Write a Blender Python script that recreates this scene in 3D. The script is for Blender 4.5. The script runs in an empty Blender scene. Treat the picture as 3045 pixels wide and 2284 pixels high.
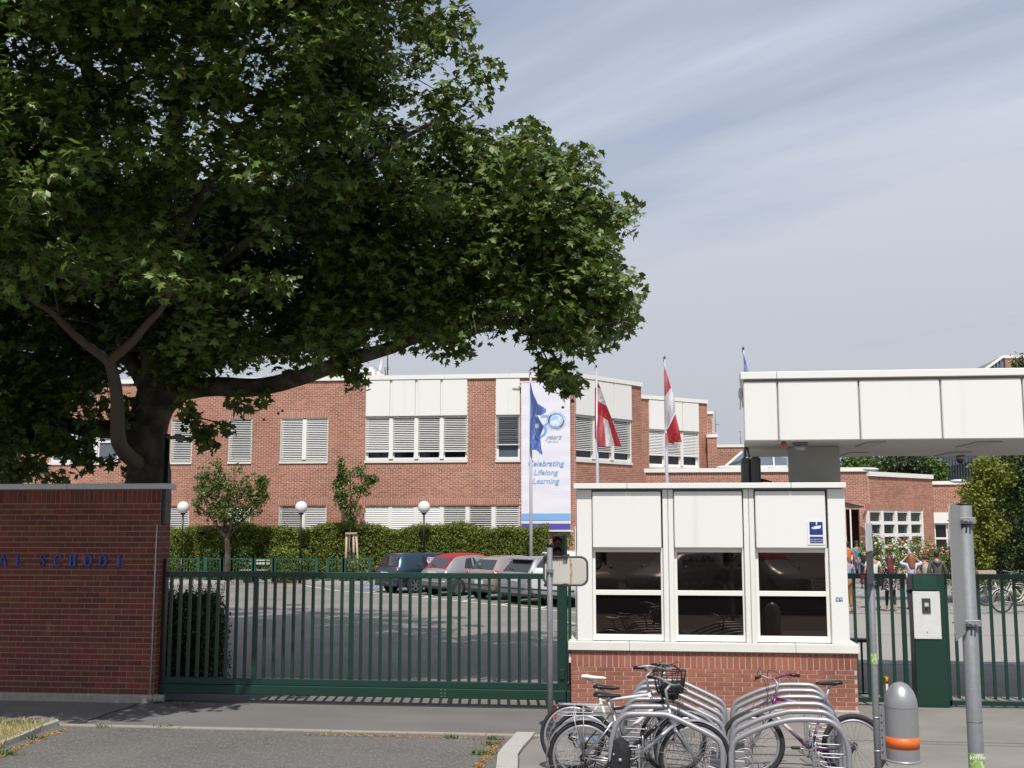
import bpy, math, random
import numpy as np
from mathutils import Vector, Matrix, Quaternion
random.seed(7); rng = np.random.default_rng(11)
S = bpy.context.scene
COL = S.collection
rad = math.radians
# ---------------- camera, light, exposure ----------------
CAM_H = 2.65; YAW = rad(6.7); PITCH = rad(7.1); FPX = 3300.0
cd = bpy.data.cameras.new('camera'); cam = bpy.data.objects.new('camera', cd); COL.objects.link(cam)
cam.location = (0, 0, CAM_H); cam.rotation_euler = (rad(90)+PITCH, 0, YAW)
cd.sensor_width = 36; cd.lens = FPX/3045*36; cd.clip_start = .1; cd.clip_end = 3000
S.camera = cam
SKYOFF = (5.1, 2.7, 9.3)
SUN_EL = rad(57); TRAVEL = rad(7.6)
dh = Vector((-math.sin(TRAVEL), math.cos(TRAVEL), 0))
sd = dh*math.cos(SUN_EL) + Vector((0, 0, -math.sin(SUN_EL)))
sl = bpy.data.lights.new('sun', 'SUN'); sl.energy = 4.6; sl.angle = rad(.53); sl.color = (1, .955, .89)
so = bpy.data.objects.new('sun', sl); COL.objects.link(so); so.rotation_euler = sd.to_track_quat('-Z', 'Y').to_euler()
so.location = (3, -20, 40)
W = bpy.data.worlds.new('World'); S.world = W; W.use_nodes = True
nt = W.node_tree; nt.nodes.clear()
def N(t, ty, **k):
    n = t.nodes.new(ty)
    for a, v in k.items(): setattr(n, a, v)
    return n
out = N(nt, 'ShaderNodeOutputWorld'); bg = N(nt, 'ShaderNodeBackground'); bg.inputs[1].default_value = .062
sky = N(nt, 'ShaderNodeTexSky', sky_type='NISHITA'); sky.sun_disc = False
sky.sun_elevation = SUN_EL; sky.sun_rotation = math.pi-TRAVEL; sky.air_density = 1.0; sky.dust_density = .4; sky.ozone_density = 3
tc = N(nt, 'ShaderNodeTexCoord'); sep = N(nt, 'ShaderNodeSeparateXYZ'); nt.links.new(tc.outputs['Generated'], sep.inputs[0])
zp = N(nt, 'ShaderNodeMath', operation='ADD'); zp.inputs[1].default_value = .12; nt.links.new(sep.outputs[2], zp.inputs[0])
zm = N(nt, 'ShaderNodeMath', operation='MAXIMUM'); zm.inputs[1].default_value = .05; nt.links.new(zp.outputs[0], zm.inputs[0])
dx = N(nt, 'ShaderNodeMath', operation='DIVIDE'); nt.links.new(sep.outputs[0], dx.inputs[0]); nt.links.new(zm.outputs[0], dx.inputs[1])
dy = N(nt, 'ShaderNodeMath', operation='DIVIDE'); nt.links.new(sep.outputs[1], dy.inputs[0]); nt.links.new(zm.outputs[0], dy.inputs[1])
cb = N(nt, 'ShaderNodeCombineXYZ'); nt.links.new(dx.outputs[0], cb.inputs[0]); nt.links.new(dy.outputs[0], cb.inputs[1])
mp = N(nt, 'ShaderNodeMapping', vector_type='TEXTURE'); mp.inputs['Rotation'].default_value = (0, 0, rad(142)); mp.inputs['Scale'].default_value = (2.6, .66, 1); mp.inputs['Location'].default_value = SKYOFF
nt.links.new(cb.outputs[0], mp.inputs[0])
n1 = N(nt, 'ShaderNodeTexNoise'); n1.inputs['Scale'].default_value = .9; n1.inputs['Detail'].default_value = 7; n1.inputs['Roughness'].default_value = .55; n1.inputs['Distortion'].default_value = .35
nt.links.new(mp.outputs[0], n1.inputs[0])
n2 = N(nt, 'ShaderNodeTexNoise'); n2.inputs['Scale'].default_value = .45; n2.inputs['Detail'].default_value = 3; nt.links.new(cb.outputs[0], n2.inputs[0])
ad = N(nt, 'ShaderNodeMath', operation='MULTIPLY_ADD'); ad.inputs[1].default_value = .45
nt.links.new(n2.outputs[0], ad.inputs[0]); nt.links.new(n1.outputs[0], ad.inputs[2])
rp = N(nt, 'ShaderNodeMapRange'); rp.inputs[1].default_value = .58; rp.inputs[2].default_value = .84; rp.inputs[3].default_value = .42; rp.inputs[4].default_value = .95
nt.links.new(ad.outputs[0], rp.inputs[0])
# more veil towards the horizon
hz = N(nt, 'ShaderNodeMapRange'); hz.inputs[1].default_value = .10; hz.inputs[2].default_value = .42; hz.inputs[3].default_value = .62; hz.inputs[4].default_value = 0
nt.links.new(sep.outputs[2], hz.inputs[0])
mxv = N(nt, 'ShaderNodeMath', operation='ADD', use_clamp=True); nt.links.new(rp.outputs[0], mxv.inputs[0]); nt.links.new(hz.outputs[0], mxv.inputs[1])
veil = N(nt, 'ShaderNodeMapRange', data_type='FLOAT_VECTOR')
veil.inputs[7].default_value = (.0,)*3; veil.inputs[8].default_value = (.5,)*3
veil.inputs[9].default_value = (8.1, 8.45, 9.05); veil.inputs[10].default_value = (10.9, 11.9, 14.0)
vz = N(nt, 'ShaderNodeCombineXYZ')
for i in range(3): nt.links.new(sep.outputs[2], vz.inputs[i])
nt.links.new(vz.outputs[0], veil.inputs[6])
mx = N(nt, 'ShaderNodeMixRGB'); hs_ = N(nt, 'ShaderNodeMixRGB', blend_type='MULTIPLY'); hs_.inputs[0].default_value = 1; hs_.inputs[2].default_value = (1.5, 1.5, 1.55, 1); nt.links.new(sky.outputs[0], hs_.inputs[1])
nt.links.new(mxv.outputs[0], mx.inputs[0]); nt.links.new(hs_.outputs[0], mx.inputs[1]); nt.links.new(veil.outputs[1], mx.inputs[2])
nt.links.new(mx.outputs[0], bg.inputs[0]); nt.links.new(bg.outputs[0], out.inputs[0])
S.view_settings.view_transform = 'Standard'; S.view_settings.look = 'None'; S.view_settings.exposure = 0; S.view_settings.gamma = 1
S.render.engine = 'CYCLES'

# ---------------- helpers: photo ray -> place on a known plane ----------------
_F = (-math.sin(YAW)*math.cos(PITCH), math.cos(YAW)*math.cos(PITCH), math.sin(PITCH))
_R = (math.cos(YAW), math.sin(YAW), 0)
_U = (math.sin(YAW)*math.sin(PITCH), -math.cos(YAW)*math.sin(PITCH), math.cos(PITCH))
def ray(u, v):
    a = (u-1522.5)/FPX; b = (1142-v)/FPX
    return [_F[i]+a*_R[i]+b*_U[i] for i in range(3)]
def at(u, v, y):
    d = ray(u, v); t = y/d[1]; return Vector((d[0]*t, y, CAM_H+d[2]*t))
def gnd(u, v, z=0):
    d = ray(u, v); t = (z-CAM_H)/d[2]; return Vector((d[0]*t, d[1]*t, z))
def X(u, y, v=1552): return at(u, v, y).x
def Z(v, y, u=1522): return at(u, v, y).z
def onp(u, v, P0, P1):            # distance along P0->P1 and height where the ray meets that upright plane
    d = ray(u, v); dx_, dy_ = P1[0]-P0[0], P1[1]-P0[1]; L = math.hypot(dx_, dy_); dx_ /= L; dy_ /= L
    nx, ny = -dy_, dx_
    t = (P0[0]*nx+P0[1]*ny)/(d[0]*nx+d[1]*ny); x, y = d[0]*t, d[1]*t
    return (x-P0[0])*dx_+(y-P0[1])*dy_, CAM_H+d[2]*t

# ---------------- tagging ----------------
def tag(o, label=None, cat=None, group=None, kind=None):
    if label: o['label'] = label
    if cat: o['category'] = cat
    if group: o['group'] = group
    if kind: o['kind'] = kind
    return o
def empty(name, loc=(0, 0, 0), rz=0, label=None, cat=None, group=None):
    o = bpy.data.objects.new(name, None); COL.objects.link(o); o.location = loc; o.rotation_euler = (0, 0, rz)
    o.empty_display_size = .2
    return tag(o, label, cat, group)
def link(o, parent=None, world=False):
    COL.objects.link(o)
    if parent is not None:
        o.parent = parent
        if world:
            o.matrix_parent_inverse = base_mat(parent).inverted()
    return o
def base_mat(o):
    m = Matrix.LocRotScale(o.location, o.rotation_euler, o.scale)
    if o.parent is not None: m = base_mat(o.parent) @ o.matrix_parent_inverse @ m
    return m
def copy_tree(o, parent=None):
    c = o.copy(); COL.objects.link(c)
    if parent is not None: c.parent = parent
    for ch in [x for x in KIDS(o)]: copy_tree(ch, c)
    return c
def KIDS(o): return [x for x in list(COL.objects) if x.parent == o]

# ---------------- materials ----------------
_mc = {}
def mat(name, col, rough=.6, metal=0, var=.12, vs=3.0, bump=0, bs=40, spec=.5, coat=0, rnd=0, island=False, trans=0, col2=None, detail=4, stretch=None, thr=None, macro=0, ms=.45):
    if name in _mc: return _mc[name]
    m = bpy.data.materials.new(name); m.use_nodes = True; t = m.node_tree; b = t.nodes['Principled BSDF']; L = t.links.new
    b.inputs['Roughness'].default_value = rough; b.inputs['Metallic'].default_value = metal
    b.inputs['Specular IOR Level'].default_value = spec; b.inputs['Coat Weight'].default_value = coat
    tc = N(t, 'ShaderNodeTexCoord'); geo = N(t, 'ShaderNodeNewGeometry')
    src = geo.outputs['Position']
    if stretch:
        mp = N(t, 'ShaderNodeMapping'); mp.inputs['Scale'].default_value = stretch; L(src, mp.inputs[0]); src = mp.outputs[0]
    n = N(t, 'ShaderNodeTexNoise'); n.inputs['Scale'].default_value = vs; n.inputs['Detail'].default_value = detail; L(src, n.inputs[0])
    fac = n.outputs[0]
    if thr:
        r = N(t, 'ShaderNodeMapRange'); r.inputs[1].default_value = thr[0]; r.inputs[2].default_value = thr[1]; L(fac, r.inputs[0]); fac = r.outputs[0]
    c1 = tuple(max(0, c*(1-var)) for c in col); c2 = tuple(c*(1+var) for c in col) if col2 is None else col2
    mixn = N(t, 'ShaderNodeMixRGB'); mixn.inputs[1].default_value = (*c1, 1) if col2 is None else (*col, 1); mixn.inputs[2].default_value = (*c2, 1); L(fac, mixn.inputs[0])
    o = mixn.outputs[0]
    if rnd:
        oi = N(t, 'ShaderNodeObjectInfo'); a = oi.outputs['Random']
        if island:
            ad = N(t, 'ShaderNodeMath', operation='ADD'); L(oi.outputs['Random'], ad.inputs[0]); L(geo.outputs['Random Per Island'], ad.inputs[1])
            fr = N(t, 'ShaderNodeMath', operation='FRACT'); L(ad.outputs[0], fr.inputs[0]); a = fr.outputs[0]
        hs = N(t, 'ShaderNodeHueSaturation'); mr = N(t, 'ShaderNodeMapRange'); mr.inputs[3].default_value = 1-rnd; mr.inputs[4].default_value = 1+rnd
        L(a, mr.inputs[0]); L(mr.outputs[0], hs.inputs['Value']); L(o, hs.inputs['Color'])
        m2 = N(t, 'ShaderNodeMath', operation='MULTIPLY'); m2.inputs[1].default_value = 7.31; L(a, m2.inputs[0])
        f2 = N(t, 'ShaderNodeMath', operation='FRACT'); L(m2.outputs[0], f2.inputs[0])
        mh = N(t, 'ShaderNodeMapRange'); mh.inputs[3].default_value = .5-rnd*.055; mh.inputs[4].default_value = .5+rnd*.055; L(f2.outputs[0], mh.inputs[0]); L(mh.outputs[0], hs.inputs['Hue'])
        o = hs.outputs[0]
    if macro:      # slow changes of tone: weathering and dirt
        nm = N(t, 'ShaderNodeTexNoise'); nm.inputs['Scale'].default_value = ms; nm.inputs['Detail'].default_value = 7; nm.inputs['Roughness'].default_value = .62; L(geo.outputs['Position'], nm.inputs[0])
        mr2 = N(t, 'ShaderNodeMapRange'); mr2.inputs[1].default_value = .32; mr2.inputs[2].default_value = .68; mr2.inputs[3].default_value = 1-macro; mr2.inputs[4].default_value = 1+macro; L(nm.outputs[0], mr2.inputs[0])
        hm = N(t, 'ShaderNodeHueSaturation'); L(mr2.outputs[0], hm.inputs['Value']); L(o, hm.inputs['Color']); o = hm.outputs[0]
    L(o, b.inputs['Base Color'])
    if bump:
        nb = N(t, 'ShaderNodeTexNoise'); nb.inputs['Scale'].default_value = bs; nb.inputs['Detail'].default_value = 5; L(geo.outputs['Position'], nb.inputs[0])
        bp = N(t, 'ShaderNodeBump'); bp.inputs['Strength'].default_value = bump; bp.inputs['Distance'].default_value = .01; L(nb.outputs[0], bp.inputs['Height']); L(bp.outputs[0], b.inputs['Normal'])
    if trans:
        tr = N(t, 'ShaderNodeBsdfTranslucent'); L(o, tr.inputs[0]); ms = N(t, 'ShaderNodeMixShader'); ms.inputs[0].default_value = trans
        L(b.outputs[0], ms.inputs[1]); L(tr.outputs[0], ms.inputs[2]); L(ms.outputs[0], t.nodes['Material Output'].inputs[0])
    _mc[name] = m; return m

# ---------------- mesh builder ----------------
class MB:
    def __init__(s): s.v = []; s.f = []; s.sm = []; s.mi = []; s.cur = 0
    def add(s, vs, fs, smooth=False):
        o = len(s.v); s.v.extend([tuple(p) for p in vs])
        for f in fs: s.f.append(tuple(i+o for i in f)); s.sm.append(smooth); s.mi.append(s.cur)
        return s
    def box(s, x0, x1, y0, y1, z0, z1):
        return s.add([(x0,y0,z0),(x1,y0,z0),(x1,y1,z0),(x0,y1,z0),(x0,y0,z1),(x1,y0,z1),(x1,y1,z1),(x0,y1,z1)],
                     [(0,3,2,1),(4,5,6,7),(0,1,5,4),(1,2,6,5),(2,3,7,6),(3,0,4,7)])
    def bbox(s, x0, x1, y0, y1, z0, z1, b=.01):   # box with chamfered vertical and top edges
        P = [(x0+b,y0),(x1-b,y0),(x1,y0+b),(x1,y1-b),(x1-b,y1),(x0+b,y1),(x0,y1-b),(x0,y0+b)]
        Q = [(x0+b,y0+b),(x1-b,y0+b),(x1-b,y0+b),(x1-b,y1-b),(x1-b,y1-b),(x0+b,y1-b),(x0+b,y1-b),(x0+b,y0+b)]
        return s.loft([[(x, y, z0) for x, y in Q], [(x, y, z0+b) for x, y in P], [(x, y, z1-b) for x, y in P], [(x, y, z1) for x, y in Q]], closed=True, caps=True)
    def obox(s, c, ax, ay, az):
        c = Vector(c); ax = Vector(ax); ay = Vector(ay); az = Vector(az)
        vs = [c+ax*i+ay*j+az*k for k in (-1, 1) for j in (-1, 1) for i in (-1, 1)]
        return s.add(vs, [(0,2,3,1),(4,5,7,6),(0,1,5,4),(1,3,7,5),(3,2,6,7),(2,0,4,6)])
    def bar(s, a, b, w, h=None, up=(0, 0, 1)):
        a = Vector(a); b = Vector(b); h = w if h is None else h; d = (b-a); n = d.normalized(); u = Vector(up)
        if abs(n.dot(u)) > .98: u = Vector((0, 1, 0))
        x = n.cross(u).normalized(); y = x.cross(n)
        return s.obox((a+b)/2, d/2, x*w/2, y*h/2)
    def loft(s, rings, closed=True, caps=False, smooth=False):
        n = len(rings[0]); vs = [p for r in rings for p in r]; fs = []
        for i in range(len(rings)-1):
            for j in range(n if closed else n-1):
                k = (j+1) % n; fs.append((i*n+j, i*n+k, (i+1)*n+k, (i+1)*n+j))
        s.add(vs, fs, smooth)
        if caps:
            o = len(s.v)-len(vs)
            s.f.append(tuple(o+j for j in range(n-1, -1, -1))); s.sm.append(False); s.mi.append(s.cur)
            s.f.append(tuple(o+(len(rings)-1)*n+j for j in range(n))); s.sm.append(False); s.mi.append(s.cur)
        return s
    def tube(s, path, r, n=8, caps=True, closed=False, flat=1.0):
        P = [Vector(p) for p in path]; R_ = r if isinstance(r, (list, tuple)) else [r]*len(P); rings = []; x = None
        m = len(P)
        for i, p in enumerate(P):
            if closed: d = (P[(i+1) % m]-P[i-1]).normalized()
            else: d = (P[min(i+1, m-1)]-P[max(i-1, 0)]).normalized()
            if x is None:
                u = Vector((0, 0, 1)) if abs(d.z) < .9 else Vector((0, 1, 0)); x = d.cross(u).normalized()
            else:
                x = (x-d*x.dot(d)).normalized()
            y = d.cross(x)
            rings.append([p+x*(R_[i]*math.cos(2*math.pi*k/n))+y*(R_[i]*flat*math.sin(2*math.pi*k/n)) for k in range(n)])
        if closed: rings.append(rings[0])
        return s.loft(rings, True, caps and not closed, True)
    def cyl(s, a, b, r, n=16, r2=None):
        return s.tube([a, b], [r, r if r2 is None else r2], n)
    def lathe(s, prof, c=(0, 0, 0), n=24, axis='z', smooth=True):
        c = Vector(c); rings = []
        for r, h in prof:
            ring = []
            for k in range(n):
                a = 2*math.pi*k/n; x, y = r*math.cos(a), r*math.sin(a)
                q = (x, y, h) if axis == 'z' else ((h, x, y) if axis == 'x' else (x, h, y))
                ring.append(c+Vector(q))
            rings.append(ring)
        return s.loft(rings, True, False, smooth)
    def sphere(s, c, r, n=16, m=10, sc=(1, 1, 1)):
        return s.lathe_sc([(r*math.sin(math.pi*i/m), -r*math.cos(math.pi*i/m)) for i in range(m+1)], c, n, sc)
    def lathe_sc(s, prof, c, n, sc):
        c = Vector(c); rings = []
        for r, h in prof:
            r = max(r, 1e-4)
            rings.append([c+Vector((r*math.cos(2*math.pi*k/n)*sc[0], r*math.sin(2*math.pi*k/n)*sc[1], h*sc[2])) for k in range(n)])
        return s.loft(rings, True, False, True)
    def prism(s, poly, ext, f=None):      # poly: list of 3D points, ext: extrusion vector
        e = Vector(ext); a = [Vector(p) for p in poly]; n = len(a)
        return s.add(a+[p+e for p in a], [tuple(range(n))[::-1], tuple(range(n, 2*n))]+[(i, (i+1) % n, n+(i+1) % n, n+i) for i in range(n)])
    def xf(s, M):
        s.v = [tuple(M @ Vector(p)) for p in s.v]; return s
    def mesh(s, name):
        me = bpy.data.meshes.new(name); me.from_pydata([tuple(p) for p in s.v], [], s.f)
        me.polygons.foreach_set('use_smooth', s.sm)
        me.polygons.foreach_set('material_index', s.mi); me.update(); return me
    def build(s, name, m, parent=None, world=False, fixn=False):
        me = s.mesh(name)
        if fixn:
            import bmesh
            bm = bmesh.new(); bm.from_mesh(me); bmesh.ops.recalc_face_normals(bm, faces=bm.faces); bm.to_mesh(me); bm.free()
        for q in (m if isinstance(m, (list, tuple)) else [m]): me.materials.append(q)
        o = bpy.data.objects.new(name, me); link(o, parent, world); return o
def npmesh(name, V, nper, F, m, parent=None, world=False, smooth=False):
    """V (K*nper,3); F list of faces (tuples, same length) local to each element."""
    K = len(V)//nper; F = np.array(F); fl = F.shape[1]
    idx = (F[None]+(np.arange(K)*nper)[:, None, None]).reshape(-1)
    me = bpy.data.meshes.new(name); me.vertices.add(len(V)); me.vertices.foreach_set('co', np.asarray(V, dtype=np.float32).ravel())
    me.loops.add(len(idx)); me.loops.foreach_set('vertex_index', idx.astype(np.int32)); nf = len(idx)//fl
    me.polygons.add(nf); me.polygons.foreach_set('loop_start', (np.arange(nf)*fl).astype(np.int32))
    me.update(calc_edges=True); me.polygons.foreach_set('use_smooth', [smooth]*nf)
    me.materials.append(m); o = bpy.data.objects.new(name, me); link(o, parent, world); return o
_unit = {}
def unit_box(m):
    if m.name not in _unit:
        b = MB(); b.box(-.5, .5, 0, 1, -.5, .5); me = b.mesh('brick'); me.materials.append(m); _unit[m.name] = me
    return _unit[m.name]
def text_mesh(name, body, size, m, parent, M, shear=0, depth=.004, align='CENTER', bold=0, world=True):
    c = bpy.data.curves.new('t', 'FONT'); c.body = body; c.size = size; c.shear = shear; c.extrude = depth; c.align_x = align; c.offset = bold; c.resolution_u = 3
    o = bpy.data.objects.new('t', c); COL.objects.link(o); dg = bpy.context.evaluated_depsgraph_get()
    me = bpy.data.meshes.new_from_object(o.evaluated_get(dg)); bpy.data.objects.remove(o); bpy.data.curves.remove(c)
    me.transform(M); me.materials.clear(); me.materials.append(m); me.name = name
    ob = bpy.data.objects.new(name, me); link(ob, parent, world); return ob
FRONT = Matrix.Rotation(rad(90), 4, 'X')     # text standing up, facing -Y

# ---------------- brickwork ----------------
def frame(P0, P1):
    """local frame of an upright wall from P0 to P1 seen from the -normal side: s along, d outwards, z up"""
    a = Vector((P0[0], P0[1], 0)); b = Vector((P1[0], P1[1], 0)); t = (b-a).normalized(); n = Vector((t.y, -t.x, 0))
    return a, t, n
def bricks_for(s0, s1, z0, z1, holes, soldiers, L=.25, C=.0833, phase=0., j=.012):
    out = []; sol2 = []
    for (a, b, c, d) in soldiers:
        if not any(abs(h[2]-d) < .12 for h in holes) and d < z1-.01: d = z0+math.ceil((d-z0)/C-.5)*C
        if not any(abs(h[3]-c) < .12 for h in holes) and c > z0+.01: c = z0+(math.floor((c-z0)/C-.5)+1)*C
        sol2.append((a, b, c, d))
    soldiers = sol2
    allh = holes+soldiers; k = 0; z = z0
    while z+C*.6 < z1:
        zt = min(z+C, z1); zc = (z+zt)/2
        iv = [(s0, s1)]
        for (a, b, c, d) in allh:
            if c < zc < d:
                nv = []
                for p, q in iv:
                    if b <= p or a >= q: nv.append((p, q)); continue
                    if a > p: nv.append((p, a))
                    if b < q: nv.append((b, q))
                iv = nv
        off = s0+phase-(L/2 if k % 2 else 0)
        for p, q in iv:
            i = math.floor((p-off)/L); x = off+i*L
            while x < q:
                a = max(x, p); b = min(x+L, q)
                if b-a > .045: out.append((a+j/2, b-j/2, z+j/2, zt-j/2))
                x += L
        z += C; k += 1
    for (a, b, c, d) in soldiers:
        n = max(1, round((b-a)/C)); w = (b-a)/n
        for i in range(n): out.append((a+i*w+j/2, a+(i+1)*w-j/2, c+j/2, d-j/2))
    return out
def lay(brs, fr, parent, mats, nobj=300, proud=.008, key=None, back=.004):
    a, t, n = fr; U = unit_box(mats)
    if key: brs = sorted(brs, key=key)
    rz = math.atan2(t.y, t.x); inv = base_mat(parent).inverted()
    for (s0, s1, z0, z1) in brs[:nobj]:
        pr = proud*random.uniform(.7, 1.25)
        o = bpy.data.objects.new('brick', U); COL.objects.link(o); o.parent = parent; o.matrix_parent_inverse = inv
        p = a+t*((s0+s1)/2)+n*pr; o.location = (p.x, p.y, (z0+z1)/2); o.rotation_euler = (0, 0, rz); o.scale = (s1-s0, pr+back, z1-z0)
    rest = brs[nobj:]
    if rest:
        R_ = np.array(rest); K = len(R_); pr = proud*rng.uniform(.7, 1.25, K)
        A = np.array(a); T = np.array(t); Nn = np.array(n); V = np.zeros((K, 8, 3)); q = 0
        for d in (pr, -np.full(K, back)):
            for (si, zi) in ((0, 2), (1, 2), (1, 3), (0, 3)):
                V[:, q] = A+T*R_[:, si:si+1]+Nn*d[:, None]; V[:, q, 2] = R_[:, zi]; q += 1
        o = npmesh('brickwork', V.reshape(-1, 3), 8, [(0,1,2,3),(0,4,5,1),(1,5,6,2),(2,6,7,3),(3,7,4,0)], mats, parent, True)
        o['kind'] = 'stuff'
def holed_wall(s0, s1, z0, z1, holes, fr, thick, name, m, parent):
    a, t, n = fr; xs = sorted({s0, s1, *[min(max(h[i], s0), s1) for h in holes for i in (0, 1)]}); zs = sorted({z0, z1, *[min(max(h[i], z0), z1) for h in holes for i in (2, 3)]})
    b = MB()
    for i in range(len(xs)-1):
        run = None
        for k in range(len(zs)-1):
            xc = (xs[i]+xs[i+1])/2; zc = (zs[k]+zs[k+1])/2
            if any(h[0] < xc < h[1] and h[2] < zc < h[3] for h in holes):
                if run: emit(b, a, t, n, xs[i], xs[i+1], run[0], run[1], thick); run = None
            else:
                run = (run[0] if run else zs[k], zs[k+1])
        if run: emit(b, a, t, n, xs[i], xs[i+1], run[0], run[1], thick)
    return b.build(name, m, parent, True)
def emit(b, a, t, n, s0, s1, z0, z1, thick, d=0):
    c = a+t*((s0+s1)/2)-n*(thick/2-d); c = Vector((c.x, c.y, (z0+z1)/2)); b.obox(c, t*(s1-s0)/2, n*(-thick/2), Vector((0, 0, (z1-z0)/2)))
def fbox(b, fr, s0, s1, z0, z1, d0, d1):      # box in wall frame, d outwards
    a, t, n = fr; c = a+t*((s0+s1)/2)+n*((d0+d1)/2); b.obox(Vector((c.x, c.y, (z0+z1)/2)), t*(s1-s0)/2, n*(-(d1-d0)/2), Vector((0, 0, (z1-z0)/2))); return b
M_ = {}
def mats():
    M_['brick'] = mat('brick_red', (.29, .100, .062), .8, var=.2, vs=14, bump=.25, bs=90, rnd=.13, island=True, macro=.2, ms=1.3)
    M_['brick_far'] = mat('brick_terracotta', (.335, .140, .092), .85, var=.14, vs=9, bump=.1, bs=60, rnd=.16, island=True, macro=.22, ms=.35)
    M_['brick_shade'] = mat('brick_shade_red', (.150, .036, .022), .8, var=.25, vs=14, bump=.25, bs=90, rnd=.2, island=True, macro=.25, ms=.9)  # left wall's brick and mortar are coloured darker to deepen the tree shade
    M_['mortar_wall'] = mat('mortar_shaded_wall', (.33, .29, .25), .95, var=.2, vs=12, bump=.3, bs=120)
    M_['mortar'] = mat('mortar_grey', (.42, .38, .34), .95, var=.15, vs=12, bump=.3, bs=120)
    M_['mortar_far'] = mat('mortar_warm', (.68, .54, .45), .95, var=.08, vs=5, macro=.15)
    M_['white'] = mat('painted_white_panel', (.765, .76, .725), .42, vs=1.0, stretch=(7, 7, .30), detail=7, col2=(.60, .585, .53), thr=(.60, 1.05), bump=.03, bs=6)
    M_['white2'] = mat('white_frame', (.78, .77, .73), .4, var=.03, vs=6)
    M_['whitedirty'] = mat('weathered_white', (.70, .69, .64), .5, var=.08, vs=5, stretch=(1, 1, .3))
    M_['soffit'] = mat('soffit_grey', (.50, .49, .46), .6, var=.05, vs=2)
    M_['alu'] = mat('aluminium_coping', (.50, .51, .52), .35, metal=.3, var=.05, vs=4)
    M_['concrete'] = mat('concrete', (.30, .285, .26), .9, var=.2, vs=7, bump=.4, bs=60)
    M_['green'] = mat('green_paint', (.006, .036, .024), .4, var=.15, vs=2.5, detail=5, bump=.02, bs=30)
    M_['steel'] = mat('galvanised_steel', (.185, .195, .205), .62, metal=.2, var=.22, vs=26, bump=.06, bs=80)
    M_['satin'] = mat('satin_steel', (.34, .34, .36), .4, metal=.5, var=.08, vs=12)
    M_['chrome'] = mat('chrome', (.7, .7, .7), .15, metal=1, var=.05)
    M_['black'] = mat('black_plastic', (.012, .012, .013), .4, var=.2, vs=20)
    M_['rubber'] = mat('tyre_rubber', (.022, .022, .023), .75, var=.2, vs=30, bump=.2, bs=200)
    M_['dark'] = mat('dark_interior', (.012, .012, .013), .9, var=.2)
    M_['glass'] = mat('window_glass', (.012, .014, .018), .03, var=.1, vs=1, spec=.65)
    M_['glassblue'] = mat('sky_glass', (.10, .125, .16), .04, var=.08, vs=1, spec=.8)
    M_['tint'] = mat('tinted_glass', (.006, .005, .005), .012, var=.1, vs=1, spec=1.0, col2=(.007, .006, .006))
    M_['slat'] = mat('blind_slat', (.74, .74, .72), .5, var=.04, vs=5)
    M_['bark'] = mat('plane_bark', (.045, .036, .026), .9, var=.5, vs=3.2, bump=.8, bs=18, detail=8, col2=(.115, .10, .075), thr=(.45, .66))
    M_['palebark'] = mat('pale_bark', (.115, .095, .072), .9, var=.3, vs=4, bump=.6, bs=18, detail=8)
    M_['leaf'] = mat('plane_leaf', (.092, .138, .023), .40, var=.30, vs=1.1, rnd=.48, island=True, trans=.26, spec=.45)
    M_['leaflit'] = mat('young_leaf', (.075, .125, .02), .45, var=.25, vs=1.5, rnd=.4, island=True, trans=.25)
    M_['hedge'] = mat('hedge_leaf', (.150, .190, .024), .6, var=.3, vs=1.2, rnd=.42, island=True, trans=.15)
    M_['litleaf'] = mat('lit_side_leaf', (.17, .20, .02), .5, var=.25, vs=1.5, rnd=.35, island=True, trans=.25)
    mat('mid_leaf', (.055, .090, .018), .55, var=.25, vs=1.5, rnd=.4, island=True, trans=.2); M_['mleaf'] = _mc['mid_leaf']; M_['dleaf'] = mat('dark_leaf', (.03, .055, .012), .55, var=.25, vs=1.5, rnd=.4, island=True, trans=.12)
mats()
M_['tint'].node_tree.nodes['Principled BSDF'].inputs['Specular Tint'].default_value = (1, .80, .70, 1)
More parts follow.
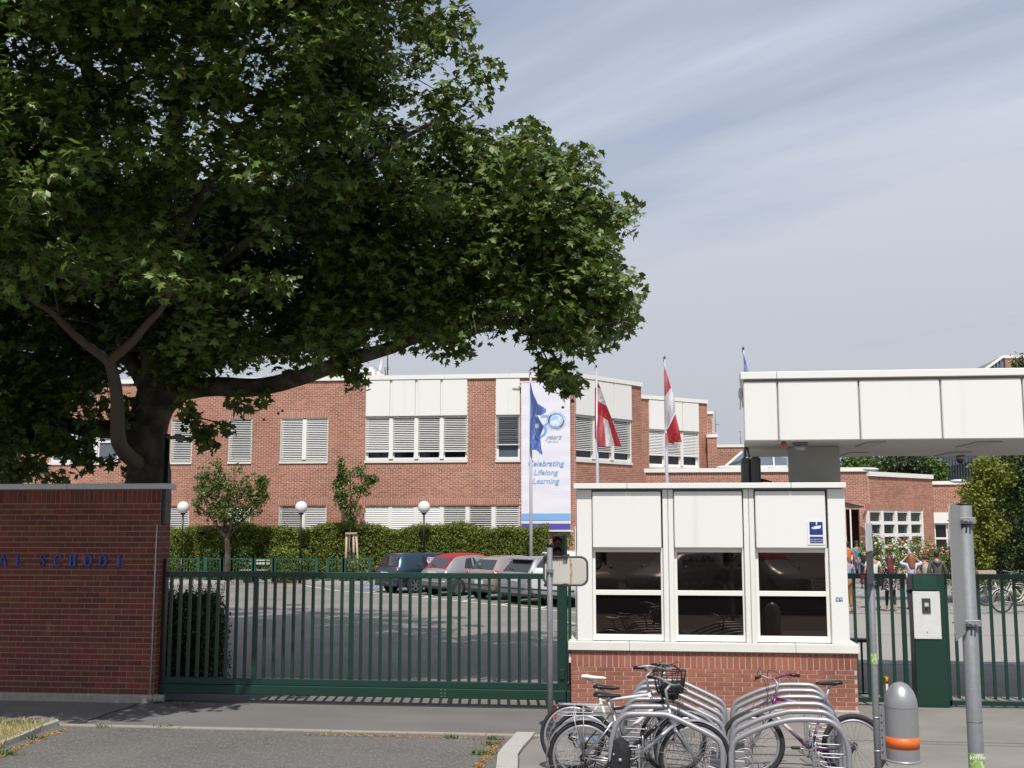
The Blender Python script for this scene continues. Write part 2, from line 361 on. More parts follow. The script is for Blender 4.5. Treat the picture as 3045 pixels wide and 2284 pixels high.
# ================= GROUND =================
GY = 16.2
def sheet(name, poly, z, m, kind='structure'):
    b = MB(); b.add([(x, y, z) for x, y in poly], [tuple(range(len(poly)))]); o = b.build(name, m); o['kind'] = kind; return o
m_earth = mat('earth', (.13, .115, .085), .95, var=.25, vs=2)
m_apron = mat('smooth_asphalt', (.150, .142, .135), .85, var=.28, vs=1.6, stretch=(.45, 1, 1), detail=9, bump=.25, bs=150)
m_park = mat('car_park_asphalt', (.185, .172, .158), .85, var=.18, vs=.5, detail=9, bump=.2, bs=80, macro=.12, ms=.25)
m_pave = mat('pavement_asphalt', (.210, .196, .178), .88, var=.18, vs=1.4, detail=9, bump=.25, bs=140, macro=.14, ms=.8)
def asphalt(name, base, chip, scale, thr, vs=.7):
    m = bpy.data.materials.new(name); m.use_nodes = True; t = m.node_tree; b = t.nodes['Principled BSDF']; L = t.links.new
    g = N(t, 'ShaderNodeNewGeometry'); v = N(t, 'ShaderNodeTexVoronoi'); v.inputs['Scale'].default_value = scale; L(g.outputs['Position'], v.inputs[0])
    r = N(t, 'ShaderNodeMapRange'); r.inputs[1].default_value = thr; r.inputs[2].default_value = thr+.08; r.inputs[3].default_value = 0; r.inputs[4].default_value = 1
    sp = N(t, 'ShaderNodeSeparateColor'); L(v.outputs['Color'], sp.inputs[0]); L(sp.outputs[0], r.inputs[0])
    n = N(t, 'ShaderNodeTexNoise'); n.inputs['Scale'].default_value = vs; n.inputs['Detail'].default_value = 8; L(g.outputs['Position'], n.inputs[0])
    a = N(t, 'ShaderNodeMixRGB'); a.inputs[1].default_value = (*[c*.7 for c in base], 1); a.inputs[2].default_value = (*[c*1.3 for c in base], 1); L(n.outputs[0], a.inputs[0])
    c = N(t, 'ShaderNodeMixRGB'); c.inputs[2].default_value = (*chip, 1); L(a.outputs[0], c.inputs[1]); L(r.outputs[0], c.inputs[0]); L(c.outputs[0], b.inputs['Base Color'])
    b.inputs['Roughness'].default_value = .9; bp = N(t, 'ShaderNodeBump'); bp.inputs['Strength'].default_value = .6; bp.inputs['Distance'].default_value = .008
    L(v.outputs['Distance'], bp.inputs['Height']); L(bp.outputs[0], b.inputs['Normal']); return m
m_road = asphalt('coarse_asphalt', (.118, .110, .103), (.20, .19, .178), 60, .80)
sheet('ground', [(-900, -900), (900, -900), (900, 1500), (-900, 1500)], -.02, m_earth)
sheet('road', [(-60, -60), (60, -60), (60, 14.2), (-60, 14.2)], 0, m_road)
sheet('driveway_apron', [(-7.4, 14.28), (.6, 14.28), (.6, 16.9), (-7.4, 16.9)], .004, m_apron)
sheet('pavement_left', [(-40, 14.28), (-7.4, 14.28), (-7.4, 16.9), (-40, 16.9)], .004, m_pave)
sheet('car_park', [(-60, 16.9), (60, 16.9), (60, 80), (-60, 80)], .004, m_park)
# right pavement, its edge curving down along the kerb
kr = [(-1.62, 14.28)]+[(gnd(u, v).x, gnd(u, v).y) for u, v in ((1520, 2205), (1497, 2228), (1480, 2250), (1476, 2290))]+[(-1.52, 11.0), (-1.5, 4)]
inner = [(x+.25, y) for x, y in kr]
sheet('pavement', [(.6, 16.9), (.6, 14.3)]+[(-1.2, 14.3)]+[(x, y) for x, y in inner[1:]]+[(40, 4), (40, 16.9)], .02, m_pave)
m_kerb = mat('granite_kerb', (.40, .385, .35), .85, var=.12, vs=9, bump=.3, bs=90)
def kerb(name, path, wdt, z1=.06, n=1):
    """kerbstones laid along the path, each its own stone"""
    root = empty(name, (path[0][0], path[0][1], 0)); root['kind'] = 'structure'
    for i in range(len(path)-1):
        a = Vector((*path[i], 0)); c = Vector((*path[i+1], 0)); d = c-a; k = max(1, round(d.length/1.0)); 
        for q in range(k):
            p = a+d*(q/k); r = a+d*((q+1)/k); t = d.normalized(); nn = Vector((t.y, -t.x, 0)); e = t*.006
            b = MB(); b.prism([p+e, p+nn*wdt+e, r+nn*wdt-e, r-e], (0, 0, z1)); b.build('kerbstone', m_kerb, root, True)
    return root
krr = [(x, y) for x, y in inner][::-1]
kerb('kerb', [(x-.34, y) for x, y in krr], .27, .045) if 0 else None
rk = empty('kerb', (kr[1][0], kr[1][1], 0)); rk['kind'] = 'structure'
for i in range(len(kr)-1):
    a = Vector((*kr[i], 0)); c = Vector((*kr[i+1], 0)); a2 = Vector((*inner[i], 0)); c2 = Vector((*inner[i+1], 0)); g = (c-a).normalized()*.005
    b = MB(); b.prism([a+g, a2+g-Vector((.02, 0, 0)), c2-g-Vector((.02, 0, 0)), c-g], (0, 0, .04)); b.build('kerbstone', m_kerb, rk, True, True)
sk = empty('edging_strip', (-5, 14.2, 0)); sk['kind'] = 'structure'
m_strip = mat('edging_stone', (.33, .295, .24), .9, var=.2, vs=8, bump=.3, bs=80)
x = -12.0
while x < -1.2:
    b = MB(); b.box(x+.004, x+.996, 14.19, 14.285, -.01, .014+random.uniform(-.002, .002)); b.build('edging_stone', m_strip, sk, True); x += 1.0
# left verge: dry grass patch behind a curving kerb
lk = [(gnd(u, v).x, gnd(u, v).y) for u, v in ((175, 2160), (120, 2178), (60, 2205), (0, 2228), (-80, 2262), (-170, 2300))]
root = empty('verge_kerb', (*lk[2], 0)); root['kind'] = 'structure'
for i in range(len(lk)-1):
    a = Vector((*lk[i], 0)); c = Vector((*lk[i+1], 0)); nn = Vector((-.12, .17, 0)).normalized()*.17; g = (c-a).normalized()*.004
    b = MB(); b.prism([a+g, c-g, c-g+nn, a+g+nn], (0, 0, .07)); b.build('kerbstone', m_kerb, root, True, True)
m_dry = mat('dry_soil', (.25, .18, .09), .95, var=.3, vs=9)
vp = [(x-.10, y+.16) for x, y in lk]
sheet('verge', [(vp[0][0], 14.18)]+vp+[(-30, vp[-1][1]), (-30, 14.18)], .03, m_dry)
# cracks and joints in the apron / pavement (tar-filled)
m_tar = mat('tar_joint', (.055, .05, .045), .8, var=.3, vs=20)
def ribbon(name, pts, w, z, m, kind='structure'):
    b = MB(); P = [Vector((*p, z)) for p in pts]; rings = []
    for i, p in enumerate(P):
        d = (P[min(i+1, len(P)-1)]-P[max(i-1, 0)]).normalized(); n_ = Vector((-d.y, d.x, 0)); rings.append([p+n_*w/2, p-n_*w/2])
    b.loft(rings, False); o = b.build(name, m); o['kind'] = kind; return o
def jit(a, c, n=10, j=.02):
    return [(a[0]+(c[0]-a[0])*i/n+random.uniform(-j, j), a[1]+(c[1]-a[1])*i/n+random.uniform(-j, j)) for i in range(n+1)]
G2 = lambda u, v: tuple(gnd(u, v)[:2])
ribbon('pavement_joint', jit(G2(228, 2156), G2(415, 2093)), .03, .012, m_tar)
ribbon('pavement_joint', jit(G2(1650, 2190), (6.5, 14.35), 20, .008), .014, .026, m_tar)
for (a, c) in (((2738, 2218), (3045, 2226)), ((2640, 2284), (2600, 2200)), ((1660, 2190), (2000, 2200))):
    ribbon('pavement_joint', jit(G2(*a), G2(*c), 10, .006), .012, .027, m_tar)
# car park: lines, kerb, planting bed, cobble band
m_line = mat('road_marking_white', (.62, .61, .58), .8, var=.15, vs=6)
m_blue = mat('road_marking_blue', (.14, .28, .50), .8, var=.2, vs=6)
def pline(a, c, w=.12): return ribbon('parking_line', [G2(*a), G2(*c)], w, .011, m_line)
pline((1000, 1757), (1200, 1772)); pline((1200, 1772), (1748, 1826))
pline((640, 1747), (900, 1741)); pline((900, 1741), (1003, 1757))
pline((1095, 1763), (1180, 1748)); pline((1262, 1776), (1335, 1762)); pline((1375, 1789), (1440, 1777)); pline((1490, 1800), (1555, 1786)); pline((1600, 1811), (1660, 1796)); pline((1700, 1858), (1790, 1862))
pline((1655, 1847), (1790, 1868))
ribbon('parking_line', [G2(1072, 1746), G2(1128, 1748)], 1.1, .010, m_blue)
kk = [G2(u, v) for u, v in ((200, 1745), (500, 1739), (640, 1736), (760, 1732), (850, 1732), (930, 1738), (1000, 1741), (1090, 1738), (1200, 1734), (1700, 1731))]
rk = empty('car_park_kerb', (*kk[3], 0)); rk['kind'] = 'structure'
for i in range(len(kk)-1):
    a = Vector((*kk[i], 0)); c = Vector((*kk[i+1], 0)); k = max(1, int((c-a).length/1.5))
    for q in range(k):
        p = a+(c-a)*(q/k); r = a+(c-a)*((q+1)/k); g = (c-a).normalized()*.01; b = MB(); b.prism([p+g, r-g, r-g+Vector((0, .25, 0)), p+g+Vector((0, .25, 0))], (0, 0, .13)); b.build('kerbstone', m_kerb, rk, True, True)
sheet('footway', [(x, y+.25) for x, y in kk]+[(kk[-1][0], 48.9), (kk[0][0], 48.9)], .12, mat('footway_concrete', (.30, .285, .26), .9, var=.08, vs=1, bump=.2, bs=40))
# right side forecourt: pale slabs, cobble band, joints
m_slab = mat('forecourt_slab', (.27, .255, .235), .88, var=.06, vs=.8, detail=8)
sheet('forecourt', [G2(2300, 1962), G2(3400, 1968), G2(3300, 1828), G2(2420, 1826)], .009, m_slab)
m_cob = asphalt('granite_setts', (.20, .19, .18), (.32, .31, .29), 9, .6, 1.0)
sheet('sett_paving', [G2(2420, 1825), G2(3300, 1827), G2(3250, 1738), G2(2440, 1736)], .0095, m_cob)
sheet('gutter_setts', [G2(2300, 1975), G2(3400, 1980), G2(3400, 1966), G2(2300, 1961)], .0095, m_cob)
ribbon('slab_joint', [G2(2400, 1888), G2(3300, 1892)], .03, .013, m_tar)
# dry grass on the verge
def blades(name, pts, h, m, spread=.4, w=.006):
    K = len(pts); P = np.array(pts); a = rng.uniform(0, 2*math.pi, K); H = h*rng.uniform(.4, 1.2, K); lean = rng.normal(0, spread, (K, 2))*H[:, None]
    V = np.zeros((K, 3, 3)); dx_ = np.cos(a)*w; dy_ = np.sin(a)*w
    V[:, 0] = P+np.stack([dx_, dy_, 0*dx_], 1); V[:, 1] = P-np.stack([dx_, dy_, 0*dx_], 1); V[:, 2] = P+np.concatenate([lean, H[:, None]], 1)
    return npmesh(name, V.reshape(-1, 3), 3, [(0, 1, 2)], m)
pts = []
while len(pts) < 9000:
    u = random.uniform(-120, 190); v = random.uniform(2145, 2290); p = gnd(u, v, .03); vv = 2235-(u-0)*.42
    if v < vv-14 and p.y < 14.17: pts.append(tuple(p))
m_straw = mat('dry_grass', (.42, .36, .17), .8, var=.2, vs=5, rnd=.35, island=True)
m_grass = mat('green_grass', (.10, .15, .03), .7, var=.2, vs=5, rnd=.35, island=True)
g1 = [p for p in pts if random.random() < (.35 if p[1] > 13.8 else .9)]; g2 = [p for p in pts if random.random() < (.75 if p[1] > 13.75 else .12)]
tag(blades('dry_grass', g1, .09, m_straw), 'bleached dry grass on the verge at the left', 'grass', kind='stuff')
tag(blades('green_grass', g2, .07, m_grass), 'green grass tufts mixed into the dry verge', 'grass', kind='stuff')
# weeds in the cracks along kerbs
wp = []
for (u, v, n_, r) in ((1462, 2212, 40, .04), (1432, 2240, 60, .05), (1470, 2196, 25, .03), (1340, 2192, 30, .04), (485, 2160, 20, .05), (535, 2096, 40, .07), (300, 2160, 16, .04), (110, 2195, 40, .04), (10, 2240, 120, .06)):
    c = gnd(u, v, .015)
    for _ in range(n_): wp.append((c.x+random.gauss(0, r*1.6), c.y+random.gauss(0, r*.6), .012))
tag(blades('weed_tuft', wp, .055, m_grass, .9, .012), 'small green weeds growing in the kerb joints', 'weeds', kind='stuff')
lit = []
for (a, c, n_) in (((1480, 2205), (1415, 2290), 500), ((900, 2184), (1540, 2198), 260), ((120, 2195), (0, 2250), 300), ((0, 2250), (-60, 2280), 60), ((190, 2170), (120, 2195), 120)):
    for _ in range(n_):
        f = random.random(); p = gnd(a[0]+(c[0]-a[0])*f, a[1]+(c[1]-a[1])*f, .006); lit.append((p.x+random.gauss(0, .035), p.y+random.gauss(0, .03), .006))
tag(blades('leaf_litter', lit, .012, mat('orange_litter', (.34, .19, .06), .9, var=.3, vs=20, rnd=.3, island=True), 1.6, .014), 'orange brown litter lying along the kerb edges', 'litter', kind='stuff')
# ================= LEFT BRICK WALL =================
YW = 16.1; wx1 = -7.22
wall = empty('brick_boundary_wall', (-10, YW+.15, 0), 0, 'dark red brick boundary wall with grey coping and blue letters on its left', 'wall')
fw = frame((-13.2, YW), (wx1, YW)); SL = wx1+13.2
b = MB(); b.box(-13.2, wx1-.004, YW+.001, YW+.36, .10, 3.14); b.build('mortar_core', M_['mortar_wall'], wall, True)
sold = [(0, SL, 2.93, 3.14)]
lay(bricks_for(0, SL, .12, 2.93, [], [], .236, .0826), fw, wall, M_['brick_shade'], 225, .006, key=lambda q: -q[0])
lay([q for q in bricks_for(0, SL, 2.93, 3.14, [], sold, .25, .0765) if q[2] > 2.9], fw, wall, M_['brick_shade'], 50, .006, key=lambda q: -q[0])
fe = frame((wx1, YW), (wx1, YW+.36))
lay([q for q in bricks_for(.0, .36, .12, 3.13, [], [], .236, .0826, .12)], fe, wall, M_['brick_shade'], 0, .006)
b = MB()
for i in range(4): b.bbox(-13.3+i*1.53, -13.3+(i+1)*1.53-.006+ (0.02 if i == 3 else 0), YW-.05, YW+.42, 3.145, 3.235, .008)
b.build('coping', M_['alu'], wall, True)
m_pl = mat('rough_plinth', (.34, .32, .29), .95, var=.35, vs=14, bump=.9, bs=40)
b = MB(); b.bbox(-13.25, wx1+.02, YW-.035, YW+.38, -.02, .115, .02); b.build('plinth', m_pl, wall, True)
b = MB(); 
for k, x0 in enumerate((-7.28, -7.20, -7.12)): b.tube([(x0, YW-.04, .075), (x0+.075, YW-.03, .075)], [.06, .052], 12)
b.build('drain_stub', m_pl, wall, True)
b = MB(); b.tube([(wx1-.045, YW-.022, .13), (wx1-.043, YW-.022, 2.3), (wx1-.04, YW-.02, 2.62)], .011, 6); b.build('conduit', mat('conduit_grey', (.45, .45, .44), .5), wall, True)
b = MB(); b.bbox(wx1+.002, wx1+.055, YW+.02, YW+.22, 2.62, 3.14, .006); b.build('cable_box', M_['black'], wall, True)
# letters (serif capitals, built from strokes)
m_let = mat('blue_letter', (.018, .09, .40), .35, var=.08, vs=10)
def glyph(ch, h):
    P = []; T = .17*h; t = .07*h; w = .62*h; sf = .055*h
    R4 = lambda x0, x1, z0, z1: P.append([(x0, z0), (x1, z0), (x1, z1), (x0, z1)])
    def arc(cx, cz, rx, rz, a0, a1, k=14):
        pr = None
        for i in range(k+1):
            a = rad(a0+(a1-a0)*i/k); th = t+(T-t)*abs(math.cos(a)); o = (cx+rx*math.cos(a), cz+rz*math.sin(a)); q = (cx+(rx-th)*math.cos(a), cz+(rz-t*1.2)*math.sin(a))
            if pr: P.append([pr[0], o, q, pr[1]])
            pr = (o, q)
    if ch == 'L':
        R4(.08*h, .08*h+T, sf, h-sf); R4(0, .36*h, h-sf, h); R4(0, w, 0, sf); R4(w-t, w, sf, .26*h)
    if ch == 'H':
        R4(.07*h, .07*h+T, sf, h-sf); R4(w-.07*h-T+.1*h, w-.07*h+.1*h, sf, h-sf); R4(.07*h+T, w+.03*h-T, .47*h, .54*h)
        for x0 in (0, w-.07*h-T+.03*h): R4(x0, x0+T+.14*h, 0, sf); R4(x0, x0+T+.14*h, h-sf, h)
    if ch == 'A':
        P.append([(.06*h, sf), (.06*h+t, sf), (.40*h, h), (.34*h, h)]); P.append([(.34*h, h), (.40*h, h), (.40*h+.34*h, sf), (.40*h+.34*h-T, sf)]); R4(.2*h, .55*h, .3*h, .36*h)
        R4(-.02*h, .2*h, 0, sf); R4(.5*h, .80*h, 0, sf)
    if ch == 'O': arc(.38*h, .5*h, .38*h, .51*h, 0, 360, 26)
    if ch == 'C': arc(.38*h, .5*h, .38*h, .51*h, 48, 312, 22); R4(.62*h, .68*h, .66*h, .98*h); R4(.62*h, .68*h, .04*h, .2*h)
    if ch == 'S':
        pts = [(.50, .80), (.40, .93), (.27, .96), (.14, .88), (.12, .74), (.22, .60), (.38, .47), (.47, .34), (.46, .18), (.34, .06), (.2, .05), (.08, .18)]
        for i in range(len(pts)-1):
            a, c = pts[i], pts[i+1]; th = .6*(T if 3 < i < 8 else t*1.3); dx_, dz_ = c[0]-a[0], c[1]-a[1]; l = math.hypot(dx_, dz_); nx, nz = -dz_/l*th/2/h, dx_/l*th/2/h; e = .12
            P.append([((a[0]-dx_*e-nx)*h, (a[1]-dz_*e-nz)*h), ((c[0]+dx_*e-nx)*h, (c[1]+dz_*e-nz)*h), ((c[0]+dx_*e+nx)*h, (c[1]+dz_*e+nz)*h), ((a[0]-dx_*e+nx)*h, (a[1]-dz_*e+nz)*h)])
        R4(.48*h, .53*h, .72*h, .97*h); R4(.04*h, .09*h, .03*h, .28*h)
    return P
zl = Z(1684, YW-.05, 200); hl = .168
for ch, u in (('A', -6), ('L', 42), ('S', 114), ('C', 157), ('H', 201), ('O', 247), ('O', 291), ('L', 345)):
    x0 = at(u, 1684, YW-.05).x; b = MB()
    for i, q in enumerate(glyph(ch, hl)): e = i*.0004; b.prism([(x0+px, YW-.008, zl+pz) for px, pz in q], (0, -.028-e, 0))
    b.build('letter', m_let, wall, True, True)

# ================= SLIDING GATE =================
gt = empty('sliding_gate', (-4.2, 16.3, 0), 0, 'long dark green sliding gate of upright bars over a deep bottom beam', 'gate')
g = M_['green']; YG = 16.3; gx0 = -7.18; gx1 = -1.04
b = MB(); b.bbox(gx0, gx1, YG-.03, YG+.03, 1.83, 1.91, .006); b.build('top_rail', g, gt, True)
b = MB(); b.bbox(gx0, gx1, YG-.04, YG+.04, .265, .36, .005); b.build('beam', g, gt, True)
b = MB(); b.bbox(gx0-.02, gx1-.1, YG-.07, YG+.07, .125, .262, .008); b.bbox(gx1-.1, gx1, YG-.06, YG+.06, .05, .262, .008); b.build('track_beam', g, gt, True)
bm_ = None; k = 0; x = -5.77-.146*9
xs = []
for i in range(-9, 33):
    x = -5.77+.1467*i
    if x < gx0+.03 or x > gx1-.03: continue
    wide = (i % 10 == 0)
    w = .036 if wide else .021
    b = MB(); b.box(-w, w, -.02, .02, .361, 1.829)
    key = 'w' if wide else 'n'
    if key not in _unit: me = b.mesh('bar'); me.materials.append(g); _unit[key] = me
    o = bpy.data.objects.new('stile' if wide else 'bar', _unit[key]); link(o, gt, True); o.location = (x, YG, 0)
for ii in range(2):
    for j in range(3): b = MB(); b.cyl((-2.935+ii*.055, YG-.071, .155+j*.045), (-2.935+ii*.055, YG-.078, .155+j*.045), .009, 8); b.build('rivet', M_['steel'], gt, True)
b = MB(); b.bbox(-7.235, -7.165, YG-.05, YG+.06, .0, 2.1, .006); tag(b.build('gate_stop_post', M_['black']), 'black steel stop post between dark brick wall and sliding gate', 'post')
b = MB(); b.box(-7.2, -.6, YG-.06, YG-.02, .005, .016); b.box(-7.2, -.6, YG+.02, YG+.05, .005, .014); o = tag(b.build('gate_track', mat('track_steel', (.045, .043, .04), .6, metal=.4, var=.3, vs=9)), 'steel floor rail under the sliding gate', 'rail')
# gate end post with signal
gp = empty('gate_post', (-.98, YG, 0), 0, 'square dark green gate post right of the sliding gate', 'post')
x0, x1 = at(1658, 1900, YG).x, at(1687, 1900, YG).x
b = MB(); b.bbox(x0, x1, YG-.06, YG+.08, 0, Z(1587, YG, 1670), .008); b.build('post', g, gp, True)
b = MB(); b.bbox(x0+.03, x1-.03, YG-.09, YG-.062, Z(2018, YG, 1670), Z(1988, YG, 1670), .006); b.build('latch', g, gp, True)
ts = empty('signal_light', (-1.12, YG-.1, 2.3), 0, 'black two lamp signal fixed to the green gate post', 'traffic light')
X0, X1 = at(1643, 1600, YG-.15).x, at(1676, 1600, YG-.15).x; z0, z1 = Z(1654, YG-.15, 1660), Z(1590, YG-.15, 1660)
b = MB(); b.bbox(X0, X1, YG-.2, YG-.065, z0, z1, .015); b.build('housing', M_['black'], ts, True)
for k, c in ((0, (.12, .008, .008)), (1, (.05, .006, .006))):
    zc = z1-(z1-z0)*(.28+.46*k); xc = (X0+X1)/2
    b = MB(); b.lathe([(.001, -.03), (.035, -.022), (.052, 0)], (xc, YG-.203, zc), 18, 'y'); b.build('lens', mat('red_lens%d' % k, c, .15, spec=.8), ts, True)
    b = MB(); b.loft([[(xc+.062*math.cos(a), YG-.20-d, zc+.062*math.sin(a)) for a in [rad(-20+i*22) for i in range(11)]] for d in (0, .10)], False); b.build('visor', M_['black'], ts, True)

# ================= MIRROR POLE =================
YP = 13.75; xp = at(1637, 2213, YP).x
mp_ = empty('mirror_pole', (xp, YP, 0), 0, 'grey steel pole carrying the rust streaked back of a wide mirror', 'mirror')
zt = Z(1626, YP, 1645); rp_ = .034
b = MB(); b.tube([(xp, YP, .0), (xp, YP, 1.2), (xp, YP, zt)], rp_, 18); b.build('pole', M_['steel'], mp_, True)
b = MB(); b.cyl((xp, YP, zt), (xp, YP, zt+.045), rp_+.006, 18); b.build('cap', M_['black'], mp_, True)
xm0, xm1 = at(1619, 1695, YP+.1).x, at(1747, 1695, YP+.1).x; zm0, zm1 = Z(1739, YP+.1, 1680), Z(1656, YP+.1, 1680)
def rr(x0, x1, z0, z1, r, n=6):
    P = []
    for cx, cz, a0 in ((x1-r, z1-r, 0), (x0+r, z1-r, 90), (x0+r, z0+r, 180), (x1-r, z0+r, 270)):
        for i in range(n+1): a = rad(a0+90*i/n); P.append((cx+r*math.cos(a), cz+r*math.sin(a)))
    return P
m_rust = mat('rust_streaked_plate', (.50, .48, .43), .55, var=.1, vs=2.3, col2=(.36, .19, .07), thr=(.60, .70), stretch=(3.2, 1, .12), detail=5)
q = rr(xm0, xm1, zm0, zm1, .085)
b = MB(); b.loft([[(x, YP+.05+d, z) for x, z in rr(xm0+i, xm1-i, zm0+i, zm1-i, .085)] for d, i in ((.02, .018), (-.012, .010), (-.014, .03))], True, True); b.build('back_plate', m_rust, mp_, True)
b = MB(); b.tube([(x, YP+.045, z) for x, z in q], .014, 8, False, True); b.build('rim', mat('grey_rubber_rim', (.06, .06, .062), .6, var=.2, vs=20), mp_, True)
for zz in (zm0+.0, zm1-.0):
    b = MB(); b.tube([(xm0+.02, YP+.02, zz), (xp+.2, YP+.02, zz)], .013, 8)
    for xx in (xm0+.03, xp+.19): b.bbox(xx-.03, xx+.03, YP-.01, YP+.05, zz-.02, zz+.02, .006)
    b.build('bracket', mat('rusty_black', (.035, .022, .02), .6, var=.5, vs=20), mp_, True)
for (xx, w_, za_, zb_) in ((.62, .030, .02, .985), (.645, .012, .3, .8), (.30, .05, .80, .985), (.36, .016, .60, .985), (.52, .02, .74, .985), (.22, .02, .86, .985)):
    X_ = xm0+(xm1-xm0)*xx; A_, C_ = zm0+(zm1-zm0)*za_, zm0+(zm1-zm0)*zb_; n_ = 9; P_ = [(X_+w_*(.35+.5*random.random())*(1 if xx > .6 else i/n_+.1)/2, YP+.0352, A_+(C_-A_)*i/n_) for i in range(n_+1)]+[(X_-w_*(.35+.5*random.random())*(1 if xx > .6 else i/n_+.1)/2, YP+.0352, A_+(C_-A_)*i/n_) for i in range(n_, -1, -1)]
    b = MB(); b.prism(P_, (0, -.0006, 0)); b.build('rust_stain', mat('rust_stain', (.33, .16, .05), .9, var=.5, vs=30, col2=(.45, .38, .28), thr=(.45, .6)), mp_, True)
b = MB(); zz = (zm0+zm1)/2
b.bbox(xp-.042, xp+.042, YP-.042, YP+.042, zz-.03, zz+.03, .006)
for s_ in (-1, 1): b.cyl((xp+s_*.02, YP-.07, zz-.008*s_), (xp+s_*.02, YP-.04, zz-.008*s_), .010, 8)
b.build('clamp', M_['steel'], mp_, True)

# ================= GATEHOUSE =================
YB = 16.0
gh = empty('gatehouse', (.9, 17.2, 0), 0, 'white panelled gatehouse booth with three dark windows on a brick base', 'gatehouse')
bx0, bx1 = at(1699, 2000, YB).x, at(2549, 2000, YB).x; DB = 18.6; zb1 = Z(1940, YB, 2100)
fb = frame((bx0, YB), (bx1, YB)); LB = bx1-bx0
b = MB(); b.box(bx0+.004, bx1-.004, YB+.001, DB, .1, zb1); b.build('mortar_core', M_['mortar'], gh, True)
zs = zb1-.215
lay(bricks_for(0, LB, .10, zs, [], [], .252, (zs-.10)/9, .1), fb, gh, M_['brick'], 300, .005)
lay([q for q in bricks_for(0, LB, zs, zb1, [], [(0, LB, zs, zb1)]) if q[2] > zs-.01], fb, gh, M_['brick'], 300, .005)
fbr = frame((bx1, YB), (bx1, DB)); fbl = frame((bx0, DB), (bx0, YB))
for fr_ in (fbr, fbl):
    lay(bricks_for(0, DB-YB, .10, zs, [], [], .252, (zs-.10)/9), fr_, gh, M_['brick'], 0, .005); lay(bricks_for(0, DB-YB, zs, zb1, [], [(0, DB-YB, zs, zb1)]), fr_, gh, M_['brick'], 0, .005)
b = MB(); b.bbox(bx0-.02, bx1+.02, YB-.03, DB+.02, 0, .105, .02); b.build('plinth', m_pl, gh, True)
zsl = Z(1912, YB-.04, 2100)
for i, (a, c) in enumerate(((bx0-.04, at(1872, 1930, YB).x), (at(1872, 1930, YB).x+.004, at(2365, 1930, YB).x), (at(2365, 1930, YB).x+.004, bx1+.035))):
    b = MB(); b.bbox(a, c, YB-.05, YB+.1, zb1+.012, zsl, .006); b.build('sill', M_['whitedirty'], gh, True)
for (xa, xb) in ((bx0-.04, bx0+.1), (bx1-.1, bx1+.035)):
    b = MB(); b.bbox(xa, xb, YB+.1, DB+.04, zb1+.012, zsl, .006); b.build('sill', M_['whitedirty'], gh, True)
YF = 15.98                       # face of the columns
cx0, cx1 = at(1716, 1700, YF).x, at(2520, 1700, YF).x; ztop = Z(1455, YF, 2100)
w = M_['white']
b = MB(); b.box(cx0+.12, cx1-.12, YF+.30, DB-.1, zsl, ztop); b.build('inner_shell', M_['dark'], gh, True)
def col_(x0, x1, y0, y1, name='corner_column', z1=None): b = MB(); b.bbox(x0, x1, y0, y1, zsl+.004, z1 or ztop, .006); return b.build(name, w, gh, True)
xc = lambda u: at(u, 1700, YF).x
col_(cx0, xc(1761), YF, YF+.2); col_(xc(2468), cx1, YF, YF+.2)
for (ua, ub) in ((1973, 2005), (2215, 2247)):
    xa, xb = xc(ua), xc(ub); xm = (xa+xb)/2
    col_(xa, xm-.003, YF-.004, YF+.16, 'mullion'); col_(xm+.003, xb, YF-.004, YF+.16, 'mullion')
b = MB(); b.bbox(cx0, cx0+.1, YF+.2, DB-.05, zsl+.004, ztop, .006); b.build('side_panel', w, gh, True)
b = MB(); b.bbox(cx1-.1, cx1, YF+.2, DB-.05, zsl+.004, ztop, .006); b.build('side_panel', w, gh, True)
zpb = Z(1630, YF-.03, 2100); zpt = ztop-.03
for (ua, ub) in ((1762, 1969), (2006, 2212), (2249, 2461)):
    b = MB(); b.bbox(xc(ua)+.006, xc(ub)-.004, YF-.03, YF+.12, zpb, zpt, .012); b.build('fascia_panel', w, gh, True)
    xa, xb = xc(ua)+.018, xc(ub)+.004; fy = YF+.075
    fr_ = empty('window', ((xa+xb)/2, fy, zsl)); fr_.parent = gh; fr_.matrix_parent_inverse = base_mat(gh).inverted()
    zt_, zm_, zb_ = zpb-.002, Z(1764, fy, 2100), zsl+.01
    t_ = .022; wf = M_['white2']
    b = MB()
    b.bbox(xa-.02, xa+t_, fy, fy+.06, zb_, zt_, .004); b.bbox(xb-t_, xb+.03, fy, fy+.06, zb_, zt_, .004)
    b.bbox(xa+t_, xb-t_, fy, fy+.06, zb_, zb_+.085, .004); b.bbox(xa+t_, xb-t_, fy, fy+.06, zt_-.06, zt_, .004); b.bbox(xa+t_, xb-t_, fy, fy+.06, zm_-.035, zm_+.035, .004)
    b.build('frame', wf, fr_, True)
    for (za, zc_) in ((zb_+.07, zm_-.03), (zm_+.03, zt_-.05)):
        b = MB(); b.box(xa+t_-.004, xb-t_+.004, fy+.03, fy+.04, za, zc_); b.build('pane', M_['tint'], fr_, True)
for i in range(13):
    x = cx0+.22+i*.26
for i in range(14): b = MB(); b.cyl((cx0+.2+i*.255, YB-.01, zsl+.0), (cx0+.2+i*.255, YB-.01, zsl+.005), .008, 6); b.build('screw', M_['steel'], gh, True)
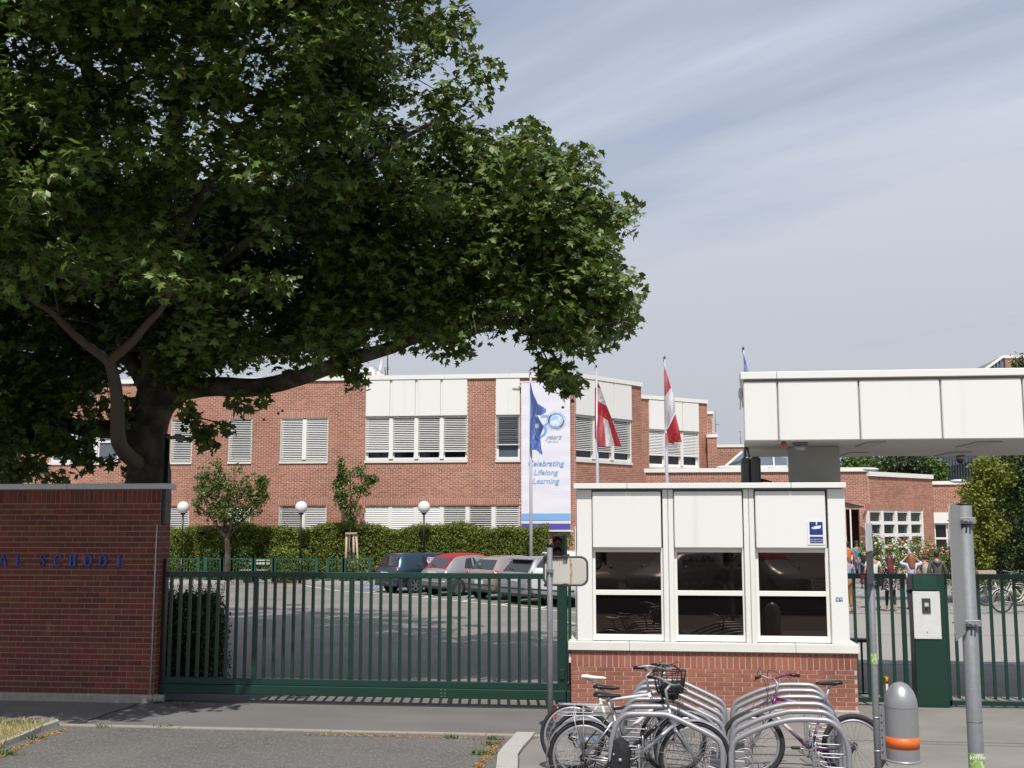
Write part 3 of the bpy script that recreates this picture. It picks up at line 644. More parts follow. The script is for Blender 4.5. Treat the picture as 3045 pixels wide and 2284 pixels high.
# roof edge
YC = 15.88; rx0, rx1 = at(1705, 1450, YC).x, at(2516, 1450, YC).x; zr0, zr1 = Z(1452, YC, 2100), Z(1436, YC, 2100); sp_ = at(1864, 1440, YC).x; sp2 = at(2352, 1440, YC).x
for a, c in ((rx0, sp_-.003), (sp_+.003, sp2-.003), (sp2+.003, rx1)):
    b = MB(); b.bbox(a, c, YC, YC+.12, zr0, zr1, .006); b.build('roof_edge', w, gh, True)
for xa, xb in ((rx0, rx0+.12), (rx1-.12, rx1)):
    b = MB(); b.bbox(xa, xb, YC+.12, DB+.05, zr0, zr1, .006); b.build('roof_edge', w, gh, True)
b = MB(); b.box(rx0+.12, rx1-.12, YC+.12, DB+.04, zr0+.01, zr1-.03); b.build('roof', M_['soffit'], gh, True)
b = MB(); b.box(cx0+.03, cx1-.03, YF+.03, YF+.3, ztop-.02, zr0+.01); b.build('shadow_gap', M_['steel'], gh, True)
b = MB(); b.tube([(cx0-.03, YF+.25, .9), (cx0-.03, YF+.25, Z(1560, YF+.3, 1714))], .012, 6); b.build('conduit', M_['white2'], gh, True)
b = MB(); xs_ = bx0-.035; b.bbox(xs_, bx0-.004, YB+.02, YB+.09, Z(1972, YB, 1700), Z(1945, YB, 1700), .006); b.build('junction_box', M_['white2'], gh, True)
# flap awning on the right side
b = MB(); xa = cx1+.01; b.prism([(xa, 16.6, 2.94), (xa+.36, 16.6, 2.86), (xa+.36, 17.6, 2.86), (xa, 17.6, 2.94)], (0, 0, .02)); b.build('side_awning', mat('grey_awning', (.10, .11, .12), .5), gh, True, True)
# surveillance sign + sticker
m_blue_s = mat('sign_blue', (.022, .035, .21), .4, var=.05); m_wht_s = mat('sign_white', (.78, .78, .78), .4, var=.02)
ys = YF-.036; sx0, sx1 = at(2401, 1580, ys).x, at(2453, 1580, ys).x; sz0, sz1 = Z(1620, ys, 2427), Z(1547, ys, 2427)
sg = empty('surveillance_sign', ((sx0+sx1)/2, ys, sz0), 0, 'blue and white camera surveillance sign on the right gatehouse panel', 'sign')
b = MB(); b.prism([(x, ys, z) for x, z in rr(sx0, sx1, sz0, sz1, .012, 3)], (0, -.004, 0)); b.build('plate', m_wht_s, sg, True, True)
def flat(x0, x1, z0, z1, d, m, name, par): b = MB(); b.box(x0, x1, ys-.004-d-.001, ys-.004-d, z0, z1); return b.build(name, m, par, True)
h_ = sz1-sz0; w_ = sx1-sx0
flat(sx0+w_*.12, sx1-w_*.12, sz0+h_*.40, sz1-h_*.07, .001, m_blue_s, 'upper_field', sg); flat(sx0+w_*.12, sx1-w_*.12, sz0+h_*.06, sz0+h_*.33, .001, m_blue_s, 'lower_field', sg)
b = MB(); cxm = (sx0+sx1)/2
b.prism([(cxm-.002, ys-.0065, sz1-h_*.07), (cxm+.014, ys-.0065, sz1-h_*.07), (cxm+.014, ys-.0065, sz1-h_*.2), (cxm-.002, ys-.0065, sz1-h_*.2)], (0, -.001, 0))
b.prism([(cxm-.045, ys-.0065, sz0+h_*.63), (cxm+.055, ys-.0065, sz0+h_*.66), (cxm+.07, ys-.0065, sz0+h_*.79), (cxm-.03, ys-.0065, sz0+h_*.75)], (0, -.001, 0))
b.prism([(cxm-.064, ys-.0065, sz0+h_*.65), (cxm-.046, ys-.0065, sz0+h_*.655), (cxm-.04, ys-.0065, sz0+h_*.72), (cxm-.058, ys-.0065, sz0+h_*.715)], (0, -.001, 0))
b.build('camera_symbol', m_wht_s, sg, True, True)
for i, tx in enumerate(('Dieser Bereich wird', 'videoüberwacht')):
    text_mesh('lettering', tx, .028, m_wht_s, sg, Matrix.Translation((cxm, ys-.0075, sz0+h_*(.20-.09*i))) @ FRONT, 0, .0003)
b = MB(); ys2 = YF-.003; b.box(at(2485, 1783, ys2).x, at(2506, 1783, ys2).x, ys2-.001, ys2, Z(1789, ys2, 2495), Z(1776, ys2, 2495))
tag(b.build('sticker', mat('blue_sticker', (.05, .13, .22), .5, var=.8, vs=60, col2=(.5, .55, .58), thr=(.45, .55))), 'small blue and white sticker on the right gatehouse column', 'sticker')
# ================= CANOPY =================
YK = 15.75
cn = empty('entrance_canopy', (2.6, 17.2, 0), 0, 'long white panelled canopy beam over the pedestrian gate on one grey column', 'canopy')
kx0 = at(2209, 1200, YK).x; kz0, kz1, kz2 = Z(1312, YK, 2300), Z(1128, YK, 2300), Z(1107, YK, 2300); KX1 = 9.5
back = at(2216, 1360, 19.1); 
# depth of the soffit: where its back edge at that height falls
tK = (kz0-CAM_H)/ray(2216, 1360)[2]; bk = Vector((ray(2216, 1360)[0]*tK, ray(2216, 1360)[1]*tK, kz0))
def kprism(name, xa, xb, ya, yb, z0, z1, m, skew0=0.0):
    b = MB(); sk = lambda y: (bk.x-kx0)/(bk.y-YK)*(y-YK)*skew0
    b.prism([(xa+sk(ya), ya, z0), (xb, ya, z0), (xb, yb, z0), (xa+sk(yb), yb, z0)], (0, 0, z1-z0)); return b.build(name, m, cn, True, True)
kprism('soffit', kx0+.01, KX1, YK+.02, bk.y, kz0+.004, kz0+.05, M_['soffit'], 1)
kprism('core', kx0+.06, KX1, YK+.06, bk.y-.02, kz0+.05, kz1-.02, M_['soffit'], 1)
joints = [kx0, at(2312, 1200, YK).x, at(2554, 1200, YK).x, at(2797, 1200, YK).x, at(3041, 1200, YK).x]
d_ = joints[3]-joints[2]
while joints[-1] < KX1-.3: joints.append(joints[-1]+d_)
for a, c in zip(joints[:-1], joints[1:]):
    b = MB(); b.bbox(a+.011, c-.011, YK-.03, YK+.06, kz0+.006, kz1-.035, .012); b.build('fascia_panel', w, cn, True)
kprism('joint_strip', kx0+.02, KX1, YK+.005, YK+.06, kz0+.01, kz1, M_['concrete'], 0)
for a, c in ((kx0-.03, at(2309, 1110, YK-.05).x-.003), (at(2309, 1110, YK-.05).x+.003, KX1)):
    b = MB(); b.bbox(a, c, YK-.07, YK+.12, kz1, kz2, .006); b.build('roof_edge', w, cn, True)
b = MB(); b.prism([(kx0-.03, YK+.12, kz1), (kx0+.1, YK+.12, kz1), (bk.x+.1, bk.y, kz1), (bk.x-.03, bk.y, kz1)], (0, 0, kz2-kz1)); b.build('roof_edge', w, cn, True, True)
# column
def at_h(u, v, z): d = ray(u, v); t = (z-CAM_H)/d[2]; return Vector((d[0]*t, d[1]*t, z))
c0 = at_h(2357, 1328, kz0); c1 = at_h(2495, 1328, kz0); yc = (c0.y+c1.y)/2
b = MB(); b.bbox(c0.x, c1.x, yc, yc+.55, 3.0, kz0+.002, .006); b.build('column', mat('column_grey', (.38, .385, .36), .6, var=.06, vs=3), cn, True)
# soffit hatches and lamps
m_hat = mat('hatch_grey', (.36, .35, .33), .5)
for (ua, ub, uc, ud, va, vb) in ((2582, 2635, 2570, 2552, 1314, 1328), (2530, 2585, 2565, 2514, 1345, 1359), (2908, 2978, 2935, 2876, 1313, 1329), (2830, 2890, 2870, 2812, 1344, 1356)):
    p = [at_h(ua, va, kz0), at_h(ub, va, kz0), at_h(ub-22, vb, kz0), at_h(ua-30, vb, kz0)]; x0, x1 = p[0].x, p[1].x; y0, y1 = p[0].y, p[3].y
    b = MB(); b.bbox(x0, x1, min(y0, y1), max(y0, y1), kz0-.012, kz0+.003, .004); b.build('hatch', m_hat, cn, True)
pb = at_h(2342, 1316, kz0-.04)
b = MB(); b.sphere((pb.x, YK+.12, kz0-.04), .045, 14, 8, (1, 1, 1.1)); tag(b.build('warning_beacon', mat('orange_lens', (.45, .06, .02), .2, spec=.7)), 'small orange red beacon under the canopy front edge', 'beacon')
pb = at_h(2373, 1320, kz0)
ld = empty('ceiling_lamp', (pb.x, YK+.35, kz0), 0, 'round metal ceiling lamp under the canopy beside the orange beacon', 'lamp')
b = MB(); b.cyl((pb.x, YK+.35, kz0+.003), (pb.x, YK+.35, kz0-.03), .11, 24); b.build('base', M_['steel'], ld, True)
b = MB(); b.cyl((pb.x, YK+.35, kz0-.03), (pb.x, YK+.35, kz0-.11), .085, 24, .07); b.build('lamp_shade', M_['satin'], ld, True)
pb = at_h(2820, 1362, kz0)
dc = empty('dome_camera', (pb.x, bk.y-.1, kz0), 0, 'small dark dome camera hanging from the rear edge of the canopy', 'camera')
b = MB(); b.cyl((pb.x, bk.y-.1, kz0+.003), (pb.x, bk.y-.1, kz0-.07), .075, 20); b.build('base', M_['satin'], dc, True)
b = MB(); b.sphere((pb.x, bk.y-.1, kz0-.075), .068, 18, 10); b.build('dome', M_['tint'], dc, True)
# antenna and equipment at the canopy's left end
b = MB(); p = at(2202, 1172, YK+.2); b.sphere(p, .06, 14, 10, (.55, .4, 1.6)); b.tube([p+Vector((0, .02, -.08)), p+Vector((-.01, .03, -.22))], .008, 6); tag(b.build('oval_antenna', M_['white2']), 'small white oval antenna on the left end of the canopy', 'antenna')
eq = empty('loudspeaker_box', (at(2235, 1400, 17.0).x, 17.0, zr1), 0, 'dark grey loudspeaker unit standing on the gatehouse roof', 'loudspeaker')
m_eq = mat('equipment_grey', (.085, .09, .09), .6, var=.12, vs=8, bump=.1, bs=30)
q = lambda u, v: at(u, v, 17.0)
b = MB(); b.bbox(q(2206, 1400).x, q(2229, 1400).x, 16.95, 17.2, zr1-.03, q(2215, 1362).z, .02); b.build('column_speaker', m_eq, eq, True)
b = MB(); b.bbox(q(2232, 1400).x, q(2261, 1400).x, 16.9, 17.2, zr1-.03, q(2245, 1359).z, .03); b.build('cabinet', m_eq, eq, True)
b = MB(); b.tube([q(2229, 1360), q(2222, 1330)+Vector((0, .05, 0)), q(2221, 1314)], .012, 6); b.tube([q(2221, 1316), q(2227, 1345), q(2229, 1434)], .008, 6); b.tube([q(2218, 1314), q(2214, 1362)], .02, 6); b.build('cable', m_eq, eq, True)
b = MB(); b.tube([q(2262, 1433)+Vector((0, 0, .02)), q(2275, 1431)+Vector((0, 0, .01)), q(2296, 1434)], [.03, .02, .01], 8); b.build('cable_coil', M_['black'], eq, True)

# ================= RIGHT FENCE, INTERCOM POST =================
YR = 17.1
pf = empty('pedestrian_gate', (3.4, YR, 0), 0, 'dark green barred pedestrian gate between gatehouse and intercom post', 'gate')
rx = lambda u, v=1800: at(u, v, YR).x
def fence_run(root, xa, xb, bars, z0=.055, z1=1.9):
    b = MB(); b.bbox(xa, xb, YR-.025, YR+.025, z1-.075, z1, .005); b.build('top_rail', g, root, True)
    b = MB(); b.bbox(xa, xb, YR-.03, YR+.03, z0, z0+.07, .005); b.build('bottom_rail', g, root, True)
    if 'fb' not in _unit: bb = MB(); bb.box(-.021, .021, -.016, .016, z0+.071, z1-.076); me = bb.mesh('bar'); me.materials.append(g); _unit['fb'] = me
    for x in bars: o = bpy.data.objects.new('bar', _unit['fb']); link(o, root, True); o.location = (x, YR, 0)
fence_run(pf, rx(2500), rx(2697), [rx(u) for u in (2541, 2577, 2612, 2652)])
b = MB(); b.bbox(rx(2679), rx(2692), YR-.03, YR+.03, .0, 1.87, .005); b.build('stile', g, pf, True)
b = MB(); b.bbox(rx(2560), rx(2574), YR-.035, YR-.027, Z(1718, YR, 2560), Z(1709, YR, 2560), .002); b.build('red_tag', mat('red_tag', (.4, .02, .02), .5), pf, True)
ip = empty('intercom_post', (4.15, YR, 0), 0, 'broad dark green post with a silver intercom plate', 'post')
x0, x1 = rx(2712, 1900), rx(2808, 1900)
b = MB(); b.bbox(x0, x1, YR-.16, YR+.12, 0, 1.90, .01); b.build('post', g, ip, True)
pu = lambda u, v: at(u, v, YR-.165)
b = MB(); b.bbox(pu(2716, 1715).x, pu(2785, 1715).x, YR-.168, YR-.155, pu(2750, 1755).z, pu(2750, 1712).z, .004); b.build('upper_plate', mat('worn_green', (.014, .052, .037), .35, var=.2, vs=9, stretch=(4, 1, .4)), ip, True)
m_plate = mat('bare_steel_plate', (.80, .80, .78), .35, metal=.35, var=.08, vs=9, bump=.05, bs=14)
pz0, pz1 = pu(2750, 1900).z, pu(2750, 1759).z
b = MB(); b.bbox(pu(2716, 1830).x, pu(2797, 1830).x, YR-.176, YR-.164, pz0, pz1, .004); b.build('intercom_plate', m_plate, ip, True)
b = MB(); b.bbox(pu(2741, 1800).x, pu(2766, 1800).x, YR-.192, YR-.176, pu(2750, 1824).z, pu(2750, 1779).z, .004); u_ = b.build('reader_unit', mat('reader_grey', (.05, .045, .045), .5), ip, True)
b = MB(); b.box(pu(2748, 1800).x, pu(2760, 1800).x, YR-.194, YR-.192, pu(2750, 1803).z, pu(2750, 1792).z); b.build('display', mat('display_pale', (.5, .52, .55), .3), u_, True)
b = MB(); b.box(pu(2750, 1800).x, pu(2757, 1800).x, YR-.194, YR-.192, pu(2750, 1814).z, pu(2750, 1807).z); b.build('button', M_['black'], u_, True)
b = MB()
for uu in (2721, 2790):
    for vv in (1763, 1896): b.cyl((pu(uu, vv).x, YR-.176, pu(uu, vv).z), (pu(uu, vv).x, YR-.18, pu(uu, vv).z), .006, 6)
b.cyl((pu(2757, 1880).x, YR-.176, pu(2757, 1880).z), (pu(2757, 1880).x, YR-.182, pu(2757, 1880).z), .01, 6); b.build('screw', M_['steel'], ip, True)
b = MB(); b.bbox(x0-.05, x0, YR-.02, YR+.02, 1.62, 1.67, .004); b.build('hinge', M_['black'], ip, True)
rf = empty('bar_fence', (5.4, YR, 0), 0, 'dark green barred fence right of the intercom post', 'fence')
fence_run(rf, x1+.02, 9.6, [rx(2839)+i*(rx(2982)-rx(2839))/4 for i in range(0, 24) if rx(2839)+i*(rx(2982)-rx(2839))/4 < 9.5], .03)
b = MB(); b.bbox(rx(2808)+.005, rx(2808)+.045, YR-.03, YR+.03, 0, 1.87, .004); b.build('stile', g, rf, True)
# small lectern-like stand behind the pedestrian gate
sd_ = empty('small_stand', (at(2560, 2000, 18.3).x, 18.3, 0), 0, 'thin black metal stand with a tray behind the pedestrian gate', 'stand')
p = at(2564, 1908, 18.3)
b = MB(); b.bbox(p.x-.28, p.x+.1, 18.15, 18.4, p.z, p.z+.05, .006); b.build('tray', M_['black'], sd_, True)
b = MB(); b.bbox(p.x-.03, p.x+.0, 18.28, 18.31, 0, p.z, .004); b.bbox(p.x-.18, p.x+.14, 18.2, 18.38, 0, .02, .004); b.build('stem', M_['black'], sd_, True)
b = MB(); p = at(2523, 1890, 18.0); b.bbox(p.x-.04, p.x+.0, 18, 18.05, .7, at(2523, 1860, 18).z, .005); b.build('back_panel', M_['black'], sd_, True)
# yellow topped bollard behind the bin
p = gnd(2632, 2085)
yb = empty('bollard', (p.x, 17.6, 0), 0, 'low bollard with yellow and white top behind the fence near the bin', 'bollard')
pp = at(2632, 2040, 17.6)
b = MB(); b.cyl((pp.x, 17.6, 0), (pp.x, 17.6, at(2632, 2030, 17.6).z), .045, 14); b.build('post', mat('worn_white', (.6, .58, .52), .6, var=.3, vs=20), yb, True)
b = MB(); b.cyl((pp.x, 17.6, at(2632, 2031, 17.6).z), (pp.x, 17.6, at(2632, 2013, 17.6).z), .05, 14); b.build('cap', mat('yellow_cap', (.55, .30, .02), .5, var=.2, vs=20), yb, True)

# ================= SIGN POLES AND BIN =================
YS = 10.9; Z_ = Z
def Z(v, y, u=1522): return Z_(v, y, 2640 if (u == 1522 and y == 10.9) else 2900 if (u == 1522 and y == 7.0) else u)
xq = at(2610, 2250, YS).x
sp0 = empty('sign_pole', (xq, YS, 0), 0, 'thin grey steel pole carrying two narrow signs and the rubbish bin', 'sign')
zt = Z(1561, YS, 2600)
b = MB(); b.tube([(xq, YS, 0), (xq, YS, 1.0), (xq, YS, zt)], .031, 18); b.build('pole', M_['steel'], sp0, True)
b = MB(); b.cyl((xq, YS, zt), (xq, YS, zt+.01), .033, 18); b.build('cap', M_['black'], sp0, True)
for v_ in (2131, 2230): b = MB(); b.tube([(xq, YS, Z(v_, YS)), (xq, YS, Z(v_+6, YS))], .0335, 16); b.build('joint_ring', M_['satin'], sp0, True)
def edge_sign(root, ua, va, ub, vb, YA, ztop, zbot, xatt, m, name, th=.004, t2=None):
    pass
# upper sign: plate seen at a steep angle, reaching forward from the pole
def plate_at(x, y, ang, L, z0, z1, m, name, root, th=.004, r=.02):
    d = Vector((math.cos(ang), math.sin(ang), 0)); n_ = Vector((-d.y, d.x, 0)); P = [(Vector((x, y, 0))+d*s_)+Vector((0, 0, z)) for s_, z in rr(0, L, z0, z1, r, 3)]
    b = MB(); b.prism(P, n_*th); return b.build(name, m, root, True, True)
m_sgn = mat('pale_sign_face', (.60, .61, .66), .45, var=.35, vs=18, detail=2)
def skew(u_far, u_near, v, y, L):    # plate runs from the pole towards the viewer
    a = at(u_far, v, y); c = at(u_near, v, y-L); return math.atan2(c.y-a.y, c.x-a.x), (c-a).length
an, L_ = skew(2592, 2574, 1600, YS-.02, .42)
a0 = at(2592, 1600, YS-.02)
plate_at(a0.x, a0.y, an, L_, Z(1637, YS, 2590), Z(1556, YS, 2590), m_sgn, 'upper_sign', sp0)
an, L_ = skew(2597, 2577, 1700, YS-.02, .34)
plate_at(at(2597, 1700, YS-.02).x, YS-.02, an, L_, Z(1733, YS, 2590), Z(1640, YS, 2590), mat('dark_sign_face', (.05, .045, .05), .5, var=.6, vs=9), 'lower_sign', sp0)
for vv in (1586, 1733):
    b = MB(); zz = Z(vv, YS, 2600)
    b.tube([(xq-.035, YS-.034, zz-.012), (xq+.04, YS-.034, zz-.012)], .005, 6); b.tube([(xq-.035, YS-.034, zz+.012), (xq+.04, YS-.034, zz+.012)], .005, 6)
    for s_ in (-.018, .006, .02): b.cyl((xq+s_, YS-.055, zz-.02), (xq+s_, YS-.03, zz+.02), .005, 6)
    b.build('clamp', M_['steel'], sp0, True)
m_stk = mat('sticker_green', (.22, .42, .10), .5, var=.7, vs=45, col2=(.62, .55, .42), thr=(.5, .6))
b = MB(); b.tube([(xq, YS, Z(1975, YS)), (xq, YS, Z(1942, YS))], .0322, 18, False); tag(b.build('pole_sticker', m_stk), 'green and orange sticker wrapped round the thin sign pole', 'sticker')
bn = empty('waste_bin', (at(2682, 2200, YS).x, YS-.02, 0), 0, 'silver domed waste bin with an orange band hung on the thin pole', 'bin')
xb = at(2683, 2200, YS).x; rb = at(2733, 2200, YS).x-xb
zb0, zb3, zbt = Z(2262, YS), Z(2100, YS), Z(2027, YS); ob0, ob1 = Z(2221, YS), Z(2187, YS)
m_bin = mat('silver_paint', (.34, .34, .35), .38, metal=.55, var=.04, vs=5, coat=.1)
xt = lambda z: xb-(z-zb0)*.0
pr = [(rb*.99, zb0+.012), (rb, zb0+.03), (rb, ob0)]
b = MB(); b.lathe(pr, (xb, YS, 0), 40); b.lathe([(rb, ob1), (rb, zb3)], (xb, YS, 0), 40)
b.lathe([(rb, zb3)]+[(rb*math.cos(a), zb3+(zbt-zb3)*math.sin(a)) for a in [rad(i*9) for i in range(1, 11)]], (xb, YS, 0), 40); b.build('shell', m_bin, bn, True)
b = MB(); b.lathe([(rb, ob0), (rb+.002, ob0), (rb+.002, ob1), (rb, ob1)], (xb, YS, 0), 40); b.build('orange_band', mat('orange_band', (.62, .13, .02), .5, var=.05), bn, True)
b = MB(); b.lathe([(.0, zb0), (rb+.008, zb0), (rb+.016, zb0+.008), (rb+.008, zb0+.02), (rb-.01, zb0+.02)], (xb, YS, 0), 40); b.build('base_rim', M_['satin'], bn, True)
b = MB(); b.lathe([(rb+.001, zb3-.004), (rb+.002, zb3), (rb+.001, zb3+.004)], (xb, YS, 0), 40); b.build('seam', M_['steel'], bn, True)
b = MB(); xr_ = xq+.028; b.box(xr_, xb-rb+.02, YS-.012, YS+.012, Z(2258, YS), Z(2100, YS)); u_ = b.build('mount_rail', M_['steel'], bn, True)
b = MB()
for i in range(6): zz = Z(2130+22*i, YS); b.box(xr_+.012, xr_+.022, YS-.0135, YS-.012, zz, zz+.018)
b.build('slot', M_['black'], u_, True)
# big pole at the right with a sign seen from its edge
YQ = 7.0; xr = at(2903, 2250, YQ).x
bp_ = empty('large_sign_pole', (xr, YQ, 0), 0, 'thick grey steel pole at right with a big sign panel seen edge on', 'sign')
zt = Z(1501, YQ, 2868)
b = MB(); b.tube([(xr, YQ, 0), (xr, YQ, 1.0), (xr, YQ, zt)], .0445, 28); b.build('pole', M_['steel'], bp_, True)
b = MB(); b.cyl((xr, YQ, zt-.002), (xr, YQ, zt+.008), .046, 24); b.build('cap', M_['black'], bp_, True)
a0 = at(2862, 1700, YQ-.03); c0 = at(2829, 1700, YQ-.62); an = math.atan2(c0.y-a0.y, c0.x-a0.x)
plate_at(a0.x, a0.y, an, (c0-a0).length, Z(1878, YQ, 2860), Z(1503, YQ, 2850), mat('sign_back_grey', (.30, .30, .30), .5, metal=.2, var=.08, vs=5), 'sign_panel', bp_, .006, .05)
for vv in (1548, 1851):
    b = MB(); zz = Z(vv, YQ, 2870)
    b.tube([(xr-.1, YQ-.02, zz), (xr-.05, YQ-.05, zz), (xr+.0, YQ-.052, zz), (xr+.052, YQ-.01, zz), (xr+.05, YQ+.03, zz)], .018, 8, flat=.3)
    b.bbox(xr-.075, xr+.05, YQ-.058, YQ-.046, zz-.019, zz+.019, .003)
    for s_ in (-.07, -.03, .0, .022): b.cyl((xr+s_, YQ-.085, zz+.006*(1 if s_ < 0 else -1)), (xr+s_, YQ-.055, zz+.006*(1 if s_ < 0 else -1)), .006, 8); b.cyl((xr+s_, YQ-.066, zz), (xr+s_, YQ-.058, zz), .012, 6)
    b.build('clamp', M_['satin'], bp_, True)
b = MB(); b.tube([(xr, YQ, Z(2143, YQ)), (xr, YQ, Z(2146, YQ))], .0455, 24); b.build('joint_ring', M_['steel'], bp_, True)
b = MB(); b.tube([(xr, YQ, Z(2296, YQ)), (xr, YQ, Z(2237, YQ))], .0452, 28, False); tag(b.build('pole_sticker', m_stk), 'green and white sticker low on the thick sign pole', 'sticker')
text_mesh('sticker_lettering', 'komm', .034, m_wht_s, None, Matrix.Translation((xr-.005, YQ-.0455, Z(2254, YQ, 2905))) @ FRONT, 0, .001, world=False)['label'] = 'white lettering on the green sticker of the thick pole'
bpy.data.objects['sticker_lettering']['category'] = 'lettering'
# street lamp beside the trunk
YL = 17.6; pl_ = at(493, 1440, YL)
sl_ = empty('street_lamp', (pl_.x, YL, 0), 0, 'black pole with a grey street lamp head beside the plane trunk', 'street lamp')
b = MB(); b.tube([(pl_.x, YL, 0), (pl_.x, YL, at(495, 1291, YL).z)], [.05, .04], 12); b.build('pole', M_['black'], sl_, True)
h0, h1, h2, h3 = at(500, 1300, YL-.05), at(512, 1302, YL-.05), at(545, 1303, YL-.05), at(567, 1312, YL-.05)
b = MB(); b.tube([at(495, 1298, YL), h0, h1], .03, 10); b.build('arm', M_['steel'], sl_, True)
b = MB(); b.tube([h1, h1+Vector((.06, 0, .01)), h2+Vector((-.05, 0, .015)), h2, h3], [.04, .075, .08, .07, .025], 14, flat=.6); b.build('lamp_head', mat('lamp_head_grey', (.20, .205, .22), .4), sl_, True)
b = MB(); b.sphere(h2+Vector((-.05, 0, -.03)), .06, 12, 8, (1.3, 1, .6)); b.build('lens', M_['satin'], sl_, True)
JF = .017
_bf = bricks_for
def bricks_for(*a, **k): return _bf(*a, **dict(k, j=JF))
# ================= MAIN SCHOOL BUILDING =================
YM = 49.6; BX0 = at(-120, 1300, YM).x; 
sb = empty('school_building', (-14, YM+4, 0), 0, 'two storey terracotta brick school building with white panels and window blinds', 'building')
zc0, zc1 = Z(1131, YM, 1087), Z(1120, YM, 1087)+.03
SLAT_LEFT = [300]
def slat_mesh():
    if 'slat' not in _unit:
        b = MB(); b.obox((0, 0, 0), (.5, 0, 0), (0, .034, .0), (0, 0, .0015)); me = b.mesh('slat'); me.materials.append(M_['slat']); _unit['slat'] = me
    return _unit['slat']
def bwin(parent, fr, s0, s1, z0, z1, panes, blind_to=0.0, tilt=45, glass='glass', recess=.14, frame_w=.055, rows=1, sill=True, mull=.09):
    """one opening: frame, mullions, panes, and blinds hanging in front"""
    a, t, n = fr; rz = math.atan2(t.y, t.x)
    wn = empty('window', tuple(a+t*((s0+s1)/2)+Vector((0, 0, z0)))); wn.parent = parent; wn.matrix_parent_inverse = base_mat(parent).inverted()
    F = M_['white2']; b = MB(); fw_ = frame_w
    fbox(b, fr, s0, s0+fw_, z0, z1, -recess-.08, -recess); fbox(b, fr, s1-fw_, s1, z0, z1, -recess-.08, -recess)
    fbox(b, fr, s0+fw_, s1-fw_, z0, z0+fw_*1.6, -recess-.08, -recess); fbox(b, fr, s0+fw_, s1-fw_, z1-fw_, z1, -recess-.08, -recess)
    wp_ = (s1-s0)/panes
    for i in range(1, panes): fbox(b, fr, s0+i*wp_-mull, s0+i*wp_+mull, z0+fw_*1.6, z1-fw_, -recess-.08, -recess+.10)
    for r in range(1, rows): zz = z0+(z1-z0)*r/rows; fbox(b, fr, s0+fw_, s1-fw_, zz-.05, zz+.05, -recess-.08, -recess+.01)
    b.build('frame', F, wn, True)
    for sa_ in (s0, s1-.012): b = MB(); fbox(b, fr, sa_, sa_+.012, z0, z1, -recess, -.01); b.build('reveal', F, wn, True)
    for i in range(panes):
        for r in range(rows):
            b = MB(); za = z0+(z1-z0)*r/rows; zb_ = z0+(z1-z0)*(r+1)/rows
            fbox(b, fr, s0+i*wp_+.01, s0+(i+1)*wp_-.01, za+.01, zb_-.01, -recess-.06, -recess-.045); b.build('pane', M_[glass], wn, True)
        # inner sash
    b = MB()
    for i in range(panes):
        m_ = mull if panes > 1 else fw_
        xa, xb = s0+i*wp_+(m_ if i else fw_), s0+(i+1)*wp_-(m_ if i < panes-1 else fw_)
        fbox(b, fr, xa, xa+.05, z0+.09, z1-.06, -recess-.05, -recess-.01); fbox(b, fr, xb-.05, xb, z0+.09, z1-.06, -recess-.05, -recess-.01); fbox(b, fr, xa+.05, xb-.05, z0+.09, z0+.15, -recess-.05, -recess-.01)
    b.build('sash', F, wn, True)
    if sill: b = MB(); fbox(b, fr, s0-.03, s1+.03, z0-.09, z0, -recess, .06); b.build('window_sill', M_['whitedirty'], wn, True)
    if blind_to is not None:
        zb_ = z0+(z1-z0)*blind_to; pitch = .082
        for i in range(panes):
            m_ = mull if panes > 1 else .02
            xa, xb = s0+i*wp_+(m_ if i else .02), s0+(i+1)*wp_-(m_ if i < panes-1 else .02); tl = tilt[i] if isinstance(tilt, (list, tuple)) else tilt
            zz = z1-.05; inv = base_mat(wn).inverted(); sb_ = MB(); 
            while zz > zb_+.03:
                c = a+t*((xa+xb)/2)+n*(-.07); c.z = zz; tt = tl+random.uniform(-3, 3)
                if SLAT_LEFT[0] > 0:
                    o = bpy.data.objects.new('slat', slat_mesh()); COL.objects.link(o); o.parent = wn; o.matrix_parent_inverse = inv
                    o.location = c; o.rotation_euler = (rad(tt), 0, rz); o.scale = (xb-xa, 1, 1); SLAT_LEFT[0] -= 1
                else:
                    d = (n*-1)*math.cos(rad(tt))+Vector((0, 0, math.sin(rad(tt)))); u_ = t.cross(d)
                    sb_.obox(c, t*(xb-xa)/2, d*.034, u_*.0015)
                zz -= pitch
            if sb_.v: o = sb_.build('blind_slats', M_['slat'], wn, True); o['kind'] = 'stuff'
            if blind_to > .01: b = MB(); fbox(b, fr, xa, xb, zb_, zb_+.05, -.10, -.04); b.build('blind_rail', M_['slat'], wn, True)
            b = MB(); fbox(b, fr, xa, xb, z1-.04, z1, -.12, -.03); b.build('blind_box', M_['slat'], wn, True)
    return wn
P0 = Vector((BX0, YM, 0)); P1 = Vector((at(1709, 1300, YM).x, YM, 0)); fm = frame(P0, P1); LM = (P1-P0).length
s_ = lambda u, v=1300: at(u, v, YM).x-BX0
zz_ = lambda v, u=1100: Z(v, YM, u)
zu0, zu1 = zz_(1371), zz_(1241); zl0, zl1 = 1.5, zz_(1502)
upper = [(s_(150), s_(352), 3), (s_(509), s_(571), 1), (s_(681), s_(748), 1), (s_(834), s_(975), 2)]
bay1 = (s_(1087), s_(1389)); bay2 = (s_(1475), s_(1546))
lower = [(s_(150, 1540), s_(352, 1540), 3), (s_(498, 1540), s_(561, 1540), 1), (s_(679, 1540), s_(743, 1540), 1), (s_(829, 1540), s_(969, 1540), 2)]
bayl = (s_(1084, 1540), s_(1545, 1540))
zp1 = zc0; zp0 = zz_(1238)
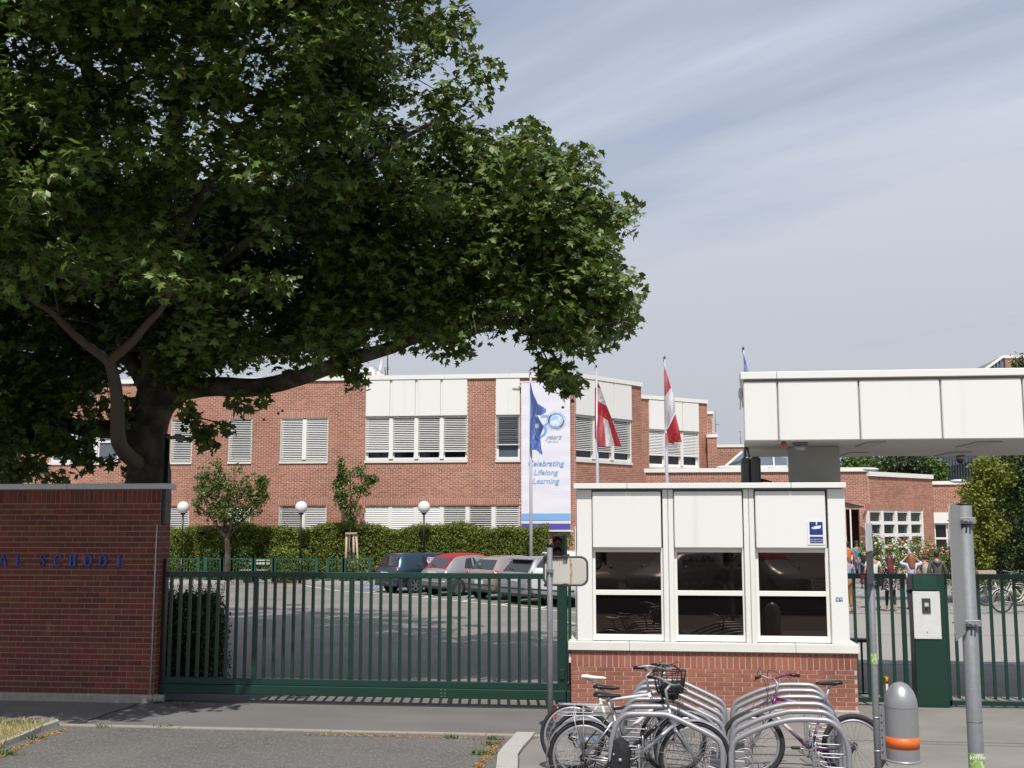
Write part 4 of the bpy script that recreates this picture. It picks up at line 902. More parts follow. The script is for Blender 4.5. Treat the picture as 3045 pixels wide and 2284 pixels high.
holes = [(a, c, zu0, zu1) for a, c, _ in upper]+[(a, c, zl0, zl1) for a, c, _ in lower]+[(bay1[0], bay1[1], zu0, zc0-.01), (bay2[0], bay2[1], zu0, zc0-.01), (bayl[0], bayl[1], zl0, zl1)]
sold = [(a-.03, c+.03, zu1+.002, zu1+.25) for a, c, _ in upper]+[(a-.03, c+.03, zu0-.26, zu0-.09) for a, c, _ in upper]+[(a-.03, c+.03, zl1+.002, zl1+.27) for a, c, _ in lower]
sold += [(bay1[0], bay1[1], zu0-.26, zu0-.09), (bay2[0], bay2[1], zu0-.26, zu0-.09), (bayl[0]-.02, bayl[1], zl1+.002, zl1+.27)]
top_s = [(0, bay1[0], zc0-.24, zc0), (bay1[1], bay2[0], zc0-.24, zc0), (bay2[1], LM, zc0-.24, zc0)]
holed_wall(0, LM, 0, zc0, holes, fm, .34, 'wall', M_['mortar_far'], sb)
br = bricks_for(0, LM, .8, zc0, holes, sold+top_s, .25, .0833)
# the 300 nearest of these: around the pier between the two bays
sx = s_(1432); br.sort(key=lambda q: abs((q[0]+q[1])/2-sx)+abs((q[2]+q[3])/2-7.2)*.3)
lay(br, fm, sb, M_['brick_far'], 300, .007)
for (a, c, k) in upper:
    bwin(sb, fm, a, c, zu0, zu1, k, None if k == 3 else 0.0, 28 if k == 1 else 38, rows=2 if k == 3 else 1, glass='glassblue' if k == 3 else 'glass')
bwin(sb, fm, bay1[0], bay1[1], zu0, zu1, 4, .20, [42, 38, 34, 34])
bwin(sb, fm, bay2[0], bay2[1], zu0, zu1, 1, .34, 8, glass='glassblue')
for (a, c, k) in lower: bwin(sb, fm, a, c, zl0, zl1, k, 0.0, [22, 38] if k == 2 else 30)
bwin(sb, fm, bayl[0], bayl[1], zl0, zl1, 6, 0.0, [66, 66, 66, 30, 22, 34])
def panels(parent, fr, s0, s1, k, z0, z1, gap=.12):
    w_ = (s1-s0)/k
    b = MB(); fbox(b, fr, s0, s1, z0-.03, z1, -.2, -.04); b.build('panel_backing', M_['whitedirty'], parent, True)
    for i in range(k):
        a = s0+i*w_+(gap/2 if i else .0); c = s0+(i+1)*w_-(gap/2 if i < k-1 else 0)
        b = MB(); fbox(b, fr, a, c, z0, z1-.02, -.03, .06); b.build('panel', M_['white'], parent, True)
        if i: b = MB(); fbox(b, fr, s0+i*w_-.045, s0+i*w_+.045, z0, z1-.02, -.04, .005); b.build('panel_cover_strip', M_['white2'], parent, True)
panels(sb, fm, *bay1, 4, zp0, zc0); panels(sb, fm, *bay2, 1, zp0, zc0)
def coping(parent, fr, s0, s1, z0, z1, step=3.0, d0=-.35, d1=.09):
    n_ = max(1, round((s1-s0)/step)); w_ = (s1-s0)/n_
    for i in range(n_): b = MB(); fbox(b, fr, s0+i*w_+.004, s0+(i+1)*w_-.004, z0, z1, d0, d1); b.build('coping', M_['white2'], parent, True)
coping(sb, fm, -.1, LM, zc0+.003, zc1)
b = MB(); b.box(BX0, P1.x-.2, YM+.34, YM+14, 0, zc0-.1); b.build('body', M_['mortar_far'], sb, True)
# angled wing
zc = zc1
W1 = at_h(1893, 1136, zc); W1 = Vector((W1.x, W1.y, 0)); W0 = Vector((P1.x, YM, 0)); 
fw2 = frame(W0, W1); LW = (W1-W0).length
q = lambda u, v: onp(u, v, W0, W1)
a0, a1 = .08, q(1876, 1240)[0]
zwu1 = zu1; zwu0 = zu0
hol = [(a0, a1, zu0, zc0-.01)]
holed_wall(0, LW+.35, 0, zc0, hol, fw2, .34, 'wall', M_['mortar_far'], sb)
so2 = [(a0, a1, zu0-.26, zu0-.09), (a1, LW+.35, zc0-.24, zc0)]
lay(bricks_for(0, LW+.35, .8, zc0, hol, so2), fw2, sb, M_['brick_far'], 0, .007)
bwin(sb, fw2, a0, a1, zu0, zu1, 3, .22, [36, 30, 36]); panels(sb, fw2, a0, a1, 3, zp0, zc0, .05)
coping(sb, fw2, 0, LW+.38, zc0+.003, zc1, 2)
W1b = W1+fw2[1]*.35; W2 = W1b-fw2[2]*5.0
fs_ = frame(W1b, W2); holed_wall(.02, 5, 0, zc0, [], fs_, .3, 'wall', M_['mortar_far'], sb); lay(bricks_for(.02, 5, 3, zc0, [], [(0, 5, zc0-.24, zc0)]), fs_, sb, M_['brick_far'], 0, .007)
coping(sb, fs_, 0, 5, zc0+.003, zc1, 3)
# rear block
R0 = at_h(1916, 1175, zc); R1 = at_h(2102, 1190, zc); R0.z = R1.z = 0; fr3 = frame(R0, R1); L3 = (R1-R0).length; q = lambda u, v: onp(u, v, R0, R1)
b0, b1 = q(1929, 1250)[0], q(2076, 1250)[0]; zw1 = q(2000, 1281)[1]; zw0 = q(2000, 1389)[1]
hol = [(b0, b1, zw0, zc0-.01)]
holed_wall(-.3, L3, 3, zc0, hol, fr3, .34, 'wall', M_['mortar_far'], sb); lay(bricks_for(-.3, L3, 3, zc0, hol, [(b1, L3, zc0-.24, zc0)]), fr3, sb, M_['brick_far'], 0, .007)
bwin(sb, fr3, b0, b1, zw0, zw1, 3, .30, [60, 40, 64]); panels(sb, fr3, b0, b1, 3, zw1+.03, zc0, .04); coping(sb, fr3, -.3, L3, zc0+.003, zc1, 2.5)
Q0 = R1.copy(); Q1 = R1-fr3[2]*5; f4 = frame(Q0, Q1); holed_wall(.02, 5, 3, zc0, [], f4, .3, 'wall', M_['mortar_far'], sb)
def chunk(u0, u1, vt, vb, y, name='stair_block', cop=.16, dep=4., side=True, par=None):
    par = par or sb
    x0, x1 = at(u0, vt, y).x, at(u1, vt, y).x; zt_, zb_ = Z(vt, y, (u0+u1)/2), max(0, Z(vb, y, (u0+u1)/2)); fr_ = frame((x0, y), (x1, y)); 
    b = MB(); b.box(x0, x1, y, y+dep, zb_, zt_-cop); b.build(name, M_['mortar_far'], par, True)
    lay(bricks_for(0, x1-x0, zb_, zt_-cop, [], [(0, x1-x0, zt_-cop-.24, zt_-cop)]), fr_, par, M_['brick_far'], 0, .007)
    b = MB(); b.box(x0-.05, x1+.05, y-.06, y+dep, zt_-cop, zt_); b.build('coping', M_['white2'], par, True)
    if side:
        fr_ = frame((x1, y), (x1, y+dep)); lay(bricks_for(0, dep, zb_, zt_-cop, [], []), fr_, par, M_['brick_far'], 0, .007)
    return x0, x1, zt_
chunk(2103, 2119, 1223, 1420, 62, dep=8)
chunk(2104, 2131, 1292, 1420, 61.2, dep=6)
chunk(2131, 2212, 1322, 1420, 66, dep=10)
b = MB(); p0 = at(2135, 1320, 66.2); p = at(2128, 1225, 63); b.tube([at(2127, 1222, 66), at(2128, 1285, 66)], .02, 5); b.tube([at(2128, 1263, 66), at(2140, 1263, 66)], .02, 5); b.tube([at(2202, 1284, 66), at(2202, 1322, 66)], .02, 5); b.tube([at(2198, 1284, 66), at(2204, 1284, 66)], .02, 5)
b.build('roof_antenna', M_['steel'], sb, True)
# glass skylight on the low roof
m_w = M_['white2']; yv = 56.5
b = MB(); P = [at(2159, 1384, yv), at(2206, 1345, yv), at(2330, 1345, yv+1.5), at(2330, 1388, yv)]
b.prism([P[0], at(2340, 1384, yv), at(2340, 1362, yv+.8), at(2206, 1342, yv+.8)][:4], (0, .05, 0)); b.build('skylight_glass', M_['glassblue'], sb, True, True)
b = MB(); b.bar(at(2157, 1386, yv-.08), at(2207, 1343, yv-.08), .14, .1); b.bar(at(2157, 1388, yv-.08), at(2340, 1388, yv-.08), .12, .12); b.bar(at(2301, 1386, yv-.08), at(2300, 1350, yv-.08), .07, .07); b.build('skylight_frame', m_w, sb, True)
b = MB(); pp = at(2150, 1391, 56.2); b.sphere(pp, .3, 14, 8, (1.2, 1, .35)); pp = at(2310, 1391, 56.2); b.sphere(pp, .35, 14, 8, (1.4, 1, .3)); b.build('dome_light', mat('dome_light', (.55, .57, .6), .2), sb, True)
# low front wall
YV = 55.5; lx0, lx1 = at(1921, 1400, YV).x, at(2582, 1400, YV).x; zl_ = Z(1392, YV, 2200); fl = frame((lx0, YV), (lx1, YV)); LL = lx1-lx0
dz0 = at(2518, 1600, YV).x-lx0; dz1 = at(2559, 1600, YV).x-lx0; zd = Z(1515, YV, 2540)
holed_wall(0, LL, 0, zl_-.2, [(dz0, dz1, 0, zd)], fl, .34, 'wall', M_['mortar_far'], sb)
lay(bricks_for(0, LL, 2.0, zl_-.2, [(dz0, dz1, 0, zd)], [(0, LL, zl_-.44, zl_-.2), (dz0-1, LL, zd+.003, zd+.27)]), fl, sb, M_['brick_far'], 0, .007)
lay(bricks_for(dz1, LL, 0.2, 2.0, [], []), fl, sb, M_['brick_far'], 0, .007)
coping(sb, fl, -.1, LL, zl_-.197, zl_, 3, -.35, .1)
b = MB(); b.box(lx0+dz0-1, lx0+dz1+.3, YV+1.3, YV+1.5, 0, zd+.1); b.build('entrance_recess', M_['brick_shade'], sb, True)
b = MB(); b.box(lx0, lx1, YV+.4, YV+2.5, 3.6, zl_-.25); b.box(lx0, lx1, YV+1.6, YV+2.5, 0, 3.6); b.build('body', M_['mortar_far'], sb, True)
b = MB(); b.box(at(2529, 1600, YV).x, at(2533, 1600, YV).x, YV-.05, YV+.05, 0, zd); b.build('entrance_post', m_w, sb, True)
# entrance hall with gridded windows
E0 = at(2582, 1402, YV-.02); zE = E0.z; E1 = at_h(2771, 1412, zE); E0.z = 0; E1 = Vector((E1.x, E1.y, 0)); fE = frame(E0, E1); LE = (E1-E0).length; q = lambda u, v: onp(u, v, E0, E1)
eh = empty('entrance_hall', (E0.x+3, E0.y+4, 0), 0, 'single storey brick entrance hall with white gridded windows behind the roses', 'building')
cols = [(2583, 2606), (2619, 2653), (2665, 2698), (2709, 2742)]; e0 = q(2584, 1560)[0]; e1 = q(2746, 1560)[0]; ez1 = q(2660, 1517)[1]; ez0 = q(2660, 1700)[1]
hol = [(e0, e1, max(ez0, .4), ez1)]
holed_wall(0, LE, 0, zE-.22, hol, fE, .34, 'wall', M_['mortar_far'], eh)
lay(sorted(bricks_for(0, LE, .3, zE-.22, hol, [(0, LE, zE-.46, zE-.22), (e0-.3, e1+.1, ez1+.003, ez1+.28)]), key=lambda z: abs(z[2]-3.6)), fE, eh, M_['brick_far'], 200, .007)
coping(eh, fE, -.05, LE, zE-.217, zE, 2)
wn = empty('window', (E0.x+2, E0.y, 1)); wn.parent = eh; wn.matrix_parent_inverse = base_mat(eh).inverted()
b = MB(); k = 4; wp_ = (e1-e0)/k; z0_, z1_ = max(ez0, .4), ez1
for i in range(k+1): fbox(b, fE, e0+i*wp_-(.11 if 0 < i < k else 0 if i == 0 else .10), e0+i*wp_+(.11 if 0 < i < k else .10 if i == 0 else 0), z0_, z1_, -.2, -.02)
rws = [1620, 1591, 1555, 1519]; zr_ = [q(2660, v)[1] for v in (1655, 1624, 1591, 1555, 1519)]
for zz in zr_: fbox(b, fE, e0+.1, e1-.1, zz-.08, zz+.08, -.19, -.04)
b.build('frame', m_w, wn, True)
for i in range(k):
    for r in range(4):
        b = MB(); fbox(b, fE, e0+i*wp_+.1, e0+(i+1)*wp_-.1, zr_[r], zr_[r+1], -.17, -.15); b.build('pane', M_['glass'], wn, True)
b = MB(); fbox(b, fE, e0+.1, e1-.1, z0_, zr_[0], -.17, -.15); b.build('door_pane', M_['glass'], wn, True)
YT2 = E1.y+.25; T0 = at(2773, 1431, YT2); zT = T0.z; T0.z = 0; T1 = at(2900, 1431, YT2); T1.z = 0; fT = frame(T0, T1); LT = (T1-T0).length; q = lambda u, v: onp(u, v, T0, T1)
t0, t1 = q(2778, 1580)[0], q(2822, 1580)[0]; th0, th1 = q(2790, 1690)[1], q(2790, 1524)[1]
hol = [(t0, t1, max(th0, .3), th1)]
holed_wall(-.2, LT, 0, zT-.18, hol, fT, .34, 'wall', M_['mortar_far'], eh); lay(bricks_for(-.2, LT, .3, zT-.18, hol, [(-.2, LT, zT-.4, zT-.18), (-.2, LT, th1, th1+.25)]), fT, eh, M_['brick_far'], 0, .007); coping(eh, fT, -.2, LT, zT-.177, zT, 2)
bwin(eh, fT, t0, t1, max(th0, .3), q(2790, 1557)[1], 1, None, rows=3, sill=False); b = MB(); fbox(b, fT, t0, t1, q(2790, 1556)[1], th1, -.12, .03); b.build('panel', M_['white'], eh, True)
b = MB(); pp = at(2590, 1396, 53.5); b.sphere(pp, .3, 14, 8, (1.2, 1, .3)); pp = at(2850, 1431, 56); b.sphere(pp, .32, 14, 8, (1.2, 1, .3)); b.build('dome_light', mat('dome_light', (.5,)*3), eh, True)
# far grey metal hall and roof at the right
mg = mat('grey_cladding', (.17, .19, .22), .5, metal=.3, var=.1, vs=2); 
fh = empty('metal_hall', (at(2850, 1400, 78).x, 80, 0), 0, 'grey metal clad hall with dark upright louvres behind the yellow green tree', 'building')
H0 = at(2765, 1365, 84); H1 = at(2960, 1400, 66); H0.z = H1.z = 0; fH = frame(H0, H1); LH = (H1-H0).length; zH = 8.4; zb_ = onp(2800, 1392, H0, H1)[1]
b = MB(); fbox(b, fH, 0, LH, zb_, zH, -6, 0); b.build('upper_cladding', mg, fh, True)
b = MB(); fbox(b, fH, 0, LH, 0, zb_, -6, -.3); b.build('wall', M_['glass'], fh, True)
i = 0.
while i < LH: b = MB(); fbox(b, fH, i, i+.14, 2.5, zb_, -.3, .02); b.build('louvre', mg, fh, True); i += .75
b = MB(); i = 0.
while i < LH: fbox(b, fH, i, i+.05, zb_, zH, 0, .04); i += .9
b.build('standing_seam', mg, fh, True)
tw = empty('roof_tower', (at(3020, 1100, 75).x, 78, 0), 0, 'brick stair tower with sloping metal roof above the canopy at far right', 'building')
x0, x1_, zt_ = chunk(2988, 3200, 1055, 1250, 75, 'tower_block', .2, 8, par=tw)
b = MB(); A = at(2936, 1099, 75.1); B = at(2985, 1063, 75.1); C = at(2986, 1110, 75.1); A2 = at(2936, 1250, 75.1); C2 = at(2986, 1250, 75.1); b.prism([A, B, C2, A2], (0, 5, 0)); b.build('sloping_roof', mg, tw, True, True)
b = MB()
for i in range(1, 5): u = 2936+i*10; b.bar(at(u, 1099-(u-2936)*.735, 75.0), at(u, 1180, 75.0), .08, .06)
b.build('standing_seam', mg, tw, True); b = MB(); b.bar(A+Vector((-.2, -.1, 0)), B+Vector((0, -.1, .1)), .1, .15); b.build('verge_trim', m_w, tw, True)
# ---- roof fittings ----
ac = empty('ventilation_housing', (at(1100, 1115, 52).x, 52, zc1), 0, 'white slatted ventilation housing on the school roof', 'ventilation unit')
p = lambda u, v, y=52: at(u, v, y)
b = MB(); b.bbox(p(1040, 1115).x, p(1120, 1115).x, 51.6, 54, zc1-.3, p(1100, 1103).z, .02); b.build('housing', M_['white2'], ac, True)
b = MB()
for i in range(3): b.box(p(1042, 1110).x, p(1112, 1110).x, 51.56, 51.59, p(1080, 1122-i*5).z, p(1080, 1120-i*5).z)
b.build('louvre', M_['steel'], ac, True); b = MB(); b.prism([p(1120, 1104), p(1158, 1122), p(1158, 1126), p(1120, 1126)], (0, 1.2, 0)); b.build('duct', M_['whitedirty'], ac, True, True)
b = MB(); pc = p(1102, 1096); b.bbox(pc.x-.08, pc.x+.1, 52, 52.2, pc.z-.1, pc.z+.06, .01); b.tube([(pc.x, 52.1, pc.z-.3), (pc.x, 52.1, pc.z)], .02, 6); tag(b.build('roof_floodlight', M_['white2'], None), 'tiny white floodlight on the ventilation housing', 'lamp')
dsh = empty('satellite_dish', (p(1143, 1110).x, 51, zc1), 0, 'white satellite dish on the school roof seen nearly edge on', 'satellite dish')
c = at(1139, 1086, 51); b = MB(); R_ = .47; ax = Vector((.93, -.25, .28)).normalized(); b.lathe([(R_*i/8, .10*(i/8)**2) for i in range(9)], (0, 0, 0), 28); rot = Vector((0, 0, 1)).rotation_difference(Vector((-.90, -.38, .22)).normalized()).to_matrix().to_4x4()
b.xf(Matrix.Translation(c) @ rot); b.build('dish', mat('dish_white', (.72, .72, .72), .5), dsh, True)
b = MB(); b.tube([c+Vector((.1, 0, -.1)), at(1146, 1105, 51.1), at(1146, 1124, 51.1)], .03, 8); b.tube([c+Vector((0, 0, -.4)), c+Vector((-.35, -.25, -.1))], .012, 6); b.build('bracket', M_['steel'], dsh, True)
am = empty('roof_mast', (at(1152, 1110, 51.3).x, 51.3, zc1), 0, 'thin dark antenna mast beside the satellite dish', 'mast')
b = MB(); b.tube([at(1152.5, 1126, 51.3), at(1152.5, 1035, 51.3)], .028, 6); b.build('pole', M_['black'], am, True)
b = MB(); 
for v in (1094, 1099): b.tube([at(1150, v, 51.3), at(1158, v, 51.3)], .012, 5)
b.build('crossbar', M_['black'], am, True)
vt = empty('roof_vents', (at(975, 1115, 51).x, 51, zc1), 0, 'beige roof vents with thin rods behind the low branch', 'vent')
b = MB(); a_ = at(958, 1122, 51); 
for u in (958, 972): c = at(u, 1118, 51); b.bbox(c.x, c.x+.17, 51, 51.3, zc1-.05, at(u, 1108, 51).z, .01)
b.build('vent_box', mat('beige', (.42, .36, .27), .7), vt, True); b = MB(); b.tube([at(976, 1122, 51), at(976, 1070, 51)], .012, 5); b.build('rod', M_['steel'], vt, True)
# ---- banner ----
YBn = 49.4; bn_ = empty('banner', (at(1623, 1350, YBn).x, YBn, 2.3), 0, 'tall white banner with light blue lettering hung on the brick facade', 'banner')
x0, x1 = at(1550, 1350, YBn).x, at(1696, 1350, YBn).x; zB0, zB1 = Z(1577, YBn, 1620), Z(1137, YBn, 1620)
b = MB(); n_ = 60
rings = [[(x0, YBn+.004*math.sin(i*.9), zB0+(zB1-zB0)*i/n_), (x0+(x1-x0)*.5, YBn+.008*math.sin(i*.5+1), zB0+(zB1-zB0)*i/n_), (x1, YBn+.004*math.sin(i*1.1), zB0+(zB1-zB0)*i/n_), (x1, YBn+.03, zB0+(zB1-zB0)*i/n_), (x0, YBn+.03, zB0+(zB1-zB0)*i/n_)] for i in range(n_+1)]
b.loft(rings, True, True); b.build('cloth', mat('banner_cloth', (.72, .71, .78), .7, var=.015, vs=2), bn_, True, True)
def strip(va, vb, m, name): b = MB(); b.box(x0+.01, x1-.01, YBn-.017, YBn-.012, Z(vb, YBn, 1620), Z(va, YBn, 1620)); b.build(name, m, bn_, True)
m_lb = mat('banner_light_blue', (.20, .42, .72), .7, var=.03); m_pu = mat('banner_violet', (.085, .075, .36), .7, var=.03); m_tx = mat('banner_text_blue', (.26, .44, .68), .7)
strip(1527, 1547, m_lb, 'light_blue_stripe'); strip(1557, 1574, m_pu, 'violet_stripe')
b = MB(); b.bar((x0-.12, YBn+.01, zB1+.03), (x1+.04, YBn+.01, zB1+.03), .05, .05); b.bar((x0-.04, YBn+.01, zB0-.03), (x1+.1, YBn+.01, zB0-.03), .05, .05); b.bar((x0-.4, YBn+.06, zB1-.15), (x0, YBn+.04, zB1-.15), .04, .04); b.build('rail', m_w, bn_, True)
for tx, v, u in (('Celebrating', 1385, 1622), ('Lifelong', 1412, 1622), ('Learning', 1438, 1622)):
    c = at(u, v, YBn); text_mesh('lettering', tx, .345, m_tx, bn_, Matrix.Translation((c.x, YBn-.016, c.z)) @ FRONT, .25, .002, bold=.004)
m_gt = mat('banner_grey_text', (.36, .40, .5), .7); c = at(1645, 1306, YBn); text_mesh('lettering', 'years', .33, m_gt, bn_, Matrix.Translation((c.x, YBn-.016, c.z)) @ FRONT, .5, .002)
c = at(1642, 1316, YBn); text_mesh('lettering', '1984-2014', .12, m_gt, bn_, Matrix.Translation((c.x, YBn-.016, c.z)) @ FRONT, .3, .002)
c = at(1606, 1300, YBn); text_mesh('lettering', '3', 1.55, m_lb, bn_, Matrix.Translation((c.x-.05, YBn-.016, c.z-.05)) @ FRONT, .35, .002, bold=-.02)
em = at(1654, 1251, YBn); b = MB(); R_ = .36
def ringp(b, r0, r1, a0, a1, n_=30, y=-.018):
    pr = None
    for i in range(n_+1):
        a = rad(a0+(a1-a0)*i/n_); o = (em.x+r1*math.cos(a), YBn+y, em.z+r1*math.sin(a)); q_ = (em.x+r0*math.cos(a), YBn+y, em.z+r0*math.sin(a))
        if pr: b.prism([pr[0], o, q_, pr[1]], (0, -.002, 0))
        pr = (o, q_)
ringp(b, R_*.84, R_, 0, 130); ringp(b, R_*.84, R_, 200, 300); b.build('emblem_ring_light', m_lb, bn_, True)
b = MB(); ringp(b, R_*.84, R_, 130, 200); ringp(b, R_*.84, R_, 300, 360); b.build('emblem_ring_dark', mat('emblem_navy', (.03, .08, .22), .7), bn_, True)
b = MB(); ringp(b, .0, R_*.74, 0, 360, y=-.0165); b.build('emblem_globe', mat('emblem_globe', (.35, .55, .78), .7, col2=(.72, .76, .84), thr=(.48, .54), vs=5), bn_, True)
b = MB()
for i in range(36):
    if i % 9 < 8: a = rad(i*10); rr_ = R_*1.17; b.obox((em.x+rr_*math.cos(a), YBn-.018, em.z+rr_*math.sin(a)), (.010*math.sin(a), 0, -.010*math.cos(a)), (0, .001, 0), (.022*math.cos(a), 0, .022*math.sin(a)))
b.build('emblem_lettering', m_gt, bn_, True)

# ---- flagpoles and flags ----
m_fp = mat('flagpole_grey', (.50, .51, .54), .35, metal=.3, var=.05)
mred = mat('flag_red', (.48, .035, .05), .65, var=.18, vs=3, trans=.25); mredl = mat('flag_red_folded', (.50, .09, .11), .65, var=.18, vs=3, trans=.25); mwf = mat('flag_white', (.68, .66, .68), .7, var=.06, vs=3, trans=.25)
mbf = mat('flag_blue', (.12, .21, .52), .65, var=.2, vs=2, trans=.25); mlf = mat('flag_pale_blue', (.25, .42, .75), .65, var=.1, trans=.2)
def flag_piece(parent, y, poly, m, name, dy=0):
    # triangulated cloth with folds in depth and a few mm of thickness
    P = [at(u, v, y) for u, v in poly]; c = sum(P, Vector())/len(P); b = MB(); n_ = len(P); 
    def fold(p): return Vector((p.x, p.y+dy+.10*math.sin(p.x*9.0+p.z*2.2)+.05*math.sin(p.x*23-p.z*3), p.z))
    def sub(A, B, C, k):
        if k == 0: A, B, C = fold(A), fold(B), fold(C); b.prism([A, B, C], (0, .008, 0)); return
        a, c_, d = (A+B)/2, (B+C)/2, (C+A)/2; sub(A, a, d, k-1); sub(a, B, c_, k-1); sub(d, c_, C, k-1); sub(a, c_, d, k-1)
    for i in range(n_): sub(P[i], P[(i+1) % n_], c, 2)
    o = b.build(name, m, parent, True, True); return o
def zc_(pts, ox, oy, k): return [(ox+x*k, oy+y*k) for x, y in pts]
def pole(u0, v0, u1, y, label, flabel):
    x = at(u0, v0, y).x; zt_ = at(u0, v0, y).z
    fp = empty('flagpole', (x, y, 0), 0, label, 'flagpole', 'flagpoles in front of the school')
    b = MB(); b.tube([(x, y, 0), (x, y, 3), (x, y, zt_)], [.07, .065, .045], 12); b.build('pole', m_fp, fp, True)
    b = MB(); b.cyl((x, y, zt_), (x, y, zt_+.12), .025, 8); b.bar((x-.05, y-.05, zt_-.08), (x-.05, y-.05, zt_+.1), .02, .02); b.build('finial', M_['black'], fp, True)
    f = empty('flag', (x, y, zt_-.5), 0, flabel, 'flag'); return f
k4 = .3617
f = pole(1578, 1115, 0, 44.0, 'grey flagpole with blue flag in front of the banner', 'limp blue flag with white emblem hanging before the banner')
Zm = lambda pts: zc_(pts, 1050, 1050, k4)
flag_piece(f, 43.8, Zm([(1455, 230), (1480, 330), (1520, 420), (1500, 500), (1455, 560)]), mbf, 'flag_cloth'); flag_piece(f, 43.8, Zm([(1520, 420), (1588, 460), (1585, 490), (1545, 515), (1500, 510)]), mbf, 'flag_cloth')
flag_piece(f, 43.8, Zm([(1455, 555), (1505, 495), (1540, 560), (1570, 610), (1535, 680), (1548, 800), (1455, 795)]), mbf, 'flag_cloth'); flag_piece(f, 43.8, Zm([(1500, 790), (1548, 790), (1555, 820), (1548, 838)]), mbf, 'flag_cloth')
flag_piece(f, 43.6, Zm([(1492, 505), (1518, 508), (1512, 540)]), mwf, 'emblem', -.12); flag_piece(f, 43.6, Zm([(1495, 585), (1528, 580), (1528, 615), (1500, 620)]), mwf, 'emblem', -.12)
f = pole(1773.5, 1094, 0, 41.8, 'grey flagpole with red and white flag left of the roof corner', 'red white red striped flag, wide fold open, on the second pole')
Zm = lambda pts: zc_(pts, 1650, 1000, k4)
flag_piece(f, 41.6, Zm([(350, 370), (378, 430), (350, 420)]), mred, 'red_stripe'); flag_piece(f, 41.6, Zm([(350, 420), (378, 430), (430, 580), (350, 525)]), mwf, 'white_stripe')
flag_piece(f, 41.6, Zm([(350, 525), (430, 580), (470, 682), (435, 690), (395, 665), (350, 640)]), mred, 'red_stripe'); flag_piece(f, 41.6, Zm([(350, 640), (397, 668), (422, 905), (350, 908)]), mredl, 'red_stripe')
flag_piece(f, 41.6, Zm([(397, 668), (435, 690), (493, 895), (455, 908), (422, 905)]), mwf, 'white_stripe'); flag_piece(f, 41.6, Zm([(435, 690), (470, 682), (548, 908), (493, 905)]), mred, 'red_stripe'); flag_piece(f, 41.6, Zm([(328, 420), (340, 420), (342, 880), (328, 830)]), mredl, 'red_stripe')
f = pole(1977, 1069, 0, 39.6, 'grey flagpole right of the roof corner before the rear block', 'narrow red and white striped flag on the third pole')
flag_piece(f, 39.4, Zm([(899, 240), (925, 320), (955, 420), (903, 500)]), mredl, 'red_stripe'); flag_piece(f, 39.4, Zm([(903, 500), (955, 420), (985, 520), (992, 610), (965, 670), (912, 785)]), mwf, 'white_stripe')
flag_piece(f, 39.4, Zm([(990, 635), (1046, 872), (932, 878), (920, 775), (965, 690)]), mred, 'red_stripe'); flag_piece(f, 39.4, Zm([(952, 878), (1056, 880), (992, 922)]), mwf, 'white_stripe'); flag_piece(f, 39.4, Zm([(908, 790), (918, 790), (922, 905), (912, 880)]), mredl, 'red_stripe')
f = pole(2211, 1042, 0, 37.7, 'grey flagpole rising behind the left end of the canopy', 'blue and white flag behind the left end of the canopy')
flag_piece(f, 37.5, Zm([(1546, 135), (1560, 190), (1572, 230), (1550, 240)]), mbf, 'blue_stripe'); flag_piece(f, 37.5, Zm([(1550, 240), (1572, 230), (1590, 280), (1596, 500), (1550, 560)]), mlf, 'pale_blue_stripe')
# ================= VEGETATION =================
def leaves(name, C, Rr, n_per, size, m, parent=None, shape='small', up=.5, squash=1.0, lean=0):
    """C (K,3) clump centres, Rr radii; scatter folded leaves round each clump"""
    C = np.asarray(C, float); K = len(C); Rr = np.broadcast_to(np.asarray(Rr, float), (K,))
    idx = np.repeat(np.arange(K), n_per); n = len(idx)
    d = rng.normal(0, 1, (n, 3)); d /= np.linalg.norm(d, axis=1)[:, None]; r = rng.uniform(0, 1, n)**.5
    P = C[idx]+d*(r*Rr[idx])[:, None]*np.array([1, 1, squash])
    Nn = rng.normal(0, 1, (n, 3)); Nn[:, 2] = np.abs(Nn[:, 2])+up; 
    Nn += d*.5; Nn[:, 1] -= lean; Nn /= np.linalg.norm(Nn, axis=1)[:, None]
    A = rng.normal(0, 1, (n, 3)); A[:, 2] -= .5; A -= Nn*(A*Nn).sum(1)[:, None]; A /= np.linalg.norm(A, axis=1)[:, None]; B = np.cross(Nn, A)
    s = size*rng.uniform(.6, 1.25, n)
    if shape == 'small': T = [(-.5, 0, 0), (0, .26, .06), (.5, 0, -.04), (0, -.26, .06)]; F = [(0, 1, 2), (0, 2, 3)]
    else:
        T = [(0, 0, .05), (-.42, .0, -.02), (-.22, .42, .02), (.02, .22, .0), (.22, .52, -.04), (.22, .16, .03), (.62, .0, -.10), (.22, -.16, .03), (.22, -.52, -.04), (.02, -.22, .0), (-.22, -.42, .02)]
        F = [(0, i, i+1) for i in range(1, 10)]+[(0, 10, 1)]
    T = np.array(T); V = P[:, None]+s[:, None, None]*(T[None, :, :1]*A[:, None]+T[None, :, 1:2]*B[:, None]+T[None, :, 2:3]*Nn[:, None])
    o = npmesh(name, V.reshape(-1, 3), len(T), F, m, parent, parent is not None); o['kind'] = 'stuff'; return o
def in_poly(x, y, P):
    c = False; n = len(P); j = n-1
    for i in range(n):
        if (P[i][1] > y) != (P[j][1] > y) and x < (P[j][0]-P[i][0])*(y-P[i][1])/(P[j][1]-P[i][1])+P[i][0]: c = not c
        j = i
    return c
